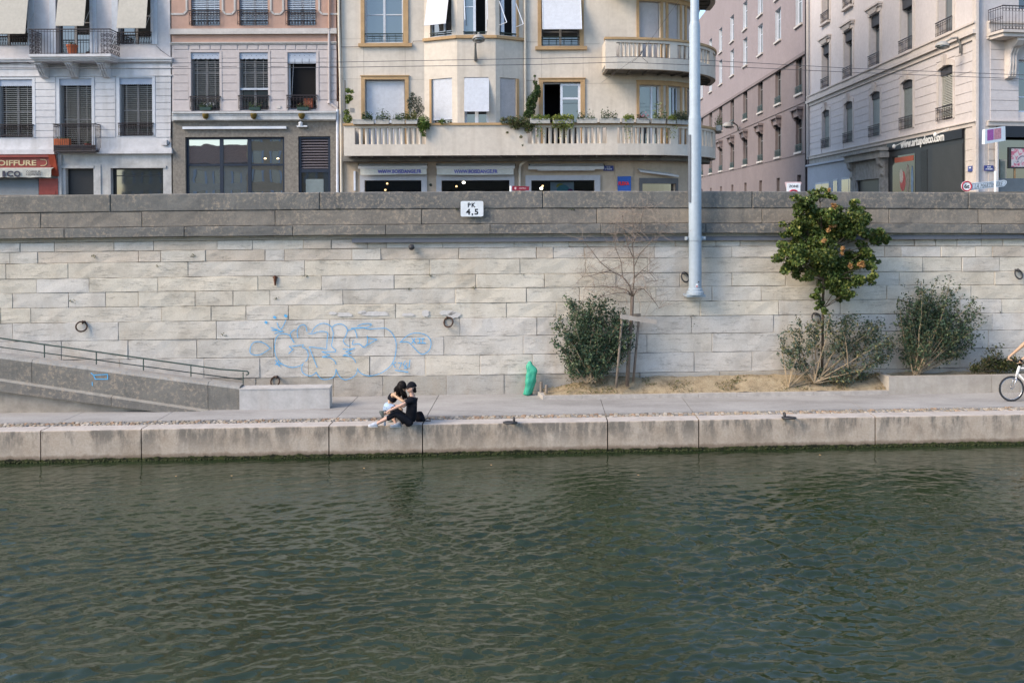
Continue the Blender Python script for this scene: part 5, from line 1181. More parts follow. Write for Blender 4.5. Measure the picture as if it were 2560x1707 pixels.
for i, a in enumerate(ac):
    h = A1[i]; w = window(he, ST_, h, FRAMEG, GLASS, .28, .06, (.5,))
    if i == 0: slats(w, ST_, h[0] + .01, h[1] - .01, h[2] + .1, h[3] - .35, -.14, BLT[0], .07, tilt=.05)
    else: shutter(w, ST_, h[0] + .01, h[1] - .01, h[2] + .05, h[3] - .35, -.14, BLT[i], .06)
    mb = MB(); n = 8; arch = [(h[0], h[3] - .4)] + [(h[0] + (h[1] - h[0]) * k / n, h[3] - .02 - .14 * ((k / n - .5) * 2) ** 2) for k in range(n + 1)] + [(h[1], h[3] - .4)]; mb.prism([ST_.M(p, z, -.08) for p, z in arch], ST_.n * -.03); mb.build('valance', VALD, w)
    mb = MB()
    for k in range(n):
        u0 = h[0] - .12 + (h[1] - h[0] + .24) * k / n; u1 = h[0] - .12 + (h[1] - h[0] + .24) * (k + 1) / n; g0 = h[3] - .02 - .14 * ((k / n - .5) * 2) ** 2; g1 = h[3] - .02 - .14 * (((k + 1) / n - .5) * 2) ** 2
        mb.prism([ST_.M(u0, g0 - .02, .05), ST_.M(u1, g1 - .02, .05), ST_.M(u1, g1 + .22, .05), ST_.M(u0, g0 + .22, .05)], ST_.n * -.14)
    pbox(mb, ST_, h[0] - .12, h[0] - .003, h[2], h[3] - .17, -.1, .045); pbox(mb, ST_, h[1] + .003, h[1] + .12, h[2], h[3] - .17, -.1, .045)
    mb.prism([ST_.M(a - .09, h[3] - .05, .14), ST_.M(a + .09, h[3] - .05, .14), ST_.M(a + .14, h[3] + .42, .2), ST_.M(a - .14, h[3] + .42, .2)], ST_.n * -.2); mb.build('surround', ETR, w)
    railing(he, ST_, h[0] - .05, h[1] + .05, h[2] - .02, h[2] + .58, .10, step=.16)
    for h in (A2[i], A3[i], A4[i]):
        w = window(he, ST_, h, FRAMEG, GLASS_PALE if h is A2[i] else GLASS, .28, .06, (.5,), (.75,)); mb = MB(); pbox(mb, ST_, h[0] + .01, h[1] - .01, h[3] - .55, h[3] - .01, -.2, -.04); mb.build('valance', VALD, w)
        mb = MB(); pbox(mb, ST_, h[0] - .16, h[0] - .003, h[2], h[3], 0, .06); pbox(mb, ST_, h[1] + .003, h[1] + .16, h[2], h[3], 0, .06); pbox(mb, ST_, h[0] - .16, h[1] + .16, h[3] + .003, h[3] + .35, 0, .1); pbox(mb, ST_, h[0] - .28, h[1] + .28, h[3] + .35, h[3] + .45, 0, .26); pbox(mb, ST_, h[0] - .24, h[1] + .24, h[3] + .25, h[3] + .35, 0, .18)
        mb.prism([ST_.M(a - .5, h[3] + .05, .16), ST_.M(a + .5, h[3] + .05, .16), ST_.M(a + .6, h[3] + .25, .22), ST_.M(a - .6, h[3] + .25, .22)], ST_.n * -.2); pbox(mb, ST_, h[0] - .1, h[1] + .1, h[2] - .14, h[2] - .02, 0, .2); mb.build('surround', ETR, w)
        railing(he, ST_, h[0] - .05, h[1] + .05, h[2] - .02, h[2] + .62, .12, step=.16)
for h in (fw_h, fu, (fw_h[0] + 4, fw_h[1] + 4, fw_h[2], fw_h[3]), (fu[0] + 4, fu[1] + 4, fu[2], fu[3])): window(he, FR_, h, PVC, GLASS, .2, .07, (.5,), (.3, .65))
r_ = rect(FR_, o6, 1462, 42, 1631, 235, .9); fb = MB(); zf = r_[2]; pbox(fb, FR_, r_[0], r_[0] + 4.5, zf - .10, zf, 0, .95); pbox(fb, FR_, r_[0] + .08, r_[0] + 4.4, zf - .24, zf - .1, 0, .85); fb = fb.build('balcony', ETR, he)
railing(fb, FR_, r_[0] + .05, r_[0] + 4.4, zf, r_[3], .85, step=.14, side=.8)
a = FR_.at(o6 + 1560 * K, 430 * K, .4)[0]; mb = MB(); zt = zf - .24; prof = [(0, zt), (.75, zt), (.78, zt - .12), (.62, zt - .3), (.42, zt - .36), (.30, zt - .6), (.32, zt - .9), (.26, zt - 1.1), (.30, zt - 1.3), (.22, zt - 1.5), (0, zt - 1.55)]
for da in (0, 2.6):
    mb = MB(); mb.prism([FR_.M(a - .17 + da, z, d) for d, z in prof], FR_.t.to_3d() * .34)
    for q in (-.12, 0, .12): mb.tube([FR_.M(a + q + da, zt - .1, .74), FR_.M(a + q + da, zt - .34, .44), FR_.M(a + q + da, zt - .62, .30), FR_.M(a + q + da, zt - 1.0, .30), FR_.M(a + q + da, zt - 1.45, .25)], .045, 6)
    mb.build('bracket', ETR, fb)
# gallery shopfront on the street side
BLK = paint('black_fascia', (.012, .013, .018), .5, .2); DGR = paint('charcoal_shutter', (.034, .035, .036), .5, .15, 2); DGR2 = paint('slate_frame', (.026, .029, .034), .5)
def sA(x, y, d=0): return ST_.at(o6 + x * K, y * K, d)
s0, s1 = sA(1166, 1080)[0], sA(575, 1250)[0]; zf1 = zb0; zf0 = sA(1150, 1085)[1]
mb = MB(); pbox(mb, ST_, s0, s1, zf0, zf1 - .01, 0, .12); fas = mb.build('shop_fascia', BLK, he)
mb = MB(); tA, tB = sA(685, 1145)[0], sA(1028, 1080)[0]; zc_ = (sA(1000, 1060, .12)[1] + sA(1000, 1100, .12)[1]) / 2; text_into(mb, 'www.artupdeco.com', .50, ST_.M((tA + tB) / 2, zc_, .122), right=-ST_.t.to_3d(), depth=.02, width=abs(tA - tB), bold=.03)
mb.build('lettering', paint('white_lettering', (.68, .68, .66), .5), fas)
for x, y in ((612, 1150), (935, 1058)):
    mb = MB(); a, z = sA(x, y, .5); c = ST_.M(a, z, .5); mb.ball(c, .10, 8, 0, (.9, .9, 1.1)); mb.tube([c, ST_.M(a - .5, z + .22, .15)], .018, 5)
    mb.build('spotlight', paint('white_spot', (.7, .7, .68), .4), fas, smooth=True)
mb = MB(); pbox(mb, ST_, s0, s1, ROAD_Z - .1, zf0 - .003, 0, .05); sfr = mb.build('shop_front', DGR2, he)
mb = MB(); aa, ab = sA(1163, 1300)[0], sA(925, 1300)[0]; pbox(mb, ST_, aa, ab, ROAD_Z, sA(1060, 1140)[1], .05, .075); mb.build('shutter', DGR, sfr)
mb = MB(); aa, ab = sA(882, 1300)[0], sA(828, 1300)[0]; zt = sA(860, 1175)[1]; z = zt
while z > ROAD_Z + .5: pbox(mb, ST_, aa, ab, z - .035, z, .05, .07); z -= .06
mb.build('louvre', DGR2, sfr)
mb = MB(); aa, ab = sA(785, 1300)[0], sA(610, 1300)[0]; zt = sA(700, 1215)[1]; pbox(mb, ST_, aa, ab, ROAD_Z + .4, zt, .05, .06); sw_ = mb.build('window', DARKGLASS, sfr)
mb = MB(); q0, q1 = sA(775, 1240)[0], sA(628, 1270)[0]; z = (sA(700, 1240)[1] + sA(700, 1258)[1]) / 2; pbox(mb, ST_, q0, q1, z - .12, z + .12, .06, .07); mb.build('red_banner', paint('red_orange_banner', (.40, .07, .02), .5), sw_)
for k, (x, y, c_, w_, h_) in enumerate(((690, 1420, (.35, .07, .07), .35, .5), (680, 1380, (.45, .42, .38), .22, .35), (730, 1400, (.2, .18, .16), .2, .7), (765, 1430, (.12, .2, .32), .14, .8))):
    mb = MB(); a, z = sA(x, y); disc(mb, ST_, a, z, w_, h_, .06 + .002 * k, 0, 6.28, 9); mb.build('artwork', paint('artwork_tone_%d' % k, c_, .6, .4, 9), sw_)
# stone portal
s0, s1 = sA(572, 1300)[0], sA(300, 1300)[0]; zt = sA(560, 1160)[1]
mb = MB(); pbox(mb, ST_, s0, s0 + .75, ROAD_Z - .1, zt - .5, 0, .22); pbox(mb, ST_, s1 - .75, s1, ROAD_Z - .1, zt - .5, 0, .22); pbox(mb, ST_, s0, s1, zt - 1.5, zt - .5, 0, .2); pbox(mb, ST_, s0 - .15, s1 + .15, zt - .5, zt - .15, 0, .5); pbox(mb, ST_, s0 - .25, s1 + .25, zt - .15, zt, 0, .65)
for a in (s0 + .3, s1 - .3): mb.prism([ST_.M(a - .2, z, d) for d, z in ((0, zt - .5), (.48, zt - .5), (.42, zt - .8), (.25, zt - 1.0), (.3, zt - 1.3), (.2, zt - 1.5), (0, zt - 1.5))], ST_.t.to_3d() * .4)
z = zt - 1.6
while z > ROAD_Z: pbox(mb, ST_, s0 - .02, s0 + .5, z - .4, z - .03, .2, .25); z -= .45
po = mb.build('portal', GREYSTONE, he); mb = MB(); pbox(mb, ST_, s0 + .75, s1 - .75, ROAD_Z - .1, zt - 1.5, 0, .03); mb.build('door', paint('black_door', (.02, .02, .02)), po)
# blue-grey shop beyond
s0, s1 = s1 + .05, aEnd - .1; zt = sA(320, 1245)[1]
mb = MB(); pbox(mb, ST_, s0, s1, ROAD_Z - .1, zt, 0, .1); pbox(mb, ST_, s0, s1, zt, zt + .12, 0, .25); bs = mb.build('shop_front', paint('blue_grey_shop_paint', (.33, .36, .43), .6, .08), he)
for x0, x1, y in ((340, 215, 1390), (185, 150, 1405), (120, 10, 1430)):
    a0, a1 = sA(x0, y)[0], sA(x1, y)[0]; mb = MB(); pbox(mb, ST_, a0, a1, ROAD_Z + .7, sA((x0 + x1) / 2, y)[1], .1, .13); w = mb.build('window', FRAMEW, bs); m = (a0 + a1) / 2
    for q0, q1 in ((a0 + .08, m - .04), (m + .04, a1 - .08)): g = MB(); pbox(g, ST_, q0, q1, ROAD_Z + .8, sA((x0 + x1) / 2, y)[1] - .1, .13, .134); g.build('pane', GLASS, w)
# river-side gallery front
mb = MB(); pbox(mb, FR_, fsx, 14, FR_.at(o6 + 1500 * K, 1078 * K)[1], zb0 - .01, 0, .14); fas = mb.build('shop_fascia', paint('night_blue_fascia', (.015, .02, .032), .45), he)
mb = MB(); zs = FR_.at(o6 + 1500 * K, 1400 * K)[1]; pbox(mb, FR_, fsx, 14, ROAD_Z - .1, zs, 0, .12); gf = mb.build('shop_front', paint('slate_blue_plinth', (.10, .125, .15), .5), he)
h = (fsx + .05, 9, zs, FR_.at(o6 + 1500 * K, 1100 * K)[1]); mb = MB(); pbox(mb, FR_, h[0], h[1], h[2], h[3], .0, .02); mb.build('pane', glass_mat('dim_gallery_glass', (.008, .010, .014), .08), gf)
ar = rect(FR_, o6, 1530, 1168, 1680, 1310, .05); t = gf
mb = MB(); pbox(mb, FR_, ar[0] - .12, ar[0] + 1.5, ar[2] - .06, ar[3] + .06, .021, .06); pf = mb.build('painting', paint('dark_picture_frame', (.03, .03, .035), .5), gf); 
mb = MB(); pbox(mb, FR_, ar[0], ar[0] + 1.4, ar[2], ar[3], .06, .066); m_, nt_, b_ = nodes_of('abstract_pink_canvas'); L(nt_, ramp(nt_, tex_noise(nt_, 3.2, 4, .65, dist=1.2), [(.36, (.42, .08, .16)), (.47, (.50, .18, .25)), (.52, (.55, .55, .55)), (.6, (.50, .46, .48)), (.66, (.10, .09, .16))]), b_.inputs['Base Color']); mb.build('canvas', m_, pf)
mb = MB(); a = FR_.at(o6 + 1562 * K, 1350 * K, .05)[0]; pbox(mb, FR_, a - .03, a + .03, zs, ar[2] - .06, .025, .05); mb.build('easel_leg', paint('pale_wood', (.33, .22, .12), .7), gf)
ar = rect(FR_, o6, 1444, 1250, 1494, 1400, .05); mb = MB(); pbox(mb, FR_, ar[0], ar[1], zs, ar[3], .022, .05); pf = mb.build('painting', paint('pale_wood_frame', (.36, .33, .27), .6), gf); mb = MB(); pbox(mb, FR_, ar[0], ar[1] - .07, zs, ar[3] - .07, .05, .054); mb.build('canvas', paint('sage_canvas', (.16, .18, .16), .7, .3, 5), pf)
# ---- rose house further up the street
hd = thing('rose_house', 'tall dusky rose building along the side street with many narrow windows', 'building', ST_.M(aEnd + 2, ROAD_Z))
ROSE = paint('dusky_rose_stucco', (.27, .23, .238), .85, .08, .5, .1, streak=.1, dirt=(.3, .24, .23)); ROSE2 = paint('dark_rose_stone', (.20, .168, .17), .85, .1, .6, .1, streak=.2, dirt=(.2, .16, .15))
D = ST_; cx = [858, 704, 577, 457, 349, 248]; dc = [D.at(o5 + x * K, 600 * K)[0] for x in cx]; sp = np.polyfit(range(6), dc, 1); dc = [sp[1] + sp[0] * i for i in range(-0, 9)]
aN, aF = aEnd + .25, aEnd + 62; WD = .82
def zd(x, y): return D.at(o5 + x * K, y * K)[1]
b0, b1 = zd(855, 1195), zd(858, 925); l0, l1 = zd(852, 745), zd(852, 445); m0, m1 = zd(848, 215), zd(848, 10); dz_ = zd(855, 212) - zd(855, 440)
m1 = zd(702, 75)
rows = [(b0, b1), (l0, l1), (m0, m1), (m0 + 3.15, m1 + 3.15), (m0 + 6.3, m1 + 6.3), (m0 + 9.4, m1 + 9.4)]
cz1, cz0 = zd(935, 385), zd(935, 425)
HH = [(a - WD, a + WD, z0, z1) for a in dc for z0, z1 in rows[2:] if z1 < 27]; HL = [(a - WD, a + WD, z0, z1) for a in dc for z0, z1 in rows[:2]]
gw = [(a - .45, a + .45, ROAD_Z + 1.4, zd(868, 1372)) for a in dc]
TD = 27.5
mb = MB(); wallgrid(mb, D, aN, aF, cz0, TD, [h for h in HH if h[2] > cz0], .34, 0, 1); mb.build('wall', [ROSE, FRAMEW], hd)
mb = MB(); wallgrid(mb, D, aN, aF, ROAD_Z - .2, cz0, HL + gw, .28); mb.build('lower_wall', ROSE2, hd)
mb = MB(); e, f_ = D.M(aN, 0), D.M(aF, 0); mb.quad((e.x, e.y, ROAD_Z), (e.x + 14, e.y, ROAD_Z), (e.x + 14, e.y, TD), (e.x, e.y, TD)); mb.quad((f_.x, f_.y, ROAD_Z), (f_.x + 14, f_.y, ROAD_Z), (f_.x + 14, f_.y, TD), (f_.x, f_.y, TD)); mb.quad((e.x, e.y, TD), (e.x + 14, e.y, TD), (f_.x + 14, f_.y, TD), (f_.x, f_.y, TD)); mb.build('side_wall', ROSE, hd)
mb = MB(); pbox(mb, D, aN, aF, cz0 + .03, cz0 + .25, 0, .14); pbox(mb, D, aN, aF, zd(930, 790) - .05, zd(930, 790) + .05, 0, .06); pbox(mb, D, aN, aF, zd(930, 1195) - .06, zd(930, 1195) + .06, 0, .05); mb.build('string_course', ROSE2, hd)
GRI = paint('teal_iron', (.03, .075, .08), .5)
for h in HH + HL:
    if h in HH and h[2] < cz0: continue
    w = window(hd, D, h, PVC if h in HH else FRAMEG, GLASS_PALE if h in HH else GLASS, .2, .06, (.5,), (.7,)); mb = MB(); pbox(mb, D, h[0] - .08, h[1] + .08, h[2] - .14, h[2] - .005, -.02, .14); mb.build('sill', BANDM, w)
    if h in HL: railing(hd, D, h[0], h[1], h[2], h[2] + .5, .06, GRI, .2, True)
    if h in HL and abs(h[2] - b0) < .01:
        mb = MB(); a = (h[0] + h[1]) / 2; pbox(mb, D, a - .95, a + .95, h[3] + .45, h[3] + .62, 0, .42); pbox(mb, D, a - .85, a + .85, h[3] + .02, h[3] + .45, 0, .22)
        for q in (a - .8, a + .65): mb.prism([D.M(q, z, d) for d, z in ((0, h[3] + .45), (.38, h[3] + .45), (.3, h[3] + .1), (.12, h[3] - .2), (0, h[3] - .25))], D.t.to_3d() * .15)
        mb.build('hood', ROSE2, w)
for h in gw: window(hd, D, h, FRAMEG, GLASS, .2, .05, ())
mb = MB(); mb.tube([D.M(aEnd + .1, 27.4, .15), D.M(aEnd + .1, ROAD_Z, .15)], .07, 8); mb.tube([D.M(aEnd - .25, 22.4, .15), D.M(aEnd - .25, zb0, .15)], .08, 8, 1); mb.build('drainpipe', [IRON, BANDM], hd)
# ---- houses on the opposite bank (they are what the glass mirrors)
OPW = [paint('opposite_cream', (.55, .48, .38), .85), paint('opposite_ochre', (.50, .36, .22), .85), paint('opposite_grey', (.48, .47, .46), .85)]
for i, (x0, x1, ht, lb) in enumerate(((-62, -42, 13.5, 'cream house on the opposite bank mirrored in the left panes of the shop window'), (-42, -30, 20, 'ochre house on the opposite bank mirrored in the middle panes of the shop window'), (-30, -12, 22, 'tall grey house on the opposite bank mirrored in the right panes of the shop window'), (-12, 30, 15, 'long low house on the opposite bank facing the cream house'))):
    t = thing('opposite_house', lb, 'building', (x0, -70, 3), 'houses on the opposite bank'); pl = Plane((x1, -70), (-1, 0)); W_ = x1 - x0
    hs = []; z = 4.2
    while z + 2 < ht:
        a = 1.2
        while a + 1.3 < W_: hs.append((a, a + 1.2, z, z + 1.9)); a += 2.9
        z += 3.2
    mb = MB(); wallgrid(mb, pl, 0, W_, 1, ht, hs, .2); mb.box(x0, x1, -82, -70.3, 1, ht - .1); mb.build('wall', OPW[i % 3], t)
    mb = MB()
    for h in hs: pbox(mb, pl, h[0], h[1], h[2], h[3], -.18, -.12); pbox(mb, pl, h[0] - .35, h[0] - .02, h[2], h[3], 0, .05, 1); pbox(mb, pl, h[1] + .02, h[1] + .35, h[2], h[3], 0, .05, 1)
    mb.build('window', [GLASS_PALE, SLATB], t)
    mb = MB(); mb.prism([(x0 - .4, -69.4, ht - .15), (x1 + .4, -69.4, ht - .15), (x1 + .4, -76, ht + 3.4), (x0 - .4, -76, ht + 3.4)], (0, 0, .25)); mb.prism([(x0 - .4, -82.6, ht - .15), (x1 + .4, -82.6, ht - .15), (x1 + .4, -76, ht + 3.4), (x0 - .4, -76, ht + 3.4)], (0, 0, .25)); mb.build('roof', paint('opposite_roof_tiles', (.10, .075, .07), .9, .3, 2), t)
mb = MB(); mb.box(-200, 200, -200, -62, -1.5, 3.0); struct(mb.build('opposite_bank', MATS['pavement_concrete']))
# ================================================================== ON THE QUAY
def wq(px, py, d=0.0):             # point on the quay wall plane, d in front of it
    u, z = on_q(px, py, -d); return Q(u, -d, z)
NQ = Vector((ST, -CT, 0)); TQ = Vector((CT, ST, 0))
QW = Plane((Q(0, 0, 0).x, Q(0, 0, 0).y), (CT, ST))
def c4(x, y): return 1280 + x * .3253, 500 + y * .3253
def c5(x, y): return 1900 + x * .3571, 450 + y * .3571
def c2(x, y): return 600 + x * .2296, 760 + y * .2296
def c1(x, y): return x * .3656, 800 + y * .3656
def c3(x, y): return 900 + x / 10.455, 930 + y / 10.455
def s23(x, y): return x * 1.0884, y * 1.0884
# ---- ramp with its stone parapet, end block and handrail
RP = on_z(*c2(500, 1145), PATH_Z); VR = qv(RP)[1]
RS = paint('dark_ramp_stone', (.20, .195, .185), .92, .32, 3.5, .5, streak=.45, dirt=(.10, .10, .098))
RS2 = paint('light_ramp_base', (.36, .32, .27), .92, .22, 3, .4, streak=.4, dirt=(.2, .19, .17))
BENCH = paint('pale_block_stone', (.46, .45, .44), .88, .14, 4, .4, streak=.35, dirt=(.33, .28, .23))
rp = thing('ramp', 'sloping stone ramp with a dark weathered parapet climbing left against the river wall', 'ramp', Q(on_q(300, 1000, VR)[0], VR, PATH_Z))
def rq(x, y): return on_q(*c1(x, y), VR)
uR, uL = rq(1636, 600)[0], rq(0, 400)[0] - 9
def line(a, b): (u0, z0), (u1, z1) = a, b; return lambda u: z0 + (z1 - z0) * (u - u0) / (u1 - u0)
ftop, fmid, fbot = line(rq(0, 247), rq(1640, 458)), line(rq(0, 402), rq(1400, 612)), line(rq(0, 482), rq(1080, 622))
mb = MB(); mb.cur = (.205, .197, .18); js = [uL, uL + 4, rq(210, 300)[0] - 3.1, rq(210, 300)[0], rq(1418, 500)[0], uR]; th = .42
for a, b in zip(js, js[1:]):
    n = max(1, int((b - a) / .35))
    for i in range(n):
        p, q = a + (b - a) * i / n + (.006 if i == 0 else 0), a + (b - a) * (i + 1) / n - (.006 if i == n - 1 else 0)
        def sec(u): 
            zb_ = max(min(fmid(u), ftop(u) - .2), PATH_Z - .1); zt_ = ftop(u); return [(VR + .05, zb_ - .02), (VR + .05 + random.uniform(-.006, .006), zt_ - .07), (VR + .09, zt_ - .01), (VR + .16, zt_), (VR + .05 + th, zt_), (VR + .05 + th, zb_ - .02)]
        random.seed(int(p * 100)); S0 = sec(p); random.seed(int(q * 100)); S1 = sec(q)
        mb.add([Q(p, v, z) for v, z in S0] + [Q(q, v, z) for v, z in S1], [(j, j + 6, (j + 1) % 6 + 6, (j + 1) % 6) for j in (0, 4, 5)] + ([(5, 4, 3, 2, 1, 0)] if i == 0 else []) + ([tuple(range(6, 12))] if i == n - 1 else [])); mb.add([Q(p, v, z) for v, z in S0] + [Q(q, v, z) for v, z in S1], [(j, j + 6, j + 7, j + 1) for j in (1, 2, 3)], 0, (.34, .33, .31))  # top and chamfer tinted lighter: light from above put into the colour
random.seed(17)
mb.build('parapet', PARA, rp, tint=True)
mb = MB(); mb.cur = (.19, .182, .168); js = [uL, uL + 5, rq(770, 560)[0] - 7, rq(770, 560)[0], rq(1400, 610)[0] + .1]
for a, b in zip(js, js[1:]):
    a += .006; b -= .006; n = max(1, int((b - a) / .4))
    for i in range(n):
        p, q = a + (b - a) * i / n, a + (b - a) * (i + 1) / n
        f = lambda u: [(VR - .09, max(fbot(u), PATH_Z - .05)), (VR - .09, max(fmid(u) - .03, PATH_Z - .04)), (VR, max(fmid(u), PATH_Z - .03)), (VR + .3, max(fmid(u) + .02, PATH_Z - .03)), (VR + .3, max(fbot(u), PATH_Z - .05))]
        mb.add([Q(p, v, z) for v, z in f(p)] + [Q(q, v, z) for v, z in f(q)], [(j, j + 5, (j + 1) % 5 + 5, (j + 1) % 5) for j in (0, 3, 4)] + ([(4, 3, 2, 1, 0)] if i == 0 else []) + ([tuple(range(5, 10))] if i == n - 1 else [])); mb.add([Q(p, v, z) for v, z in f(p)] + [Q(q, v, z) for v, z in f(q)], [(1, 6, 7, 2), (2, 7, 8, 3)], 0, (.36, .34, .30))  # upward faces of the moulding painted paler, as if lit
mb.build('plinth_moulding', PARA, rp, tint=True)
mb = MB(); ue = rq(1080, 622)[0]; mb.prism([Q(uL, VR + .10, PATH_Z - .1), Q(ue, VR + .10, PATH_Z - .1), Q(ue, VR + .10, fbot(ue) + .03), Q(uL, VR + .10, fbot(uL) + .03)], (Q(0, .3, 0) - Q(0, 0, 0))); mb.build('base_wall', RS2, rp)
mb = MB(); mb.prism([Q(uL, VR + .46, PATH_Z - .1), Q(uR, VR + .46, PATH_Z - .1), Q(uR, VR + .46, PATH_Z + .02), Q(uL, VR + .46, ftop(uL) - .72)], (Q(0, -.01, 0) - Q(0, VR + .46, 0))); mb.build('walkway', PATHM, rp)
mb = MB(); P = [on_q(*c1(x, y), VR + .03) for x, y in ((622, 362), (640, 376), (735, 371), (735, 404), (652, 404), (640, 378))]
def ribbon(mb, pts, w, d, M, m=0):
    for (p, q) in zip(pts, pts[1:]):
        dx, dz = q[0] - p[0], q[1] - p[1]; l = math.hypot(dx, dz)
        if l < 1e-5: continue
        ex, ez = dx / l * w * .3, dz / l * w * .3; nx, nz = -dz / l * w / 2, dx / l * w / 2; w_ = d + random.uniform(0, .0015)
        mb.quad(M(p[0] - ex + nx, p[1] - ez + nz, w_), M(q[0] + ex + nx, q[1] + ez + nz, w_), M(q[0] + ex - nx, q[1] + ez - nz, w_), M(p[0] - ex - nx, p[1] - ez - nz, w_), m)
SPRAY = paint('sky_blue_spray_paint', (.10, .44, .80), .6, .12, 20)
nt_ = SPRAY.node_tree; tp = N(nt_, 'ShaderNodeBsdfTransparent'); mx = N(nt_, 'ShaderNodeMixShader'); L(nt_, ramp(nt_, tex_noise(nt_, 26, 4, .7), [(.32, (.05,) * 3), (.43, (.95,) * 3)]), mx.inputs[0]); L(nt_, tp.outputs[0], mx.inputs[1]); L(nt_, nt_.nodes['Principled BSDF'].outputs[0], mx.inputs[2]); L(nt_, mx.outputs[0], nt_.nodes['Material Output'].inputs[0])
ribbon(mb, P, .022, -VR - .032, lambda a, z, d: Q(a, -d, z)); ribbon(mb, [on_q(*c1(630, 425), VR + .03), on_q(*c1(631, 448), VR + .03)], .02, -VR - .032, lambda a, z, d: Q(a, -d, z)); o = mb.build('graffiti', SPRAY, rp); o['label'] = 'small blue spray paint rectangle'
u0 = on_q(*c2(-8, 1100), VR)[0]; u1 = on_q(*c2(976, 1100), VR)[0]; zt = on_q(*c2(500, 915), VR)[1]
mb = MB(); mb.mbox(Q, uR + .006, u1, VR, VR + .44, PATH_Z - .1, zt - .03, 0, 6); mb.mbox(Q, uR + .006, u1 + .01, VR - .012, VR + .45, zt - .03, zt, 0, 6)
tag(mb.build('stone_block', BENCH, origin=Q((u0 + u1) / 2, VR + .2, PATH_Z)), 'long pale stone block like a bench at the foot of the ramp', 'stone block')
# handrail
GRN = paint('dark_green_rail', (.045, .075, .065), .5, .1)
VH = -.55
hr = thing('handrail', 'thin dark green metal handrail rising along the ramp', 'handrail', Q(on_q(*c1(1660, 450), VH)[0], VH, PATH_Z + .1))
h0 = [on_q(*c1(x, y), VH) for x, y in ((-420, 70), (0, 124), (1500, 336), (1662, 348), (1690, 350), (1701, 360), (1698, 370), (1684, 374))]; mb = MB(); mb.tube([Q(u, VH, z) for u, z in h0], .020, 7); mb.build('top_bar', GRN, hr, smooth=True)
h1 = [on_q(*c1(x, y), VH) for x, y in ((-420, 125), (0, 184), (1662, 407))]; mb = MB(); mb.tube([Q(u, VH, z) for u, z in h1], .014, 6); mb.build('lower_bar', GRN, hr, smooth=True)
for x in (-60, 303, 658, 980, 1305, 1662):
    u, z = on_q(*c1(x, 124 + x * .1375 + (4 if x > 1600 else 0)), VH); mb = MB(); mb.tube([Q(u, VH, z), Q(u, VH, max(PATH_Z - .02, z - 1.05))], .016, 6); mb.build('post', GRN, hr, smooth=True)
# ---- graffiti on the wall
def smooth_line(pts, k=5):
    if len(pts) < 3: return pts
    P = [np.array(p, float) for p in pts]; P = [2 * P[0] - P[1]] + P + [2 * P[-1] - P[-2]]; out = []
    for i in range(1, len(P) - 2):
        for j in range(k):
            t = j / k; a, b, c, d = P[i - 1:i + 3]; out.append(.5 * (2 * b + (c - a) * t + (2 * a - 5 * b + 4 * c - d) * t * t + (3 * b - a - 3 * c + d) * t ** 3))
    out.append(P[-2]); return out
STROKES = [
 [(590,420),(560,370),(530,335),(470,322),(420,335),(390,380),(378,450),(380,520),(400,590),(440,640),(490,670),(560,688),(620,682),(680,660)],
 [(585,415),(550,350),(555,310),(600,275)], [(630,370),(622,300),(640,250),(680,225),(715,240),(730,300)],
 [(740,322),(800,320),(860,300),(920,300),(955,320),(948,400),(945,480)], [(780,310),(810,260),(860,222),(910,210),(960,222),(995,250)],
 [(1000,255),(1040,225),(1100,218),(1150,245),(1168,290),(1150,350),(1125,400),(1150,440),(1190,458)], [(1000,260),(1015,320),(1005,400),(1000,460),(1040,500)],
 'S', [(1040,500),(1040,520),(890,518),(975,552),(895,575),(980,582)], [(980,582),(1030,620),(1045,655)], 'S', [(945,488),(755,465),(780,540),(840,690)],
 'S', [(530,540),(575,495),(535,462),(690,445),(680,470)], [(680,470),(720,490),(742,540),(738,590),(715,625)],
 [(690,640),(672,690),(680,740),(720,772),(780,778),(830,742)], [(830,742),(850,780),(890,815),(940,820),(1000,805),(1035,770),(1045,710)], [(1045,710),(1070,770),(1110,812),(1160,822),(1220,800),(1265,760),(1282,700)],
 [(1290,720),(1300,740),(1350,770),(1420,780),(1500,765),(1570,730),(1640,670),(1680,600),(1697,520),(1700,430),(1680,360),(1640,300),(1585,262)], [(1585,262),(1400,270),(1340,255),(1210,265)],
 [(1170,290),(1230,270),(1300,260),(1380,255),(1430,225),(1400,212),(1330,218),(1280,240)], [(1250,280),(1268,330),(1275,370)],
 [(1235,395),(1225,440),(1290,432),(1320,450),(1350,470),(1385,430),(1385,345)], 'S', [(1390,370),(1490,385),(1430,420),(1370,455)],
 'S', [(1120,490),(1200,492),(1250,480),(1150,520),(1215,535),(1120,560),(1200,570)], [(1200,570),(1240,600),(1260,635)],
 [(330,480),(270,430),(200,408),(140,425),(112,480),(115,535),(170,555),(230,545),(290,510),(330,480)],
 [(1740,420),(1790,370),(1860,325),(1940,315),(2020,335),(2070,385),(2080,440),(2060,500),(2000,545),(1950,530),(1890,470),(1830,415),(1745,412)],
 [(1870,370),(1910,430)], [(1905,370),(1870,430)], [(1930,375),(2010,375)], [(1955,375),(1955,425)], [(1990,375),(1990,425)], [(1930,425),(2020,425)],
 [(278,196),(288,204)], [(370,142),(384,150)], [(490,124),(504,134)], 'S', [(335,255),(410,280),(345,285),(470,295),(375,320)], [(402,200),(420,250),(450,270),(480,220),(500,175)],
 'S', [(1700,635),(1665,650),(1690,690)], 'S', [(1720,640),(1760,640),(1735,700)], [(1800,620),(1780,660),(1820,690),(1790,700),(1820,640)], [(1850,610),(1840,690)], [(1690,720),(1830,740)],
 [(385,610),(430,680)], [(400,660),(450,650)], [(385,660),(420,630)]]
mb = MB(); sharp = False
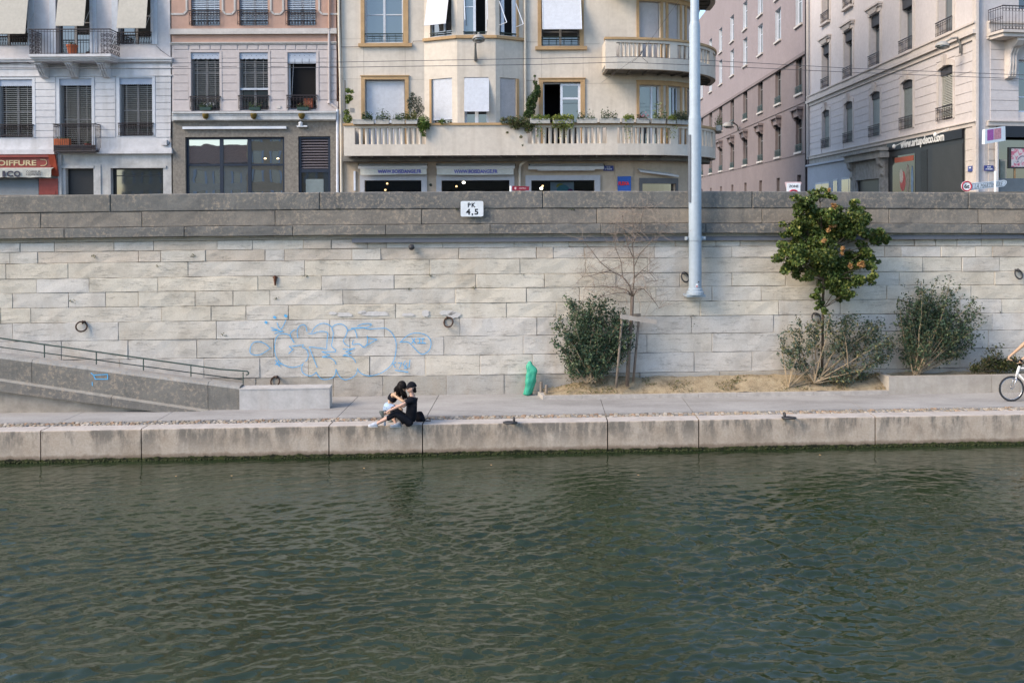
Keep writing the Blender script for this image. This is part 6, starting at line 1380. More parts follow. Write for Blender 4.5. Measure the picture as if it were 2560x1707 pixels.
for s_ in STROKES:
    if s_ == 'S': sharp = True; continue
    pts = s_ if sharp else smooth_line(s_, 5); sharp = False
    w_ = .019 if len(s_) > 2 else .022
    if s_[0] in ((278,196), (370,142), (490,124)): w_ = .07
    ribbon(mb, [on_q(*c2(x, y), -.03) for x, y in pts], w_, .030, lambda a, z, d: Q(a, -d, z))
o = mb.build('graffiti', SPRAY, wall_root); o['label'] = 'sky blue bubble letter graffiti with a crown'
# chalky overpainted patches above it
mb = MB(); 
for k, (x, y, w_, h_) in enumerate(((1140, 115, 110, 26), (1460, 105, 190, 30), (1830, 115, 90, 20), (2020, 100, 50, 44), (2260, 95, 110, 30), (1010, 100, 50, 22), (1330, 92, 60, 22), (2330, 120, 90, 40))):
    u, z = on_q(*c2(x, y), -.026); g = np.random.default_rng(k); pts = []
    for i in range(26):
        t = 2 * math.pi * i / 26; r_ = g.uniform(.75, 1.1); sq = (abs(math.cos(t)) ** 3 + abs(math.sin(t)) ** 3) ** (-1 / 3); pts.append(Q(u + math.cos(t) * w_ * .00255 * r_ * sq * .8, -.026, z + math.sin(t) * h_ * .00255 * r_ * sq * .9))
    mb.add(pts, [tuple(range(26))])
mb.build('paint_patch', paint('chalky_cover_paint', (.60, .58, .56), .85, .1, 8), wall_root)
# small weeds rooted in the joints
g = np.random.default_rng(77); C = []
for x, y in ((1074,688),(1309,686),(1023,724),(1186,718),(1399,796),(1737,812),(1735,790),(2140,786),(2255,712),(2500,780),(762,690),(400,665),(235,640),(480,640),(880,524),(1000,522),(1140,524),(1275,523),(1430,523),(845,520),(690,746),(2330,886),(2100,840),(180,752),(560,838)):
    c = wq(x, y, .02)
    for k in range(int(g.uniform(5, 16))): C.append(np.array(c) + np.array((g.normal(0, .05), -abs(g.normal(0, .015)), g.normal(.0, .022))))
o = leaves('joint_weeds', C, .04, [(.05, .08, .02), (.08, .10, .03), (.03, .045, .015)], wall_root, seed=78); o['kind'] = 'stuff'
# ---- iron and lamps on the wall
RUST = paint('rusty_iron', (.075, .045, .035), .75, .45, 18, .3, metal=.2); DIRON = paint('dark_iron', (.05, .05, .055), .6, .3, 12)
rings = (((187, 750), 'rusty mooring ring on the wall above the ramp handrail', RUST), ((1030, 740), 'rusty mooring ring on the wall just right of the blue graffiti', RUST), ((1574, 637), 'dark mooring ring on the wall beside the foot of the lamp post', DIRON),
         ((1875, 730), 'dark mooring ring on the wall by the trunk of the leafy tree', DIRON), ((2340, 630), 'mooring ring at the far right of the river wall', DIRON), ((632, 876), 'rusty mooring ring low on the wall behind the bench block', RUST))
for i, ((x, y), lb, m_) in enumerate(rings):
    c = wq(*s23(x, y), .09); t = thing('mooring_ring', lb, 'mooring ring', c, 'iron mooring rings on the river wall')
    tilt = (.35, -.5, .55, .2, .3, -.4)[i]; ax = (NQ + TQ * tilt + Vector((0, 0, .35))).normalized(); mb = MB(); mb.torus(c, ax, .135, .021, 24, 8); mb.build('ring', m_, t, smooth=True)
    e = c + Vector((0, 0, .12)) + TQ * (.05 if i in (0, 5) else -.04); mb = MB(); mb.tube([e - NQ * .12, e + NQ * .02], .03, 8); mb.torus(e + NQ * .03, TQ, .035, .016, 12, 6); mb.build('eye_bolt', m_, t, smooth=True)
c = wq(*s23(632, 643), .04); mb = MB(); mb.tube([c + Vector((0, 0, .12)), c + Vector((0, 0, .02)), c + Vector((.0, -.01, -.15))], [.035, .045, .02], 6); mb.tube([c + TQ * -.06 + Vector((0, 0, .07)), c + TQ * .06 + Vector((0, 0, .07))], .022, 6); tag(mb.build('iron_spike', paint('red_rust', (.11, .045, .025), .85, .3, 20), origin=c), 'short rusty iron cramp sticking out of the bare wall above the graffiti', 'iron cramp')
t = thing('wall_lamp', 'small grey floodlight under the steel ledge strip', 'lamp', wq(*s23(943, 566), .1)); c = wq(*s23(945, 567), .12); mb = MB(); mb.lathe([(.03, -.06), (.075, -.03), (.08, .05), (.05, .08)], c, 10, 0, (.2, -.5, -.7)); mb.build('lamp_head', DIRON, t, smooth=True); mb = MB(); mb.tube([c - NQ * .1, c], .02, 6); q = wq(*s23(915, 558), .05); mb.tube([q - TQ * .1, q + TQ * .45], .012, 5); mb.build('bracket', paint('galvanised_steel', (.32, .35, .38), .45, .1, metal=.4), t)
BEAM = paint('slate_blue_steel', (.13, .14, .165), .55, .1, 2)
u0 = on_q(880, 602, -.1)[0]; zt, zb = on_q(1280, 594, -.1)[1], on_q(1280, 604.5, -.1)[1]; mb = MB(); mb.mbox(Q, u0, u0 + 27, -.11, -.02, zb, zt - .012); mb.mbox(Q, u0, u0 + 27, -.125, -.02, zt - .012, zt); mb.mbox(Q, u0, u0 + 27, -.125, -.11, zb, zb + .012)
tag(mb.build('steel_beam', BEAM, origin=Q(u0 + 13, -.06, zb)), 'long slate grey steel channel fixed below the parapet moulding', 'beam')
# kilometre sign
t = thing('kilometre_sign', 'white kilometre plate on the grey parapet reading PK 4,5', 'sign', wq(1180, 522, .14)); sd = .15
x0, z1 = on_q(1151.5, 503, -sd); x1, z0 = on_q(1208.5, 541.5, -sd)
def rrect(a0, a1, z0, z1, r, n=5):
    pts = []
    for cx, cz, s_ in ((a1 - r, z1 - r, 0), (a0 + r, z1 - r, 1), (a0 + r, z0 + r, 2), (a1 - r, z0 + r, 3)):
        for i in range(n + 1): t_ = math.pi / 2 * (s_ + i / n); pts.append((cx + r * math.cos(t_), cz + r * math.sin(t_)))
    return pts
mb = MB(); mb.prism([QW.M(a, z, sd) for a, z in rrect(x0, x1, z0, z1, .045)], NQ * -.03); mb.build('plate', paint('white_enamel', (.74, .78, .82), .35, .03, spec=.5), t); INK = paint('black_ink', (.02, .02, .025), .5)
mb = MB()
for s_, xa, xb, ya, yb in (('PK', 1098, 1172, 255, 298), ('4,5', 1080, 1198, 312, 378)):
    f = lambda x, y: on_q(880 + x * .2636, 440 + y * .2636, -sd); (a0, b1), (a1, b0) = f(xa, ya), f(xb, yb); hgt = b1 - b0
    text_into(mb, s_, hgt, QW.M((a0 + a1) / 2, (b0 + b1) / 2, sd + .001), right=TQ, depth=.002, width=a1 - a0, bold=.03, spacing=1.25)
mb.build('lettering', INK, t)
mb = MB(); mb.mbox(Q, (x0 + x1) / 2 - .2, (x0 + x1) / 2 + .2, -sd + .03, -.02, z0 + .1, z0 + .14); mb.mbox(Q, (x0 + x1) / 2 - .2, (x0 + x1) / 2 + .2, -sd + .03, -.02, z1 - .14, z1 - .1); mb.build('bracket', DIRON, t)
# ---- tall lamp post fixed to the wall
POST = paint('pale_blue_grey_steel', (.36, .43, .50), .45, .06, 1.5, .05, spec=.4)
DP = .36; bp = wq(1738, 727, DP); t = thing('lamp_post', 'tall pale blue grey steel lamp post standing on a bracket on the river wall', 'lamp post', bp)
def zp(y): return on_q(1738, y, -DP)[1]
mb = MB(); zb_ = bp.z; mb.lathe([(.175, 0), (.172, zp(292) - zb_ - .08), (.165, zp(292) - zb_ - .02), (.150, zp(292) - zb_ + .06), (.147, zp(60) - zb_ - .06), (.128, zp(60) - zb_ + .03), (.118, zp(60) - zb_ + .06), (.105, 16), (.06, 16.1)], bp, 24); mb.build('pole', POST, t, smooth=True, autosmooth=60)
mb = MB(); mb.lathe([(.24, -.10), (.24, -.02), (.20, 0), (.20, .06), (.18, .08)], bp, 20); mb.mbox(Q, qv(bp)[0] - .26, qv(bp)[0] + .26, -DP - .12, -.02, bp.z - .16, bp.z - .10); mb.build('base_bracket', POST, t)
mb = MB(); zc_ = zp(596); mb.lathe([(.19, 0), (.19, .12)], Vector((bp.x, bp.y, zc_ - .06)), 20)
for s_ in (-1, 1): mb.mbox(Q, qv(bp)[0] + s_ * .19 - .03, qv(bp)[0] + s_ * .19 + .07 * s_ + .03, -DP - .04, -.02, zc_ - .05, zc_ + .05); mb.ball(bp + TQ * s_ * .24 + NQ * .06 + Vector((0, 0, zc_ - bp.z)), .03, 6)
mb.build('clamp', POST, t)
mb = MB(); cx = bp - TQ * .165 + NQ * .06; z0_, z1_ = zp(506), zp(338); mb.prism([cx + Vector((-.03, .0, z0_ - bp.z)), cx + Vector((.03, -.05, z0_ - bp.z)), cx + Vector((.03, -.05, z1_ - bp.z)), cx + Vector((-.03, 0, z1_ - bp.z))], (-.012, -.012, 0)); mb.build('cable_cover', paint('dark_cable_cover', (.11, .13, .16), .5), t)
mb = MB(); cc = bp + NQ * .178 + Vector((0, 0, .16)); mb.prism([cc + TQ * a + Vector((0, 0, z)) for a, z in rrect(-.035, .035, -.05, .05, .012, 2)], NQ * .004); mb.prism([cc + TQ * a + Vector((0, 0, z)) + NQ * .005 for a, z in rrect(-.02, .02, -.04, 0, .008, 2)], NQ * .002, 1); mb.build('sticker', [MATS['white_enamel'], paint('red_sticker', (.5, .05, .04))], t)
mb = MB(); mb.ball(cc + TQ * .05 + Vector((0, 0, .1)), .02, 6); mb.build('bolt', DIRON, t)
top = Vector((bp.x, bp.y, bp.z + 15.9)); mb = MB(); mb.tube([top, top + Vector((0, 1, .5)), top + Vector((0, 3.2, .7))], .05, 8); mb.build('arm', POST, t); mb = MB(); mb.ball(top + Vector((0, 3.5, .62)), .3, 12, 0, (.6, 1.3, .3)); mb.build('lamp_head', POST, t, smooth=True)
# ---- mooring rings lying on the quay edge
for (x, y), lb in (((1172, 970), 'iron mooring ring lying on the quay edge nearest the couple'), ((1812, 959), 'iron mooring ring lying on the quay edge below the leafy tree')):
    c = on_z(*s23(x, y), PATH_Z + .03); t = thing('quay_ring', lb, 'mooring ring', c, 'mooring rings lying on the quay edge'); mb = MB(); mb.torus(c, (0, .12, 1), .155, .024, 24, 8); mb.build('ring', DIRON, t, smooth=True)
    mb = MB(); s_ = 1 if x < 1500 else -1; e = c + Vector((s_ * .09, .06, -.03)); mb.lathe([(.07, 0), (.06, .02)], e, 10); mb.tube([e, e + Vector((0, 0, .12))], .028, 8); mb.torus(e + Vector((0, 0, .10)), (1, .3, 0), .04, .02, 10, 6); mb.build('eye_bolt', DIRON, t, smooth=True)
# ---- green bag, stakes, planting bed
c = Q(on_q(*c4(105, 1470), -.28)[0], -.28, PATH_Z); t = thing('rubbish_bag', 'bright green plastic rubbish bag hanging limp against the foot of the wall', 'bag', c)
prof = []; mb = MB(); H_ = .92; vs = []; n, k = 18, 26
for i in range(k):
    zt_ = i / (k - 1); r_ = .78 * (.10 + .075 * math.sin(zt_ * 2.2 + .4)) * (1 - .35 * zt_ ** 3) if zt_ < .86 else .095 * (1 - (zt_ - .86) / .14 * .7)
    ox = .05 + .07 * zt_ + (.05 * math.sin(zt_ * 3.1)); 
    for j in range(n):
        a = 2 * math.pi * j / n; f = 1 + .20 * math.sin(3 * a + zt_ * 5) + .12 * math.sin(7 * a - zt_ * 9) + .28 * mnoise.noise(Vector((math.cos(a) * 1.6, math.sin(a) * 1.6, zt_ * 6.5)))
        if .62 < zt_ < .9 and math.cos(a) > .3: f += .75 * math.sin((zt_ - .62) / .28 * math.pi) * math.cos(a)
        vs.append(c + Vector((ox + math.cos(a) * r_ * f, .05 + math.sin(a) * r_ * .7 * f, .02 + zt_ * H_)))
mb.add(vs, [(i * n + j, i * n + (j + 1) % n, (i + 1) * n + (j + 1) % n, (i + 1) * n + j) for i in range(k - 1) for j in range(n)] + [tuple(range(n - 1, -1, -1)), tuple(range((k - 1) * n, k * n))])
m_, nt_, b_ = nodes_of('green_plastic_film'); b_.inputs['Base Color'].default_value = (.08, .55, .38, 1); b_.inputs['Roughness'].default_value = .3; bump(nt_, b_, tex_noise(nt_, 22, 3, .6, dist=2), .8, .02); tr = N(nt_, 'ShaderNodeBsdfTranslucent'); tr.inputs[0].default_value = (.03, .5, .33, 1); mx = N(nt_, 'ShaderNodeMixShader'); mx.inputs[0].default_value = .35; L(nt_, b_.outputs[0], mx.inputs[1]); L(nt_, tr.outputs[0], mx.inputs[2]); L(nt_, mx.outputs[0], nt_.nodes['Material Output'].inputs[0])
mb.build('bag', m_, t, smooth=True); mb = MB(); mb.tube([c + Vector((.17, .15, -.01)), c + Vector((.17, .15, .5))], .03, 6); mb.build('post', DIRON, t)
WOOD = paint('grey_weathered_wood', (.24, .20, .165), .85, .3, 5, .4, streak=.4, dirt=(.14, .12, .1))
for (x, y0, y1), lb in (((222, 1480, 1372), 'short weathered wooden stake closest to the green bag'), ((262, 1512, 1415), 'short weathered wooden stake at the corner of the planting bed')):
    vv = -.30 if x < 240 else -.52; c = Q(on_q(*c4(x, y0), vv)[0], vv, PATH_Z); h_ = (y0 - y1) * .3253 / (FPX / c.y); mb = MB(); mb.tube([c - Vector((0, 0, .05)), c + Vector((.01, 0, h_ * .97)), c + Vector((.01, 0, h_))], [.042, .04, .025], 8); tag(mb.build('wooden_stake', WOOD, origin=c), lb, 'stake', 'short stakes at the planting bed')
KERB = paint('pale_kerb_stone', (.42, .39, .36), .88, .2, 4, .3)
kA = on_z(*c4(240, 1540), PATH_Z); kB = on_z(*c5(890, 1495), PATH_Z); uA, vA = qv(kA); uB, vB = qv(kB); vK = (vA + vB) / 2
mb = MB(); n = 9
for i in range(n): a = uA + (uB - uA) * i / n; b = uA + (uB - uA) * (i + 1) / n; mb.mbox(lambda u, v, z: Q(u, v, z), a + .004, b - .004, vK, vK + .12, PATH_Z - .1, PATH_Z + .10 + random.uniform(-.006, .006), 0, 3)
uC = qv(on_z(*c4(182, 1478), PATH_Z))[0]; mb.prism([Q(uA, vK + .004, PATH_Z - .1), Q(uA + .12, vK + .13, PATH_Z - .1), Q(uC + .15, -.03, PATH_Z - .1), Q(uC, -.03, PATH_Z - .1)], (0, 0, .2)); struct(mb.build('kerb', KERB))
soilm, nt_, b_ = nodes_of('dry_earth'); f = tex_noise(nt_, 3.5, 6, .7); g_ = tex_noise(nt_, 28, 4, .7)
L(nt_, mixc(nt_, 1.0, ramp(nt_, f, [(.3, (.19, .145, .09)), (.5, (.33, .26, .165)), (.7, (.40, .33, .22))]), ramp(nt_, g_, [(.3, (.75,) * 3), (.65, (1.1,) * 3)]), 'MULTIPLY'), b_.inputs['Base Color']); b_.inputs['Roughness'].default_value = .95; bump(nt_, b_, g_, .5, .03)
mb = MB(); nu, nv = 90, 12; vs = []
uD = uB + 6
for j in range(nv + 1):
    for i in range(nu + 1):
        u = uA + .06 + (uD - uA) * i / nu; t_ = j / nv; v = vK + .115 + (-.03 - vK - .115) * t_; hz = .07 + .37 * t_ ** .9 * min(1, .25 + (i / nu) * 6); hz = hz + .07 * mnoise.noise(Vector((u * 1.3, v * 2, 0))) + .035 * mnoise.noise(Vector((u * 6, v * 7, 3)))
        if u > uB + .1: hz = max(hz, .38)
        vs.append(Q(u, v, PATH_Z + hz))
mb.add(vs, [(j * (nu + 1) + i, j * (nu + 1) + i + 1, (j + 1) * (nu + 1) + i + 1, (j + 1) * (nu + 1) + i) for j in range(nv) for i in range(nu)]); struct(mb.build('soil', soilm, smooth=True))
def soil_z(u, v): t_ = max(0, (v - vK - .115) / (-.03 - vK - .115)); return PATH_Z + .07 + .37 * t_ ** .9
zt = on_q(*c5(1200, 1372), vK)[1]; mb = MB(); uE = uB + 5.5
for a, b in ((uB, on_q(*c5(1620, 1400), vK)[0]), (on_q(*c5(1620, 1400), vK)[0], uE)): mb.mbox(Q, a + .004, b - .004, vK + .0, vK + .14, PATH_Z - .1, zt, 0, 4)
mb.mbox(Q, uB + .004, uB + .14, vK + .141, -.03, PATH_Z - .1, zt - .002, 0, 1)
tag(mb.build('raised_planter', paint('concrete_planter', (.40, .37, .33), .9, .16, 2.5, .3, streak=.35, dirt=(.30, .26, .20)), origin=Q(uB + 2.7, vK, PATH_Z)), 'low raised concrete planter wall behind the bicycle wheel', 'planter')
# dry grass and weed tufts
g = np.random.default_rng(5); C = []; cols = []
for i in range(2600):
    u = g.uniform(uA + .3, uB); v = g.uniform(vK + .15, -.08); 
    if mnoise.noise(Vector((u * 1.4, v * 3, 8))) < .0: continue
    C.append(Q(u, v, soil_z(u, v) + .03)); cols.append(np.array((.09, .12, .03) if g.random() < .45 else (.27, .21, .11)) * g.uniform(.7, 1.2))
o = leaves('ground_weeds', C, .08, [(0, 0, 0)], None, aspect=.18, up=0, seed=9, cols=np.array(cols)); o['kind'] = 'stuff'
# ---- shrubs, trees
BARK = paint('brown_bark', (.12, .09, .065), .9, .3, 12, .5); TAN = paint('tan_stems', (.34, .265, .175), .85, .25, 10, .3); GREYBARK = paint('grey_brown_bark', (.17, .135, .11), .9, .3, 14, .5)
def qp(f, x, y, v): u, z = on_q(*f(x, y), v); return Q(u, v, z)
def branchy(mb, p, q, r0, r1, bend=.15, n=6, k=5):
    p, q = Vector(p), Vector(q); d = q - p; o = Vector((random.uniform(-1, 1), random.uniform(-1, 1), random.uniform(-.2, 1))) * d.length * bend; pts = []; rs = []
    for i in range(n + 1):
        t_ = i / n; pts.append(p + d * t_ + o * math.sin(math.pi * t_) * .5 + Vector((random.uniform(-1, 1), random.uniform(-1, 1), random.uniform(-1, 1))) * d.length * .012 * (0 < i < n)); rs.append(r0 + (r1 - r0) * t_)
    mb.tube(pts, rs, k, cap=False); return pts
def shrub(name, label, f, bases, tips, v, leafn, leafsz, pal, seed, stem_m, spread=.35, lo=.35, clumps=(), group=None, rad=.10, r0=.016):
    random.seed(seed); g = np.random.default_rng(seed); b0 = qp(f, *bases[0], v); t = thing(name, label, 'shrub', b0, group); mb = MB(); C = []
    for (tx, ty) in tips:
        b = random.choice(bases); vt = v + random.uniform(-spread, spread * .9); vt = min(vt, -.08)
        p = qp(f, *b, v); q = qp(f, tx, ty, vt); pts = branchy(mb, p, q, r0, .004, .14, 7, 5)
        for w in range(3):
            k_ = random.randint(3, 6); q2 = pts[k_] + Vector((random.uniform(-.25, .25), random.uniform(-.2, .2), random.uniform(.05, .3))); p2 = branchy(mb, pts[k_], q2, .006, .003, .1, 3, 4); pts2 = p2
            for a_ in range(leafn // 4): s_ = random.random(); P = pts2[0].lerp(pts2[-1], s_); C.append(np.array(P) + g.normal(0, rad * .6, 3))
        for a_ in range(leafn):
            s_ = lo + (1 - lo) * random.random() ** .8; i_ = min(6, int(s_ * 7)); P = pts[i_].lerp(pts[i_ + 1], s_ * 7 - i_); C.append(np.array(P) + g.normal(0, rad, 3) * (1.1 - .5 * s_))
    mb.build('stem', stem_m, t)
    for (x, y, r_, n_) in clumps: C.extend(clump(qp(f, x, y, v + random.uniform(-.15, .1)), r_ * .0037, n_, g, (1, .8, 1), .3))
    C = np.array(C); vv = -C[:, 0] * ST + (C[:, 1] - WALL_Y) * CT; C = C[(vv < -.03) & (C[:, 2] > PATH_Z + .12)]
    leaves('foliage', C, leafsz, pal, t, seed=seed, aspect=.55); return t
DARKG = [(.04, .078, .046), (.058, .102, .058), (.08, .125, .068), (.05, .085, .058), (.13, .165, .085)]
g = np.random.default_rng(21)
tips1 = [(310,1075),(350,900),(330,960),(440,740),(430,850),(470,800),(540,790),(600,740),(640,720),(700,730),(730,760),(790,800),(830,850),(870,850),(900,900),(930,960),(920,1040),(930,1110),(880,1230),(380,1130),(420,1290),(460,1300),(370,1200),(480,950),(560,880),(640,880),(720,900),(800,960),(560,1010),(640,1040),(720,1060),(820,1080),(500,1100),(600,1150),(700,1180),(800,1200),(520,1250),(640,1280),(740,1290),(430,1040),(660,960),(580,1100),(860,1160)]
shrub('dark_shrub', 'rounded dark green shrub beside the staked bare tree', c4, [(575, 1405), (610, 1405), (640, 1400)], tips1, -.50, 105, .08, DARKG, 31, TAN, .35, .4, [(520,900,70,160),(640,860,80,200),(760,920,80,200),(480,1020,80,200),(620,1000,110,320),(780,1040,100,280),(560,1140,100,280),(700,1160,110,320),(820,1150,70,160),(480,1240,60,120),(620,1260,80,160),(840,960,60,140)])
tips2 = [(170,1060),(160,1180),(280,950),(210,1010),(330,1010),(500,915),(450,960),(560,990),(610,950),(690,935),(740,980),(850,970),(880,1010),(950,1070),(980,1120),(960,1190),(900,1240),(400,1040),(500,1050),(620,1060),(740,1080),(820,1060),(860,1120),(780,1160),(660,1140),(540,1140),(380,1130),(280,1150),(220,1200),(200,1290),(300,1280),(880,1280),(800,1300),(720,1330),(600,1330),(520,1380),(430,1340),(640,1400),(740,1380),(830,1350)]
shrub('wind_bent_shrub', 'open grey green shrub with bare tan stems leaning right under the leafy tree', c5, [(200, 1452), (390, 1415), (420, 1400), (380, 1418), (620, 1415)], tips2, -.55, 66, .08, [(.05, .085, .064), (.07, .11, .078), (.06, .09, .056), (.10, .13, .08), (.18, .165, .07)], 32, TAN, .3, .62, [(480,1020,70,110),(620,1020,80,130),(760,1060,80,130),(860,1120,70,110),(380,1060,60,80),(560,1120,80,110),(240,1180,60,70),(800,1200,70,90),(560,1375,50,40),(720,1350,50,40)], r0=.021)
tips3 = [(970,830),(975,900),(1100,700),(1020,780),(1130,710),(1240,690),(1200,760),(1330,680),(1300,740),(1400,745),(1420,800),(1520,820),(1550,880),(1580,960),(1560,1010),(1540,1080),(1490,1150),(1460,1220),(1000,960),(1050,1000),(1010,1060),(1000,1200),(1030,1250),(1120,860),(1220,860),(1320,870),(1160,960),(1260,980),(1360,980),(1440,980),(1180,1060),(1300,1070),(1400,1090),(1480,1060),(1150,1150),(1280,1160),(1400,1190),(1080,1120),(1060,900)]
shrub('tall_shrub', 'tall dark shrub with pale seed heads growing from the raised planter', c5, [(1075, 1365), (1095, 1365), (1110, 1365)], tips3, -.42, 86, .08, DARKG + [(.11, .12, .06)], 33, TAN, .3, .45, [(1080,880,70,140),(1180,880,80,180),(1290,880,80,170),(1120,980,90,240),(1240,1000,100,300),(1360,1000,90,220),(1460,960,60,90),(1180,1080,90,220),(1310,1090,100,280),(1430,1090,70,150),(1060,1180,60,100)])
tips4 = [(1590,1175),(1600,1230),(1560,1250),(1520,1290),(1640,1270),(1690,1250),(1740,1250),(1790,1250),(1830,1280),(1860,1270),(1480,1310),(1700,1300),(1760,1300)]
shrub('weed_clump', 'low tangle of weeds at the foot of the wall behind the bicycle', c5, [(1590, 1345), (1690, 1345), (1780, 1345), (1500, 1345)], tips4, -.35, 60, .07, [(.03, .045, .015), (.05, .065, .02), (.09, .085, .03)], 34, BARK, .2, .1, [(1590,1280,45,180),(1700,1295,50,220),(1790,1300,45,180),(1500,1320,30,80)], r0=.006)
# leafy tree against the wall
random.seed(40); g = np.random.default_rng(40); VT = -.75
tb = qp(c5, 432, 1400, VT); t = thing('leafy_tree', 'young leafy green tree with a few orange dead leaf tufts in front of the wall', 'tree', tb)
TV = -.30
CL = [(410,110,45),(490,108,32),(290,170,60),(350,210,75),(430,230,80),(600,255,90),(680,200,50),(690,270,60),(220,340,55),(300,340,75),(400,360,100),(540,370,120),(680,350,80),(770,370,70),(850,400,50),(885,425,25),(170,500,60),(240,520,80),(350,520,110),(480,540,110),(620,520,100),(730,500,60),(780,540,40),(190,600,55),(260,660,45),(350,640,80),(460,650,90),(590,650,100),(540,740,70),(620,790,45),(580,820,30),(730,600,50),(700,690,50),(770,690,45),(390,810,45),(420,880,28),(450,920,18)]
mb = MB(); trunk = [qp(c5, 432, 1400, TV), qp(c5, 438, 1150, TV), qp(c5, 440, 900, -.4), qp(c5, 446, 700, VT), qp(c5, 440, 520, VT), qp(c5, 430, 330, VT), qp(c5, 420, 160, VT)]; mb.tube(trunk, [.042, .038, .036, .034, .028, .02, .008], 8); mb.build('trunk', BARK, t, smooth=True)
mb = MB(); C = []; cols = []; palT = np.array([(.065, .105, .026), (.09, .135, .033), (.12, .165, .04), (.045, .075, .022), (.19, .21, .052), (.26, .25, .065)]); wtT = [.26, .24, .18, .14, .12, .06]
for (x, y, r_) in CL:
    vt = VT + random.uniform(-.45, .40); vt = min(vt, -.25); c = qp(c5, x, y, vt); k_ = min(range(2, 7), key=lambda i: (trunk[i] - (c - Vector((0, 0, .5)))).length); branchy(mb, trunk[k_], c, .016, .004, .12, 5, 5); rr = r_ * .00385
    n_ = int(60 + 330 * (r_ / 100) ** 2 * 2.9); subs = [c] + [c + Vector((random.uniform(-1, 1), random.uniform(-.8, .8), random.uniform(-.9, .9))) * rr for _ in range(7)]; P = np.concatenate([clump(q_, rr * random.uniform(.42, .72), max(8, n_ // 6), g, (1, .9, .75), .2) for q_ in subs]); n_ = len(P); C.append(P); base = palT[g.choice(6, n_, p=wtT)] * g.uniform(.75, 1.25, n_)[:, None] * g.uniform(.85, 1.2); cols.append(base)
for (x, y, r_, n_) in ((520, 180, 16, 60), (515, 210, 14, 40), (512, 310, 22, 80), (450, 425, 12, 30), (580, 480, 12, 30), (575, 515, 11, 26), (708, 592, 24, 90), (630, 600, 16, 40), (480, 350, 12, 24), (485, 70, 9, 16)):
    c = qp(c5, x, y, VT - .42); P = clump(c, r_ * .0042, n_, g, (1, .8, 1), .2); C.append(P); cols.append(np.array([(.42, .24, .10)]) * g.uniform(.7, 1.2, len(P))[:, None])
mb.build('branch', BARK, t); C = np.concatenate(C); cols = np.concatenate(cols); leaves('crown', C, .082, palT, t, seed=41, cols=cols, aspect=.85, up=.5)
# bare tree with its stakes
random.seed(50); VB = -.55; tb = qp(c4, 885, 1400, VB); t = thing('bare_tree', 'leafless young tree with a haze of fine drooping twigs, tied to wooden stakes', 'tree', tb)
fork = qp(c4, 925, 740, VB); mb = MB(); mb.tube([tb - Vector((0, 0, .1)), qp(c4, 900, 1150, VB), qp(c4, 920, 900, VB), fork], [.055, .05, .048, .05], 9); mb.build('trunk', GREYBARK, t, smooth=True)
mb = MB(); tw = MB()
mains = [[(925,740),(905,660),(850,590),(760,545),(680,480),(620,400),(540,300)],[(925,740),(940,600),(935,450),(925,330),(930,200),(925,90)],[(925,740),(880,690),(800,670),(700,660),(560,670)],[(930,740),(960,690),(1010,680),(1080,760),(1130,830)],[(935,520),(980,420),(1060,330),(1130,260),(1190,200)],[(850,590),(840,480),(800,380),(790,260),(800,180)],[(925,740),(870,710),(780,720),(690,740),(640,760)],[(760,545),(680,560),(600,585),(540,590)],[(940,600),(1000,540),(1060,560),(1110,620)],[(935,450),(890,350),(860,220),(850,120)],[(930,330),(980,240),(1000,120),(1020,60)]]
ends = []
for k_, pth in enumerate(mains):
    vv = VB + random.uniform(-.3, .3); P = [qp(c4, x, y, VB + (vv - VB) * i / (len(pth) - 1)) for i, (x, y) in enumerate(pth)]; r0 = .022 if k_ < 4 else .013; mb.tube(P, [r0 + (.005 - r0) * i / (len(P) - 1) for i in range(len(P))], 5); ends += [(P[i], .004 + .006 * (1 - i / len(P))) for i in range(1, len(P))]
for p, r_ in ends:
    for k_ in range(7):
        d = Vector((random.gauss(0, 1), random.gauss(0, .7), random.gauss(.25, .6))).normalized() * random.uniform(.35, .8); q = p + d; pts = []
        droop = random.uniform(-.1, .35)
        for i in range(5): t_ = i / 4; pts.append(p + d * t_ - Vector((0, 0, droop * t_ * t_ * d.length * 1.4)) + Vector((random.uniform(-.015, .015), random.uniform(-.015, .015), random.uniform(-.015, .015))))
        tw.tube(pts, [.0048, .0042, .0036, .003, .0022], 3, cap=False)
        for w in range(3):
            s_ = random.randint(1, 3); e = pts[s_] + Vector((random.gauss(0, .14), random.gauss(0, .1), random.gauss(.0, .14))); tw.tube([pts[s_], pts[s_].lerp(e, .5) + Vector((0, 0, .02)), e], [.003, .0026, .002], 3, cap=False)
mb.build('branch', GREYBARK, t, smooth=True); tw.build('twigs', paint('reddish_twigs', (.29, .235, .195), .9, .2, 6), t)
fr_ = thing('tree_stakes', 'weathered wooden frame of three stakes and two cross planks holding the bare tree', 'tree support', qp(c4, 800, 1440, VB - .25))
for (x0, y0, x1, y1, v0, v1) in ((800, 1442, 846, 905, VB - .25, VB - .22), (932, 1395, 976, 905, VB + .2, VB + .12), (880, 1405, 900, 1060, VB + .22, VB + .18)):
    mb = MB(); mb.tube([qp(c4, x0, y0, v0), qp(c4, x1, y1, v1)], .034, 8); mb.build('stake', WOOD, fr_, smooth=True)
PLK = paint('pale_old_plank', (.36, .33, .30), .85, .2, 4, .4)
for (pts, v, th_) in ((((832, 876), (1112, 922), (1112, 956), (832, 912)), VB - .27, .03), (((925, 876), (990, 872), (990, 896), (925, 900)), VB + .16, .03)):
    mb = MB(); mb.prism([qp(c4, x, y, v) for x, y in pts], NQ * -th_); mb.build('plank', PLK if v < VB else WOOD, fr_)
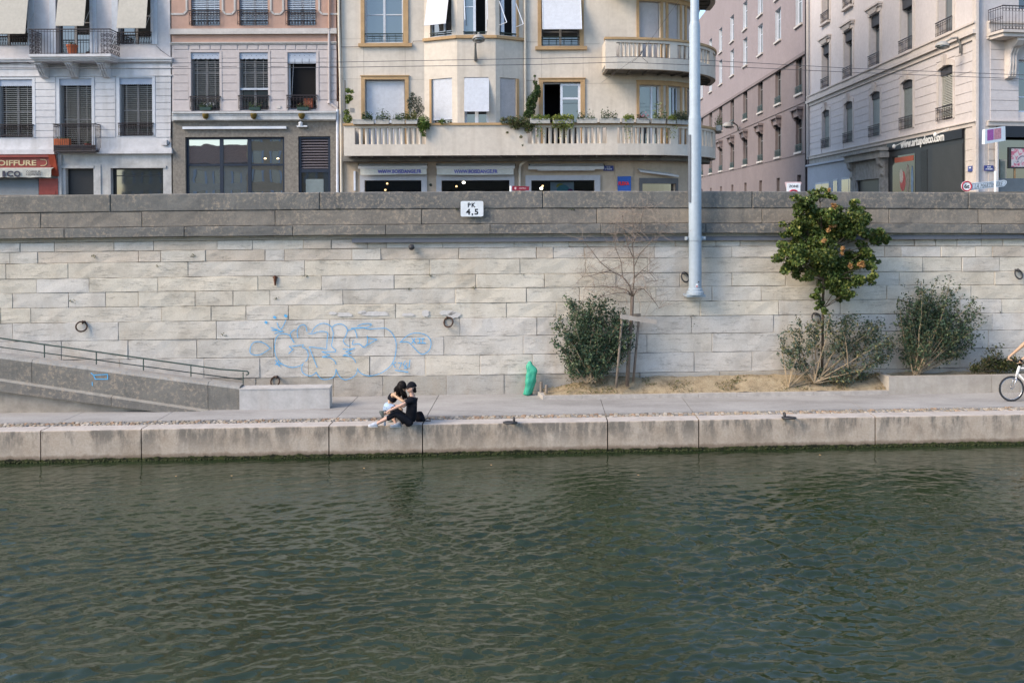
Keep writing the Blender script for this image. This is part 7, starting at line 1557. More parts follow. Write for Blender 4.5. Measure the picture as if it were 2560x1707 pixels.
# leaves floating on the water, litter
for i, (x, y) in enumerate(((440, 1190), (579, 1189), (910, 1170), (1596, 1187), (1228, 1162), (2050, 1137))):
    c = on_z(x, y, .03); mb = MB(); a = random.uniform(0, 3); d1 = Vector((math.cos(a), math.sin(a), 0)) * .03; d2 = Vector((-math.sin(a), math.cos(a), 0)) * .02; mb.prism([c - d1, c + d2, c + d1, c - d2], (0, 0, .006))
    tag(mb.build('floating_leaf', paint('dead_leaf', (.42, .26, .12), .7), origin=c), 'tiny tan leaf floating on the dark river close to the quay edge', 'leaf', 'leaves floating near the quay')
# ================================================================== PEOPLE
SKIN = paint('light_skin', (.52, .33, .26), .55, .06, 8, spec=.3); SKIN2 = paint('tanned_skin', (.50, .33, .22), .55, .06, 8, spec=.3)
BLACKC = paint('black_cotton', (.012, .013, .018), .9, .3, 6, spec=.1); HAIR = paint('black_hair', (.010, .008, .008), .6, .3, 25, spec=.12); DENIM = paint('light_blue_denim', (.36, .48, .66), .85, .25, 14)
SNEAK = paint('pale_grey_sneaker', (.46, .50, .57), .7, .2, 18); SOLE = paint('white_sole', (.6, .6, .6), .7); GSHOE = paint('grey_green_sneaker', (.09, .11, .11), .75, .2, 15)
def skin_mesh(name, chains, mat_, parent, sub=2, root=None):
    """chains of (point, radius or (rx, ry)); equal points are shared, so limbs grow from one continuous surface"""
    vs, rad, es, idx = [], [], [], {}
    for ch in chains:
        last = None
        for p, r in ch:
            key = tuple(round(c, 4) for c in p)
            if key not in idx: idx[key] = len(vs); vs.append(tuple(p)); rad.append(r if isinstance(r, tuple) else (r, r))
            i = idx[key]
            if last is not None and last != i: es.append((last, i))
            last = i
    o = Vector(parent['_w']); me = bpy.data.meshes.new(name); me.from_pydata([tuple(Vector(v) - o) for v in vs], es, [])
    ob = bpy.data.objects.new(name, me); COL.objects.link(ob); ob.modifiers.new('s', 'SKIN'); 
    for i, r in enumerate(rad): sv = me.skin_vertices[0].data[i]; sv.radius = r; sv.use_root = (i == 0)
    sm = ob.modifiers.new('u', 'SUBSURF'); sm.levels = sub; sm.render_levels = sub
    dg = bpy.context.evaluated_depsgraph_get(); m2 = bpy.data.meshes.new_from_object(ob.evaluated_get(dg)); bpy.data.objects.remove(ob); bpy.data.meshes.remove(me)
    m2.name = name; m2.materials.clear(); m2.materials.append(mat_); m2.polygons.foreach_set('use_smooth', [True] * len(m2.polygons))
    ob = bpy.data.objects.new(name, m2); COL.objects.link(ob); ob.parent = parent; ob['_w'] = tuple(o); return ob
def fingers(wrist, palm, tips, r=.009):
    """five unequal bent finger chains rooted inside the palm"""
    out = []
    for tp, k in tips:
        tp = Vector(tp); base = palm + (tp - palm) * .30; mid = palm + (tp - palm) * .68 + Vector((0, 0, .012 * k)); out.append([(palm, .026), (base, r * 1.15), (mid, r), (tp, r * .8)])
    return out
YM = on_z(*c3(1300, 1392), PATH_Z).y + .02
def M3(x, y, dy=0.0): return on_y(*c3(x, y), YM + dy)
# ---- the man
mt = thing('person', 'man in black cap, t-shirt and trousers sitting on the quay edge, kissing a woman', 'person', on_z(*c3(1290, 1392), PATH_Z), 'couple sitting on the quay edge')
pel = M3(1285, 1290, .04); sp1 = M3(1350, 1120, .04); ch = M3(1385, 850, .05); nk = M3(1375, 640, .06); nk2 = M3(1345, 545, .06); hd0 = M3(1335, 440, .06)
shN, shF = M3(1335, 720, -.10), M3(1345, 715, .22); elN, wrN = M3(1110, 850, -.20), M3(760, 1010, -.22); elF, wrF = M3(1120, 900, .30), M3(930, 875, .34)
hipN, hipF = M3(1270, 1300, -.07), M3(1275, 1295, .17); knN, anN, ftN, toN = M3(930, 1085, -.12), M3(460, 1335, -.16), M3(400, 1395, -.16), M3(265, 1390, -.17)
knF, anF, ftF, toF = M3(835, 915, .20), M3(905, 1270, .10), M3(950, 1370, .06), M3(830, 1395, .04)
palmN = M3(690, 1050, -.22); palmF = M3(885, 862, .33)
body = [[(pel, .115), (sp1, (.115, .10)), (ch, (.125, .11)), (nk, .065), (nk2, .052), (hd0, .06)],
        [(ch, .11), (shN, .045), (elN, .042), (M3(930, 930, -.21), .04), (wrN, .029), (palmN, .034)] , [(ch, .11), (shF, .062), (elF, .042), (wrF, .029), (palmF, .034)],
        [(pel, .115), (hipN, .09), (knN, .062), (M3(700, 1210, -.14), .055), (anN, .038), (ftN, .036), (toN, .03)], [(pel, .115), (hipF, .09), (knF, .062), (M3(860, 1090, .15), .055), (anF, .038), (ftF, .036), (toF, .03)]]
body += fingers(wrN, palmN, [(M3(640, 1060, -.235), 1), (M3(628, 1080, -.225), 1), (M3(640, 1098, -.215), 1), (M3(660, 1105, -.205), .6), (M3(720, 1098, -.25), 0)])
body += fingers(wrF, palmF, [(M3(850, 835, .35), 1), (M3(846, 850, .35), 1), (M3(850, 866, .34), 1), (M3(858, 880, .33), .6), (M3(900, 840, .30), 0)])
skin_mesh('body', body, SKIN, mt)
def head(parent, c, fwd, up, skin_, name='head', s=1.0):
    f = fwd.normalized(); sd = up.cross(f).normalized(); u = f.cross(sd); mb = MB(); n, k = 20, 16; vs = []
    for i in range(k):
        ph = math.pi * i / (k - 1); z = math.cos(ph)
        for j in range(n):
            a = 2 * math.pi * j / n; x, y = math.cos(a) * math.sin(ph), math.sin(a) * math.sin(ph)
            jaw = 1 - .28 * max(0, -z - .1); X = .098 * x * (1.05 if x < 0 else .97) * (jaw if x < 0 else 1 - .10 * max(0, -z)) + (.012 if z < -.2 and x > 0 else 0); Y = .076 * y * jaw
            if x > .80 and abs(z) < .5: X += .0
            if x > .86 and -.32 < z < .12 and abs(y) < .3: X += .022 * (1 - abs(y) / .3) * (1 - abs(z + .1) / .25 if abs(z + .1) < .25 else 0)
            if x > .8 and abs(abs(y) - .38) < .16 and abs(z - .12) < .14: X -= .008
            vs.append(c + (f * X + sd * Y + u * (.118 * z)) * s)
    mb.add(vs, [(i * n + j, (i + 1) * n + j, (i + 1) * n + (j + 1) % n, i * n + (j + 1) % n) for i in range(k - 1) for j in range(n)])
    h = mb.build(name, skin_, parent, smooth=True)
    mb = MB()
    for q in (-1, 1): mb.ball(c + (f * .083 + sd * q * .031 + u * .014) * s, .012 * s, 8)
    mb.build('eyes', paint('dark_eyes', (.03, .02, .02), .2), h)
    mb = MB()
    for q in (-1, 1): mb.ball(c + (f * -.008 + sd * q * .078 - u * .005) * s, .026 * s, 8, 0, (.7, .45, 1.1))
    mb.build('ears', skin_, h, smooth=True)
    mb = MB(); mb.tube([c + (f * .086 + sd * -.022 - u * .058) * s, c + (f * .094 - u * .056) * s, c + (f * .086 + sd * .022 - u * .058) * s], .006, 6); mb.build('mouth', paint('lips', (.36, .14, .12), .5), h, smooth=True)
    return h, f, sd, u
mh = M3(1350, 420, .06); h, f, sd, u = head(mt, mh, Vector((-1, 0, -.10)), Vector((-.1, 0, 1)), SKIN, s=1.1)
def cap_shell(mb, c, f, sd, u, s, zmin, k=8, n=22, m=0):
    vs = []
    for i in range(k):
        ph = math.acos(zmin) * i / (k - 1)
        for j in range(n): a = 2 * math.pi * j / n; vs.append(c + (f * .106 * math.cos(a) * math.sin(ph) + sd * .084 * math.sin(a) * math.sin(ph) + u * .128 * math.cos(ph)) * s)
    mb.add(vs, [(i * n + j, (i + 1) * n + j, (i + 1) * n + (j + 1) % n, i * n + (j + 1) % n) for i in range(k - 1) for j in range(n)], m)
mb = MB(); cap_shell(mb, mh + u * .010 - f * .006, f, sd, u, 1.18, .15); cap = mb.build('cap', BLACKC, mt, smooth=True)
mb = MB(); n = 10; P0, P1 = [], []
for i in range(n + 1): a = math.pi * (i / n - .5) * .85; P0.append(mh + f * .09 * math.cos(a) + sd * .083 * math.sin(a) + u * .036); P1.append(mh + f * (.09 + .075 * math.cos(a)) * 1.0 + sd * .085 * math.sin(a) + u * .030)
mb.add(P0 + P1, [(i, i + 1, n + 2 + i, n + 1 + i) for i in range(n)]); mb.add([p - u * .008 for p in P0 + P1], [(i, i + 1, n + 2 + i, n + 1 + i) for i in range(n)]); mb.build('brim', BLACKC, cap)
mb = MB(); vs = clump(mh - f * .05 - u * .02, .062, 0, g); mb.ball(mh - f * .052 - u * .02, .074, 12, 0, (.8, 1.08, 1.15)); mb.ball(mh - f * .075 - u * .075, .045, 10, 0, (.8, 1.2, 1.1)); mb.build('hair', HAIR, mt, smooth=True)
mb = MB(); mb.ball(mh + f * .052 - u * .074, .044, 10, 0, (1, 1.15, .7)); mb.build('beard', paint('dark_stubble', (.16, .095, .075), .8), mt, smooth=True)
mb = MB()
for q in (-1, 1): mb.torus(mh + f * .094 + sd * q * .032 + u * .014, f + sd * q * .15, .024, .004, 14, 5); mb.tube([mh + f * .09 + sd * q * .056 + u * .016, mh + f * .0 + sd * q * .08 + u * .016], .004, 5)
mb.build('glasses', BLACKC, mt)
skin_mesh('tshirt', [[(M3(1298, 1300, .04), .135), (M3(1305, 1230, .04), .152), (sp1, .152), (ch, .158), (M3(1380, 690, .06), .105)], [(ch, .14), (M3(1355, 770, -.05), .125), (shN, .108), (M3(1235, 775, -.15), .068), (M3(1180, 812, -.17), .070)], [(ch, .14), (shF, .098), (M3(1240, 790, .26), .068), (M3(1185, 840, .28), .070)]], BLACKC, mt)
skin_mesh('trousers', [[(M3(1290, 1325, .04), .085), (M3(1300, 1255, .04), .150), (hipN, .118), (M3(1100, 1190, -.1), .100), (knN, .082), (M3(770, 1180, -.13), .070), (M3(665, 1245, -.145), .062)], [(M3(1300, 1255, .04), .150), (hipF, .112), (knF, .078), (M3(850, 1050, .17), .070), (M3(885, 1190, .12), .062)]], BLACKC, mt)
def shoe(parent, heel, toe, mat_, up=Vector((0, 0, 1)), name='shoe', sole_=SOLE):
    d = (toe - heel); l = d.length; d.normalize(); s_ = up.cross(d).normalized(); u_ = d.cross(s_); mb = MB(); n = 14; k = 9; vs = []
    for i in range(k):
        t_ = i / (k - 1); w_ = .036 + .014 * math.sin(t_ * 2.4) - .022 * max(0, t_ - .8) * 4 ; h_ = .085 - .05 * min(1, max(0, (t_ - .25) / .5)) - .02 * max(0, t_ - .85) * 5
        for j in range(n):
            a = 2 * math.pi * j / n; vs.append(heel + d * (l * (t_ * 1.0) + (.0)) + s_ * math.cos(a) * w_ + u_ * (max(0, math.sin(a)) * h_ if math.sin(a) > 0 else math.sin(a) * .012))
    mb.add(vs, [(i * n + j, i * n + (j + 1) % n, (i + 1) * n + (j + 1) % n, (i + 1) * n + j) for i in range(k - 1) for j in range(n)] + [tuple(range(n - 1, -1, -1)), tuple(range((k - 1) * n, k * n))])
    sh = mb.build(name, mat_, parent, smooth=True); mb = MB(); pts = []
    for i in range(9): t_ = i / 8; pts.append((heel + d * l * (t_ * 1.06 - .03), .038 + .014 * math.sin(t_ * 2.4) - .02 * max(0, t_ - .8) * 4))
    mb.prism([p - u_ * .028 + s_ * w_ for p, w_ in pts] + [p - u_ * .028 - s_ * w_ for p, w_ in pts[::-1]], u_ * .022); mb.build('sole', sole_, sh); return sh
shoe(mt, M3(455, 1395, -.16), M3(222, 1392, -.18), SNEAK); shoe(mt, M3(1060, 1395, .08), M3(795, 1408, .02), SNEAK)
# ---- the woman
YG = .42
def G3(x, y, dy=0.0): return M3(x, y, YG + dy)
gt = thing('person', 'woman with long black hair, crop top and pale denim shorts leaning to kiss the man', 'person', G3(800, 1270), 'couple sitting on the quay edge')
gp = G3(700, 880, .05); g1 = G3(790, 770, .05); gc = G3(870, 640, .05); gn = G3(985, 510, .03); gn2 = G3(1040, 460, .01); gh = M3(1110, 395, .12)
gsN, gsF = G3(880, 580, -.10), G3(905, 570, .2); geN = M3(1135, 770, .10); gwN = M3(1290, 640, .16); geF, gwF = M3(1180, 760, .34), M3(1350, 650, .26)
gkN, gaN = M3(1110, 985, .30), M3(850, 1245, .34); gkF, gaF = M3(980, 960, .62), M3(640, 1090, .66)
gb = [[(gp, .10), (g1, (.085, .075)), (gc, (.095, .08)), (gn, .045), (gn2, .040), (M3(1080, 430, .18), .05)], [(gc, .08), (gsN, .047), (M3(1010, 680, .22), .036), (geN, .032), (gwN, .024), (M3(1340, 605, .13), .028)], [(gc, .08), (gsF, .047), (geF, .032), (gwF, .024), (M3(1400, 610, .2), .028)],
      [(gp, .10), (G3(790, 910, -.05), .085), (gkN, .055), (M3(970, 1110, .32), .048), (gaN, .034), (M3(800, 1300, .36), .03)], [(gp, .10), (G3(770, 910, .16), .085), (gkF, .055), (M3(800, 1040, .64), .048), (gaF, .034), (M3(600, 1120, .66), .03)]]
pN = M3(1340, 605, .13); gb += fingers(gwN, pN, [(M3(1392, 580, .11), 1), (M3(1398, 592, .115), 1), (M3(1396, 606, .12), 1), (M3(1385, 618, .125), .5), (M3(1350, 570, .14), 0)], .008)
pF = M3(1400, 610, .2); gb += fingers(gwF, pF, [(M3(1440, 585, .19), 1), (M3(1446, 597, .19), 1), (M3(1444, 610, .2), 1), (M3(1434, 622, .2), .5), (M3(1400, 575, .2), 0)], .008)
skin_mesh('body', gb, SKIN2, gt)
h, f, sd, u = head(gt, gh, Vector((.96, -.25, -.12)), Vector((.35, 0, 1)), SKIN2, s=.96)
mb = MB(); cap_shell(mb, gh + u * .010 - f * .022, f, sd, u, 1.14, -.25, 12, 24); mb.build('hair', HAIR, gt, smooth=True)
def lock(mb, pts, w0, w1, th): mb.tube(pts, [w0 + (w1 - w0) * i / (len(pts) - 1) for i in range(len(pts))], 8)
mb = MB(); random.seed(8)
for i in range(64):
    t_ = random.random(); s_ = random.uniform(-1, 1); st = gh + u * (.10 * (1 - abs(s_) * .5)) - f * (.10 * t_ - .02) + sd * .075 * s_
    if i % 2: e = M3(random.uniform(930, 1080), random.uniform(520, 640), .22 + s_ * .09)
    else: e = M3(random.uniform(1110, 1240), random.uniform(600, 720), .16 + s_ * .10)
    m1 = st.lerp(e, .35) - f * .03 + sd * .02 * s_; m2 = st.lerp(e, .7) + Vector((random.uniform(-.015, .015), 0, 0)); lock(mb, [st, m1, m2, e], .032, .012, 0)
for i in range(14):
    st = gh + u * .06 - f * .06 + sd * random.uniform(-.08, -.03); e = M3(random.uniform(880, 960), random.uniform(440, 520), .2); lock(mb, [st, st.lerp(e, .5) - f * .02, e], .028, .014, 0)
mb.build('long_hair', HAIR, gt, smooth=True)
skin_mesh('crop_top', [[(G3(800, 760, .05), .112), (G3(830, 710, .05), .125), (gc, .132), (G3(905, 600, .04), .105)]], BLACKC, gt)
skin_mesh('shorts', [[(G3(735, 830, .05), .115), (gp, .135), (G3(720, 940, -.0), .13)], [(gp, .135), (G3(850, 930, -.10), .11), (M3(930, 945, .33), .095)]], DENIM, gt)
shoe(gt, M3(860, 1290, .34), M3(715, 1330, .36), GSHOE); shoe(gt, M3(590, 1015, .62), M3(588, 1185, .60), GSHOE, up=Vector((-1, 0, .1)), sole_=GSHOE)
# ---- their things
bp_ = on_z(*c3(1580, 1300), PATH_Z); t = thing('backpack', 'small black backpack slumped behind the man in the cap', 'backpack', bp_); mb = MB(); n, k = 16, 10; vs = []
for i in range(k):
    z = i / (k - 1); w_ = .115 * (1 - .55 * z ** 2.2) + .01; d_ = .085 * (1 - .5 * z ** 2)
    for j in range(n): a = 2 * math.pi * j / n; sq = (abs(math.cos(a)) ** 4 + abs(math.sin(a)) ** 4) ** -.25; vs.append(bp_ + Vector((math.cos(a) * w_ * sq * .9 - .03 * z, .08 + math.sin(a) * d_ * sq, .002 + .225 * z + .008 * mnoise.noise(Vector((a * 2, z * 6, 0))))))
mb.add(vs, [(i * n + j, i * n + (j + 1) % n, (i + 1) * n + (j + 1) % n, (i + 1) * n + j) for i in range(k - 1) for j in range(n)] + [tuple(range(n - 1, -1, -1)), tuple(range((k - 1) * n, k * n))]); mb.build('bag', BLACKC, t, smooth=True)
mb = MB(); mb.tube([bp_ + Vector((.10, .04, .03)), bp_ + Vector((.16, .03, .09)), bp_ + Vector((.22, .03, .08)), bp_ + Vector((.24, .04, .01)), bp_ + Vector((.12, .05, .012))], .009, 6); mb.build('strap', BLACKC, t, smooth=True)
mb = MB(); mb.ball(bp_ + Vector((0, .0, .08)), .055, 8, 0, (1.2, .5, 1)); mb.build('pocket', BLACKC, t, smooth=True)
cc = on_z(*c3(648, 1400), PATH_Z); mb = MB(); mb.lathe([(.020, 0), (.026, .006), (.026, .10), (.022, .112), (.023, .115)], cc, 12); t = mb.build('drink_can', paint('blue_white_can', (.35, .42, .55), .3, .6, 60, metal=.5), smooth=True, origin=cc, autosmooth=40); tag(t, 'small blue and silver drink can on the quay edge between the shoes of the couple', 'can')
# ================================================================== CYCLIST at the right edge
WR = .335; gY = on_z(2528.5, 1003, PATH_Z).y; wc = on_y(2528.5, 969.5, gY); wc.z = PATH_Z + WR
bt = thing('bicycle', 'white mountain bike with dark tyres ridden in from the right edge', 'bicycle', (wc.x, wc.y, PATH_Z)); X = lambda x, z, y=0: wc + Vector((x, y, z))
WHITEP = paint('white_frame_paint', (.74, .75, .76), .35, .04, spec=.5); CHROME = paint('bright_steel', (.6, .6, .62), .25, .05, metal=.9); TYRE = paint('black_rubber', (.025, .028, .034), .8, .2, 20)
for wx in (0, 1.06):
    c = X(wx, 0); mb = MB(); mb.torus(c, (0, 1, 0), WR - .022, .023, 40, 10); w = mb.build('wheel', TYRE, bt, smooth=True); mb = MB(); mb.torus(c, (0, 1, 0), WR - .052, .011, 40, 6); mb.build('rim', CHROME, w, smooth=True)
    mb = MB()
    for i in range(24): a = 2 * math.pi * i / 24; b = a + (.5 if i % 2 else -.5); mb.tube([c + Vector((math.cos(b) * .02, .03 * (1 if i % 4 < 2 else -1), math.sin(b) * .02)), c + Vector((math.cos(a) * (WR - .05), 0, math.sin(a) * (WR - .05)))], .0016, 3, cap=False)
    mb.lathe([(.022, -.045), (.022, .045)], c, 10, 0, (0, 1, 0)); mb.build('spokes', CHROME, w)
hb_, ht_ = X(.155, .40), X(.215, .60); bbk, sc_ = X(.62, -.05), X(.75, .50)
mb = MB()
for y in (-.06, .06): mb.tube([X(0, 0, y), X(.07, .18, y), X(.10, .28, y)], [.014, .018, .022], 8)
mb.tube([X(.10, .28, -.07), X(.10, .28, .07)], .024, 8); mb.tube([X(.10, .28), hb_], .022, 8); mb.build('fork', CHROME, bt, smooth=True)
mb = MB(); mb.tube([X(.125, .31), ht_], .034, 10)
for a, b, r_ in ((X(.19, .55), sc_, .022), (X(.16, .40), bbk, .026), (bbk, sc_ + (sc_ - bbk) * .1, .02)): mb.tube([a, b], r_, 8)
for y in (-.05, .05): mb.tube([bbk, X(1.06, 0, y)], .012, 6); mb.tube([sc_, X(1.06, 0, y)], .012, 6)
mb.build('frame', WHITEP, bt, smooth=True)
bar = X(.16, .70); mb = MB(); mb.tube([ht_, X(.22, .66), bar], .018, 8); mb.tube([bar + Vector((.04, -.30, .02)), bar + Vector((0, -.08, 0)), bar + Vector((0, .08, 0)), bar + Vector((.04, .30, .02))], .013, 8)
for q in (-1, 1): mb.tube([bar + Vector((.04, q * .20, .02)), bar + Vector((.04, q * .31, .02))], .019, 8); mb.tube([bar + Vector((.02, q * .19, 0)), bar + Vector((-.06, q * .25, -.04))], .007, 5)
mb.build('handlebar', BLACKC, bt, smooth=True)
mb = MB(); mb.tube([sc_, X(.80, .68)], .015, 8); mb.ball(X(.82, .70), .11, 12, 0, (1.2, .6, .3)); mb.build('saddle', BLACKC, bt, smooth=True)
mb = MB(); mb.lathe([(.09, -.004), (.09, .004)], bbk + Vector((0, -.07, 0)), 24, 0, (0, 1, 0)); mb.tube([bbk + Vector((0, -.09, 0)), bbk + Vector((-.10, -.10, -.13))], .012, 6); mb.tube([bbk + Vector((0, .09, 0)), bbk + Vector((.10, .10, .13))], .012, 6); mb.tube([bbk + Vector((-.10, -.19, -.13)), bbk + Vector((-.10, -.10, -.13))], .02, 6); mb.tube([bbk + Vector((.10, .19, .13)), bbk + Vector((.10, .10, .13))], .02, 6); mb.build('crank', DIRON, bt)
rt = thing('person', 'cyclist at the right edge, bare forearm and black wristband, gripping the handlebar', 'person', X(.5, -.33)); pv = X(.84, .86); chs = X(.60, 1.20); nkk = X(.535, 1.36); rh = X(.48, 1.50)
rb = [[(pv, .12), (X(.74, 1.03), .12), (chs, (.14, .12)), (nkk, .06), (rh, .055)]]
for q in (-1, 1):
    sh = chs + Vector((-.03, q * .19, .06)); el = X(.36, 1.0, q * .30); wr = X(.07, .76, q * .27); pa = X(.12, .735, q * .26); rb.append([(chs, .11), (sh, .06), (el, .043), (wr + Vector((.02, 0, .03)), .031), (wr, .029), (pa, .034)])
    rb += fingers(wr, pa, [(X(-.0, .70, q * .24), 1), (X(.10, .70, q * .235), 1), (X(.13, .69, q * .25), 1), (X(.16, .70, q * .27), .5), (X(.15, .70, q * .21), 0)])
    hp_ = pv + Vector((-.02, q * .10, -.02)); kn = X(.42 if q < 0 else .48, .44 if q < 0 else .56, q * .13); an = bbk + Vector((-.08 if q < 0 else .14, q * .15, -.06 if q < 0 else .21)); rb.append([(pv, .12), (hp_, .095), (kn, .062), (kn.lerp(an, .45), .058), (an, .036), (an + Vector((-.14, 0, -.05)), .03)])
skin_mesh('body', rb, SKIN2, rt); head(rt, rh + Vector((-.03, 0, .05)), Vector((-1, 0, -.1)), Vector((0, 0, 1)), SKIN2); mb = MB(); cap_shell(mb, rh + Vector((-.02, 0, .06)), Vector((-1, 0, 0)), Vector((0, -1, 0)), Vector((0, 0, 1)), 1.05, .1); mb.build('hair', HAIR, rt, smooth=True)
skin_mesh('tshirt', [[(X(.82, .92), .15), (X(.74, 1.03), .15), (chs, (.17, .15)), (X(.545, 1.30), .10)]] + [[(chs, .14), (chs + Vector((-.03, q * .19, .06)), .078), (X(.50, 1.12, q * .25), .062)] for q in (-1, 1)], paint('navy_cotton', (.03, .035, .06), .9), rt)
skin_mesh('shorts', [[(pv, .14), (pv + Vector((-.02, q * .10, -.02)), .11), (pv.lerp(X(.42 if q < 0 else .48, .44 if q < 0 else .56, q * .13), .7), .085)] for q in (-1, 1)], paint('dark_blue_shorts', (.02, .025, .05), .9), rt)
mb = MB()
for q in (-1,): a = X(.075, .77, q * .272); b = X(.12, .84, q * .285); mb.tube([a, a.lerp(b, .7)], .036, 10)
mb.build('wristband', BLACKC, rt, smooth=True)
for q in (-1, 1): an = bbk + Vector((-.08 if q < 0 else .14, q * .15, -.06 if q < 0 else .21)); shoe(rt, an + Vector((.05, 0, -.05)), an + Vector((-.2, 0, -.07)), SNEAK)
# ================================================================== STREET FURNITURE, WIRES, LAMPS
GALV = MATS['galvanised_steel']; WIRE = paint('overhead_wire', (.09, .09, .10), .6)
YW = 29.5
def wp(px, py, y=YW): return on_y(px, py, y)
for pts, lb in (([(-300, 154), (432, 158), (840, 156), (1340, 147), (1599, 142), (1777, 152), (2140, 172), (2560, 188), (3000, 205)], 'upper of the two long trolley wires across the facades'), ([(-300, 168), (432, 172), (840, 169), (1340, 162), (1557, 156), (1752, 164), (2140, 182), (2560, 198), (3000, 214)], 'lower of the two long trolley wires across the facades')):
    P = [wp(x, y) for x, y in pts]; mb = MB(); mb.tube(P, .0095, 4); tag(mb.build('overhead_wire', WIRE, origin=P[0]), lb, 'wire', 'trolley wires')
mb = MB(); A_, B_, C_ = wp(1504, 207, FAC_Y - .1), wp(1600, 138), wp(1690, 12, 26); mb.tube([A_, B_, C_, C_.lerp(bp, .0) + (C_ - B_) * .6], .006, 4); mb.tube([wp(1600, 138), wp(1605, 128)], .03, 5); mb.tube([wp(1580, 156), wp(1600, 140), wp(1620, 157)], .008, 4); tag(mb.build('span_wire', WIRE, origin=B_), 'diagonal wire with a small hanger holding the two trolley wires', 'wire')
def street_lamp(label, c, arm_pts, head_ax, r, base=None, s=1):
    t = thing('wall_street_lamp', label, 'street lamp', arm_pts[0], 'street lamps on the buildings'); LG = paint('grey_lamp_shell', (.30, .30, .29), .5, .1)
    mb = MB(); mb.tube(arm_pts, [.07 * s] + [.045 * s] * (len(arm_pts) - 1), 8); mb.build('arm', LG, t, smooth=True)
    mb = MB(); mb.lathe([(.05 * s, r * .62), (.12 * s, r * .55), (r * .8, r * .3), (r, 0), (r * 1.02, -.06 * s), (r * .9, -.06 * s)], c, 18, 0, head_ax); mb.build('lamp_head', LG, t, smooth=True, autosmooth=50); mb = MB(); mb.lathe([(r * .88, -.05 * s), (r * .7, -.12 * s), (r * .3, -.16 * s)], c, 16, 0, head_ax); mb.build('lens', glass_mat('lamp_lens', (.10, .11, .11), .15), t, smooth=True)
cb = FACP.M(*FACP.at(o3 + 1118 * K, 305 * K, 1.6), 1.6); b0 = F[1].M(*F[1].at(o3 + 1096 * K, 480 * K, .05), .05); b1 = F[1].M(*F[1].at(o3 + 1092 * K, 380 * K, .25), .25)
street_lamp('grey street lamp hanging in front of the bay window', cb, [b0, b1, F[1].M(*F[1].at(o3 + 1092 * K, 330 * K, .6), .6), cb + Vector((0, .3, .25)), cb + Vector((0, 0, .2))], (0, .3, 1), .235)
ca = FR_.M(*FR_.at(o6 + 1135 * K, 460 * K, .1), .1); cA = ST_.M(*ST_.at(o6 + 1136 * K, 420 * K, .08), .08)
hd_ = ST_.M(*ST_.at(o6 + 992 * K, 358 * K, 1.0), 1.0); street_lamp('grey street lamp on a curved arm on the corner house', hd_, [cA, cA + Vector((-.05, -.05, .35)), cA + Vector((-.2, -.1, .62)), hd_.lerp(cA, .45) + Vector((0, -.05, .42)), hd_ + Vector((.12, .02, .15))], (.15, .1, 1), .27)
a_, z_ = D.at(o5 + 395 * K, 1030 * K, .1); h2 = D.M(*D.at(o5 + 312 * K, 985 * K, 1.6), 1.6); p0 = D.M(a_, z_, .1); street_lamp('dark street lamp far up the side street on the rose building', h2, [p0, p0 + Vector((-.1, 0, .5)), h2.lerp(p0, .4) + Vector((0, 0, .55)), h2 + Vector((.1, 0, .15))], (.1, 0, 1), .45, s=1.6)
WENAM = MATS['white_enamel']; RSIGN = paint('sign_red', (.42, .02, .05), .4); BSIGN = paint('enamel_blue', (.02, .035, .22), .35, .1, spec=.5)
def lettering(parent, items, mat_, nrm_right=(1, 0, 0)):
    for s_, hgt, c, w_ in items: mb = MB(); text_into(mb, s_, hgt, c, right=nrm_right, depth=.003, width=w_, bold=.02); mb.build('lettering', mat_, parent)
# zone 30 sign
YS = 28.0; c = on_y(1984, 466, YS); t = thing('zone_sign', 'white ZONE sign with a red circle just showing over the parapet', 'sign', (c.x, c.y, ROAD_Z)); k_ = YS / FPX
mb = MB(); mb.prism([c + Vector((a, 0, z)) for a, z in rrect(-17 * k_, 17 * k_, -40 * k_, 8 * k_, .03)], (0, .03, 0)); mb.build('plate', WENAM, t); mb = MB(); mb.prism([c + Vector((x * k_, .04, z * k_)) for x, z in ((-21, 9), (-17, -6), (17, -6), (21, 9), (19, 11), (-19, 11))], (0, .01, 0)); mb.build('backing', paint('pale_pink_back', (.6, .45, .46), .5), t)
mb = MB(); mb.torus(c + Vector((0, -.006, -22 * k_)), (0, 1, 0), 12.5 * k_, 2.2 * k_, 28, 6); mb.build('ring', RSIGN, t, smooth=True); lettering(t, [('ZONE', 6.5 * k_, c + Vector((0, -.002, 0)), 24 * k_), ('30', 11 * k_, c + Vector((0, -.002, -22 * k_)), 14 * k_)], INK)
mb = MB(); mb.tube([(c.x, c.y + .06, ROAD_Z), (c.x, c.y + .06, c.z)], .03, 8); mb.build('post', GALV, t)
# weight limit and direction sign
YS = 28.5; k_ = YS / FPX; f6 = lambda x, y, yy=YS: on_y(o6 + x * K, y * K, yy)
pc = f6(1412, 1450); t = thing('direction_sign', 'white direction arrow sign reading LA MARTINIERE with a round red 6t limit', 'sign', (pc.x, pc.y + .06, ROAD_Z)); tz = f6(1412, 1350).z
mb = MB(); mb.tube([(pc.x, pc.y + .06, ROAD_Z), (pc.x, pc.y + .06, tz)], .035, 8); mb.ball((pc.x, pc.y + .06, tz), .04, 8); mb.build('post', WENAM, t)
Rv = Vector((.93, .36, .055)).normalized(); SPl = Plane((f6(1230, 1460).x, f6(1230, 1460).y), (.93, .36))
mb = MB(); pts = [(1222, 1436), (1478, 1412), (1496, 1420), (1494, 1440), (1475, 1462), (1222, 1492)]; mb.prism([SPl.M(*SPl.at(o6 + x * K, y * K), 0) for x, y in pts], SPl.n * -.04); mb.build('arrow_plate', WENAM, t)
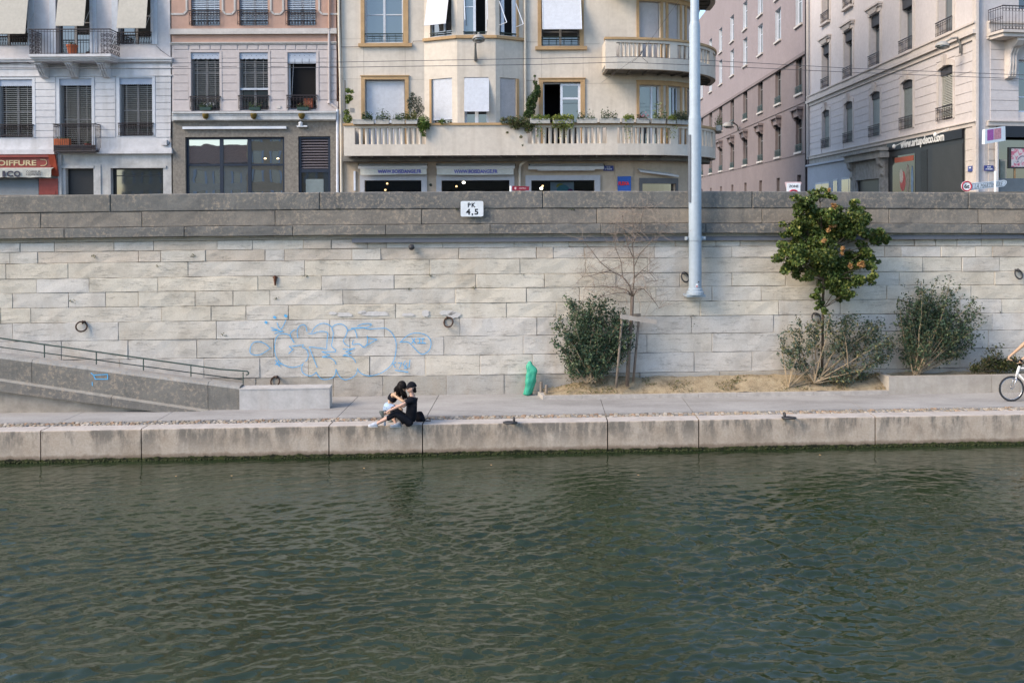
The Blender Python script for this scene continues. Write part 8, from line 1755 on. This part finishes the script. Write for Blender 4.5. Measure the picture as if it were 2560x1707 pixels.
mb = MB(); ins = [(1226, 1443), (1472, 1420), (1487, 1426), (1485, 1438), (1470, 1455), (1226, 1485)]; P = [SPl.M(*SPl.at(o6 + x * K, y * K, .003), .003) for x, y in ins]; mb.tube(P + [P[0]], .004, 4); mb.build('border', INK, t)
a0, z0 = SPl.at(o6 + 1240 * K, 1463 * K); a1, z1 = SPl.at(o6 + 1466 * K, 1441 * K); mb = MB(); text_into(mb, 'LA MARTINIERE', .13, SPl.M((a0 + a1) / 2, (z0 + z1) / 2, .003), right=Vector((SPl.t.x, SPl.t.y, (z1 - z0) / (a1 - a0))), up=Vector((0, 0, 1)), depth=.004, width=(a1 - a0) * .98, italic=.25, spacing=1.1); mb.build('lettering', paint('grey_ink', (.22, .24, .25), .5), t)
cd = f6(1184, 1461, YS - .06); rr = 42 * K * k_; mb = MB(); mb.lathe([(rr, 0), (rr, .02)], cd + Vector((0, .02, 0)), 30, 0, (0, 1, 0)); mb.build('disc', WENAM, t); mb = MB(); mb.torus(cd + Vector((0, .012, 0)), (0, 1, 0), rr * .87, rr * .12, 32, 6); mb.build('ring', RSIGN, t, smooth=True); lettering(t, [('6t', rr * .8, cd + Vector((0, .014, 0)), rr * .95)], INK)
# pink projecting sign and its pole
cp = f6(1408, 1060, FAC_Y - .3); t = thing('projecting_sign', 'white box sign with purple and pink squares beside the corner pier', 'sign', (cp.x, cp.y, ROAD_Z)); PS = Plane((f6(1330, 1060, 33.6).x, 33.6), (.93, .36))
def pp(x, y, d=0): return PS.M(*PS.at(o6 + x * K, y * K, d), d)
mb = MB(); mb.prism([pp(1326, 1016), pp(1484, 990), pp(1486, 1104), pp(1322, 1131)], PS.n * -.12); mb.build('box', WENAM, t)
for x0, x1, c_, nm in ((1343, 1393, (.42, .10, .38), 'purple_square'), (1397, 1452, (.62, .27, .32), 'pink_square')): mb = MB(); sl = lambda x, y: y - (x - 1326) * .16; mb.prism([pp(x0, sl(x0, 1023), .004), pp(x1, sl(x1, 1023), .004), pp(x1, sl(x1, 1108), .004), pp(x0, sl(x0, 1108), .004)], PS.n * -.003); mb.build(nm, paint(nm, c_, .5, .3, 14), t)
mb = MB(); q = FR_.M(*FR_.at(o6 + 1418 * K, 1300 * K, .12), .12); mb.tube([(q.x, q.y, ROAD_Z), (q.x, q.y, f6(1418, 1080, q.y).z)], .07, 10); mb.tube([(q.x, q.y, f6(1418, 1080, q.y).z), pp(1400, 1075, -.08)], .03, 6); mb.build('pole', paint('pale_grey_pole', (.48, .47, .48), .5), t)
# name plates
def plate(label, pl, off_, x0, y0, x1, y1, d, lines):
    r_ = rect(pl, off_, x0, y0, x1, y1, d); t = thing('street_name_plate', label, 'name plate', pl.M((r_[0] + r_[1]) / 2, (r_[2] + r_[3]) / 2, d), 'blue street name plates'); rv = pl.t.to_3d() if abs(pl.n.y) > .5 else -pl.t.to_3d()
    mb = MB(); pbox(mb, pl, *sorted(r_[:2]), r_[2], r_[3], d - .03, d); mb.build('plate', BSIGN, t); mb = MB(); h_ = r_[3] - r_[2]; a_ = (r_[0] + r_[1]) / 2; w_ = abs(r_[1] - r_[0])
    for i, (s_, ww) in enumerate(lines): text_into(mb, s_, h_ * .26, pl.M(a_, r_[3] - h_ * (.3 + .38 * i), d + .001), right=rv, depth=.003, width=w_ * ww, bold=.03)
    mb.build('lettering', paint('white_enamel_letters', (.75, .78, .82), .4), t)
plate('dark blue street name plate right of the third shop awning', FACP, o4, 716, 1300, 796, 1340, .05, [('QUAI', .35), ('ST VINCENT', .72)])
plate('narrow blue street name plate on the street side of the corner pier', ST_, o6, 1224, 1303, 1190, 1346, .12, [('RUE', .5)])
plate('blue street name plate on the river side of the corner pier', FR_, o6, 1322, 1298, 1392, 1340, .07, [('RUE', .4), ('ST VINCENT', .8)])
r_ = rect(FACP, o4, 828, 1382, 932, 1560, .10); t = thing('shop_banner', 'blue banner with red FLEXA lettering beside the corner shop', 'sign', FACP.M(r_[0], r_[2], .1)); mb = MB(); mb.prism([FACP.M(r_[0], r_[2], .1), FACP.M(r_[1], r_[2], .13), FACP.M(r_[1], r_[3], .13), FACP.M(r_[0], r_[3] - .015, .1)], (0, .02, 0)); mb.build('banner', paint('royal_blue_vinyl', (.03, .10, .38), .5, .08), t)
q = rect(FACP, o4, 834, 1424, 920, 1454, .14); mb = MB(); text_into(mb, 'FLEXA', q[3] - q[2], FACP.M((q[0] + q[1]) / 2, (q[2] + q[3]) / 2, .135), right=(1, -.04, 0), depth=.004, width=q[1] - q[0], bold=.06); mb.build('lettering', paint('red_vinyl', (.60, .03, .05), .5), t)
YS = 28.4; c = on_y(1302.5, 471, YS); k_ = YS / FPX; t = thing('hotel_sign', 'small dark red HOTELS direction sign peeping over the parapet', 'sign', (c.x, c.y, ROAD_Z)); mb = MB(); mb.prism([c + Vector((x * k_, 0, z * k_)) for x, z in ((-22, -6), (20, -5.5), (21, 4.5), (-22, 6))], (0, .03, 0)); mb.build('plate', paint('dark_red_enamel', (.22, .02, .04), .4), t)
lettering(t, [('HOTELS', 4 * k_, c + Vector((4 * k_, -.002, 0)), 17 * k_)], paint('pale_pink_letters', (.6, .4, .42), .5)); mb = MB(); mb.prism([c + Vector((a * k_ - 14 * k_, -.004, z * k_)) for a, z in rrect(-2.2, 2.2, -3, 3, .8, 2)], (0, .003, 0)); mb.build('pictogram', MATS['pale_pink_letters'], t)
mb = MB(); mb.tube([(c.x - 25 * k_, c.y + .05, ROAD_Z), (c.x - 25 * k_, c.y + .05, c.z + 6 * k_)], .045, 8); mb.tube([(c.x - 25 * k_, c.y + .04, c.z), (c.x - 10 * k_, c.y + .04, c.z)], .02, 6); mb.build('post', WENAM, t)
# ================================================================== PLANTS ON THE LONG BALCONY
ZB = zl['top']; BOXM = paint('weathered_planter', (.42, .41, .38), .85, .25, 6, .2)
BX = [(o3, 138, 300, 955, 985, 0), (o3, 315, 418, 960, 988, 1), (o3, 440, 541, 955, 985, 2), (o3, 550, 640, 960, 988, 3), (o4, 142, 298, 962, 999, 4), (o4, 320, 476, 965, 1001, 4), (o4, 510, 668, 970, 1000, 5), (o4, 688, 845, 970, 1000, 6), (o4, 862, 955, 973, 1003, 4), (o4, 975, 1073, 975, 1008, 7), (o4, 1090, 1196, 978, 1012, 8), (o4, 1212, 1275, 986, 1018, 4), (o4, 1284, 1370, 992, 1030, 9)]
BL_ = ['leftmost flower box on the long balcony, one dark green tuft', 'flower box with grey lavender tufts in front of the white roller shutter', 'flower box with a bright green tuft just left of the potted olive', 'brownish box with yellow green foliage under the potted olive', 'flower box with pale green leaves directly under the ivy covered corner', 'flower box smothered in hanging yellow green creeper under the open window', 'long flower box with two small upright plants right of the open window', 'long flower box with a spiky dark plant in the middle of the bare wall stretch',
       'short flower box with one hanging yellow tuft left of the curved window', 'flower box with pink blossom in front of the curved window', 'flower box with a tall thin palm-like plant on the curved balcony', 'small flower box with trailing yellow stems near the lamp post', 'flower box with a dense grey green mound closest to the lamp post']
YG_ = [(.20, .24, .05), (.26, .28, .07), (.14, .19, .04)]
for i, ((of, x0, x1, y0, y1, kd), lb) in enumerate(zip(BX, BL_)):
    s0, s1 = LB.at(of + x0 * K, 970 * K, .12)[0], LB.at(of + x1 * K, 970 * K, .12)[0]; zt, zb_ = ZB + .13, ZB - .05
    t = thing('flower_box', lb, 'flower box', LB.M((s0 + s1) / 2, zb_, .08), 'flower boxes along the long balcony rail'); mb = MB(); n = max(1, int((s1 - s0) / .2)); mb.mbox(lambda a, d, z: LB.M(a, z, d), s0, s1, .052, .22, zb_, zt, 0, n); mb.mbox(lambda a, d, z: LB.M(a, z, d), s0 - .01, s1 + .01, .045, .232, zt - .03, zt + .004, 0, n); mb.build('box', BOXM, t)
    fl = lambda a0, a1, n, sz, pal, h, seed, droop=0, nm='plant': flowers(nm, t, LB, a0 - .04, a1 + .04, zt - .02, .14, int(n * 2.3), sz * 1.25, pal, h * 1.5, seed, droop, .11); m = (s0 + s1) / 2; w_ = s1 - s0
    if kd == 0: fl(m - .02, m + .3, 160, .06, GREEN_D, .24, i)
    if kd == 1: fl(s0 + .05, m, 90, .05, [(.14, .17, .15), (.10, .14, .10)], .32, i); fl(m, s1, 110, .05, GREEN_D + [(.08, .13, .03)], .26, i + 50)
    if kd == 2: fl(m - .05, s1 - .03, 140, .05, GREEN_D + [(.08, .13, .03)], .22, i); fl(s0, m - .1, 30, .04, [(.15, .17, .14)], .25, i + 50)
    if kd == 3: fl(s0, s1 - .08, 200, .06, [(.17, .17, .05), (.12, .13, .05)], .26, i)
    if kd == 4: fl(s0 + .1, s1 - .03, 150 if w_ < .6 else 190, .06, YG_ if i != 4 else GREEN_L + YG_, .14, i); fl(m - .1, m + .15, 70, .055, YG_, .05, i + 50, .75)
    if i == 5: fl(s0, s1, 330, .065, YG_, .13, i + 70, .40)
    if kd == 5: fl(s0 + .05, s0 + .25, 70, .05, GREEN_D, .24, i); fl(m + .0, m + .25, 60, .045, [(.09, .13, .06)], .26, i + 50)
    if kd == 6: fl(s0 + .1, s0 + .34, 110, .05, GREEN_D, .32, i); fl(m + .05, m + .25, 60, .05, GREEN_D, .22, i + 50)
    if kd == 7: fl(s0 + .05, s1 - .1, 90, .05, GREEN_D, .14, i); fl(s0 + .1, s1 - .05, 50, .05, [(.50, .10, .16), (.45, .16, .2)], .18, i + 50, 0, 'blossom')
    if kd == 8: fl(m - .1, m + .2, 90, .07, [(.10, .14, .07), (.15, .18, .08)], .45, i)
    if kd == 9: fl(s0 - .05, s1 - .05, 420, .055, [(.07, .09, .05), (.10, .12, .07)], .28, i)
# end box beyond the lamp post
s0, s1 = 4.95 + 3 * 1.10, 4.95 + 3 * 1.52; t = thing('flower_box', 'mossy flower box with feathery plants at the far right end of the long balcony', 'flower box', LB.M((s0 + s1) / 2, ZB, .1), 'flower boxes along the long balcony rail'); mb = MB(); mb.mbox(lambda a, d, z: LB.M(a, z, d), s0, s1, .052, .24, ZB - .10, ZB + .12, 0, 5); mb.build('box', BOXM, t); flowers('plant', t, LB, s0, s1 + .1, ZB + .1, .16, 330, .06, [(.08, .12, .03), (.12, .16, .05)], .62, 77)
# potted olive and ivy
def wbush(name, label, cat, pl, items, d, size, pal, seed, stem=None):
    g = np.random.default_rng(seed); C = []
    for of, x, y, r_, n_ in items: C.extend(clump(pl.M(*pl.at(of + x * K, y * K, d), d), r_ * .0056, int(n_ * 2.6), g, (1, .6, 1), .2))
    C = np.array(C); t = thing(name, label, cat, C.mean(0) - np.array((0, 0, .5))); t['_w'] = tuple(float(q) for q in t['_w']); leaves('foliage', C, size, pal, t, seed=seed)
    if stem: mb = MB(); mb.tube([pl.M(*pl.at(of + x * K, y * K, d), d) for of, x, y in stem], .018, 6); mb.build('stem', BARK, t)
    return t
wbush('olive_bush', 'grey green potted olive standing behind the balustrade by the white roller shutter', 'shrub', CV, [(o3, 600, 745, 22, 50), (o3, 590, 790, 30, 90), (o3, 640, 790, 35, 110), (o3, 610, 850, 42, 150), (o3, 660, 850, 35, 120), (o3, 640, 910, 45, 150), (o3, 585, 830, 20, 50)], .75, .05, [(.06, .08, .05), (.08, .10, .065), (.045, .06, .04)], 61, [(o3, 625, 1050), (o3, 620, 900), (o3, 605, 770)])
wbush('trailing_plant', 'bright green trailing plant spilling over the left balustrade', 'plant', LB, [(o3, 690, 945, 40, 130), (o3, 670, 975, 32, 110), (o3, 710, 985, 30, 100), (o3, 680, 1020, 25, 80), (o3, 690, 1055, 16, 40), (o3, 830, 955, 22, 30)], .14, .07, GREEN_L, 62)
wbush('ivy', 'dark ivy climbing the drainpipe between the bay and the open window', 'ivy', CV, [(o4, 180, 600, 9, 12), (o4, 183, 650, 16, 40), (o4, 200, 690, 24, 80), (o4, 190, 740, 34, 130), (o4, 160, 780, 38, 170), (o4, 150, 830, 38, 170), (o4, 145, 880, 34, 140), (o4, 120, 900, 30, 110), (o4, 205, 720, 22, 70)], .30, .075, [(.04, .08, .025), (.06, .10, .035), (.08, .12, .04)], 63, [(o4, 130, 990), (o4, 150, 850), (o4, 180, 720), (o4, 182, 600)])
wbush('balcony_creeper', 'ragged creeper hanging over the solid part of the long balcony', 'plant', LB, [(o3, 1310, 945, 25, 60), (o3, 1370, 945, 35, 110), (o3, 1430, 950, 40, 140), (o3, 1480, 960, 40, 150), (o3, 1520, 990, 34, 120), (o3, 1420, 990, 25, 60), (o3, 1345, 1040, 10, 12), (o3, 1450, 1075, 12, 14), (o4, 130, 980, 34, 110), (o4, 125, 1020, 22, 60), (o3, 1465, 1140, 7, 8), (o3, 1400, 970, 40, 110)], .14, .06, [(.05, .08, .025), (.09, .12, .04), (.12, .14, .05), (.13, .10, .05)], 64)
wbush('climbing_vine', 'thin yellow green vine on a stake at the left end of the long balcony', 'vine', CV, [(o3, 95, 710, 18, 40), (o3, 125, 722, 16, 22), (o3, 100, 770, 26, 60), (o3, 95, 800, 16, 30), (o3, 85, 880, 20, 40), (o3, 95, 930, 34, 110), (o3, 120, 770, 18, 25)], .5, .08, GREEN_L + YG_, 65, [(o3, 74, 1000), (o3, 74, 800), (o3, 74, 630)])
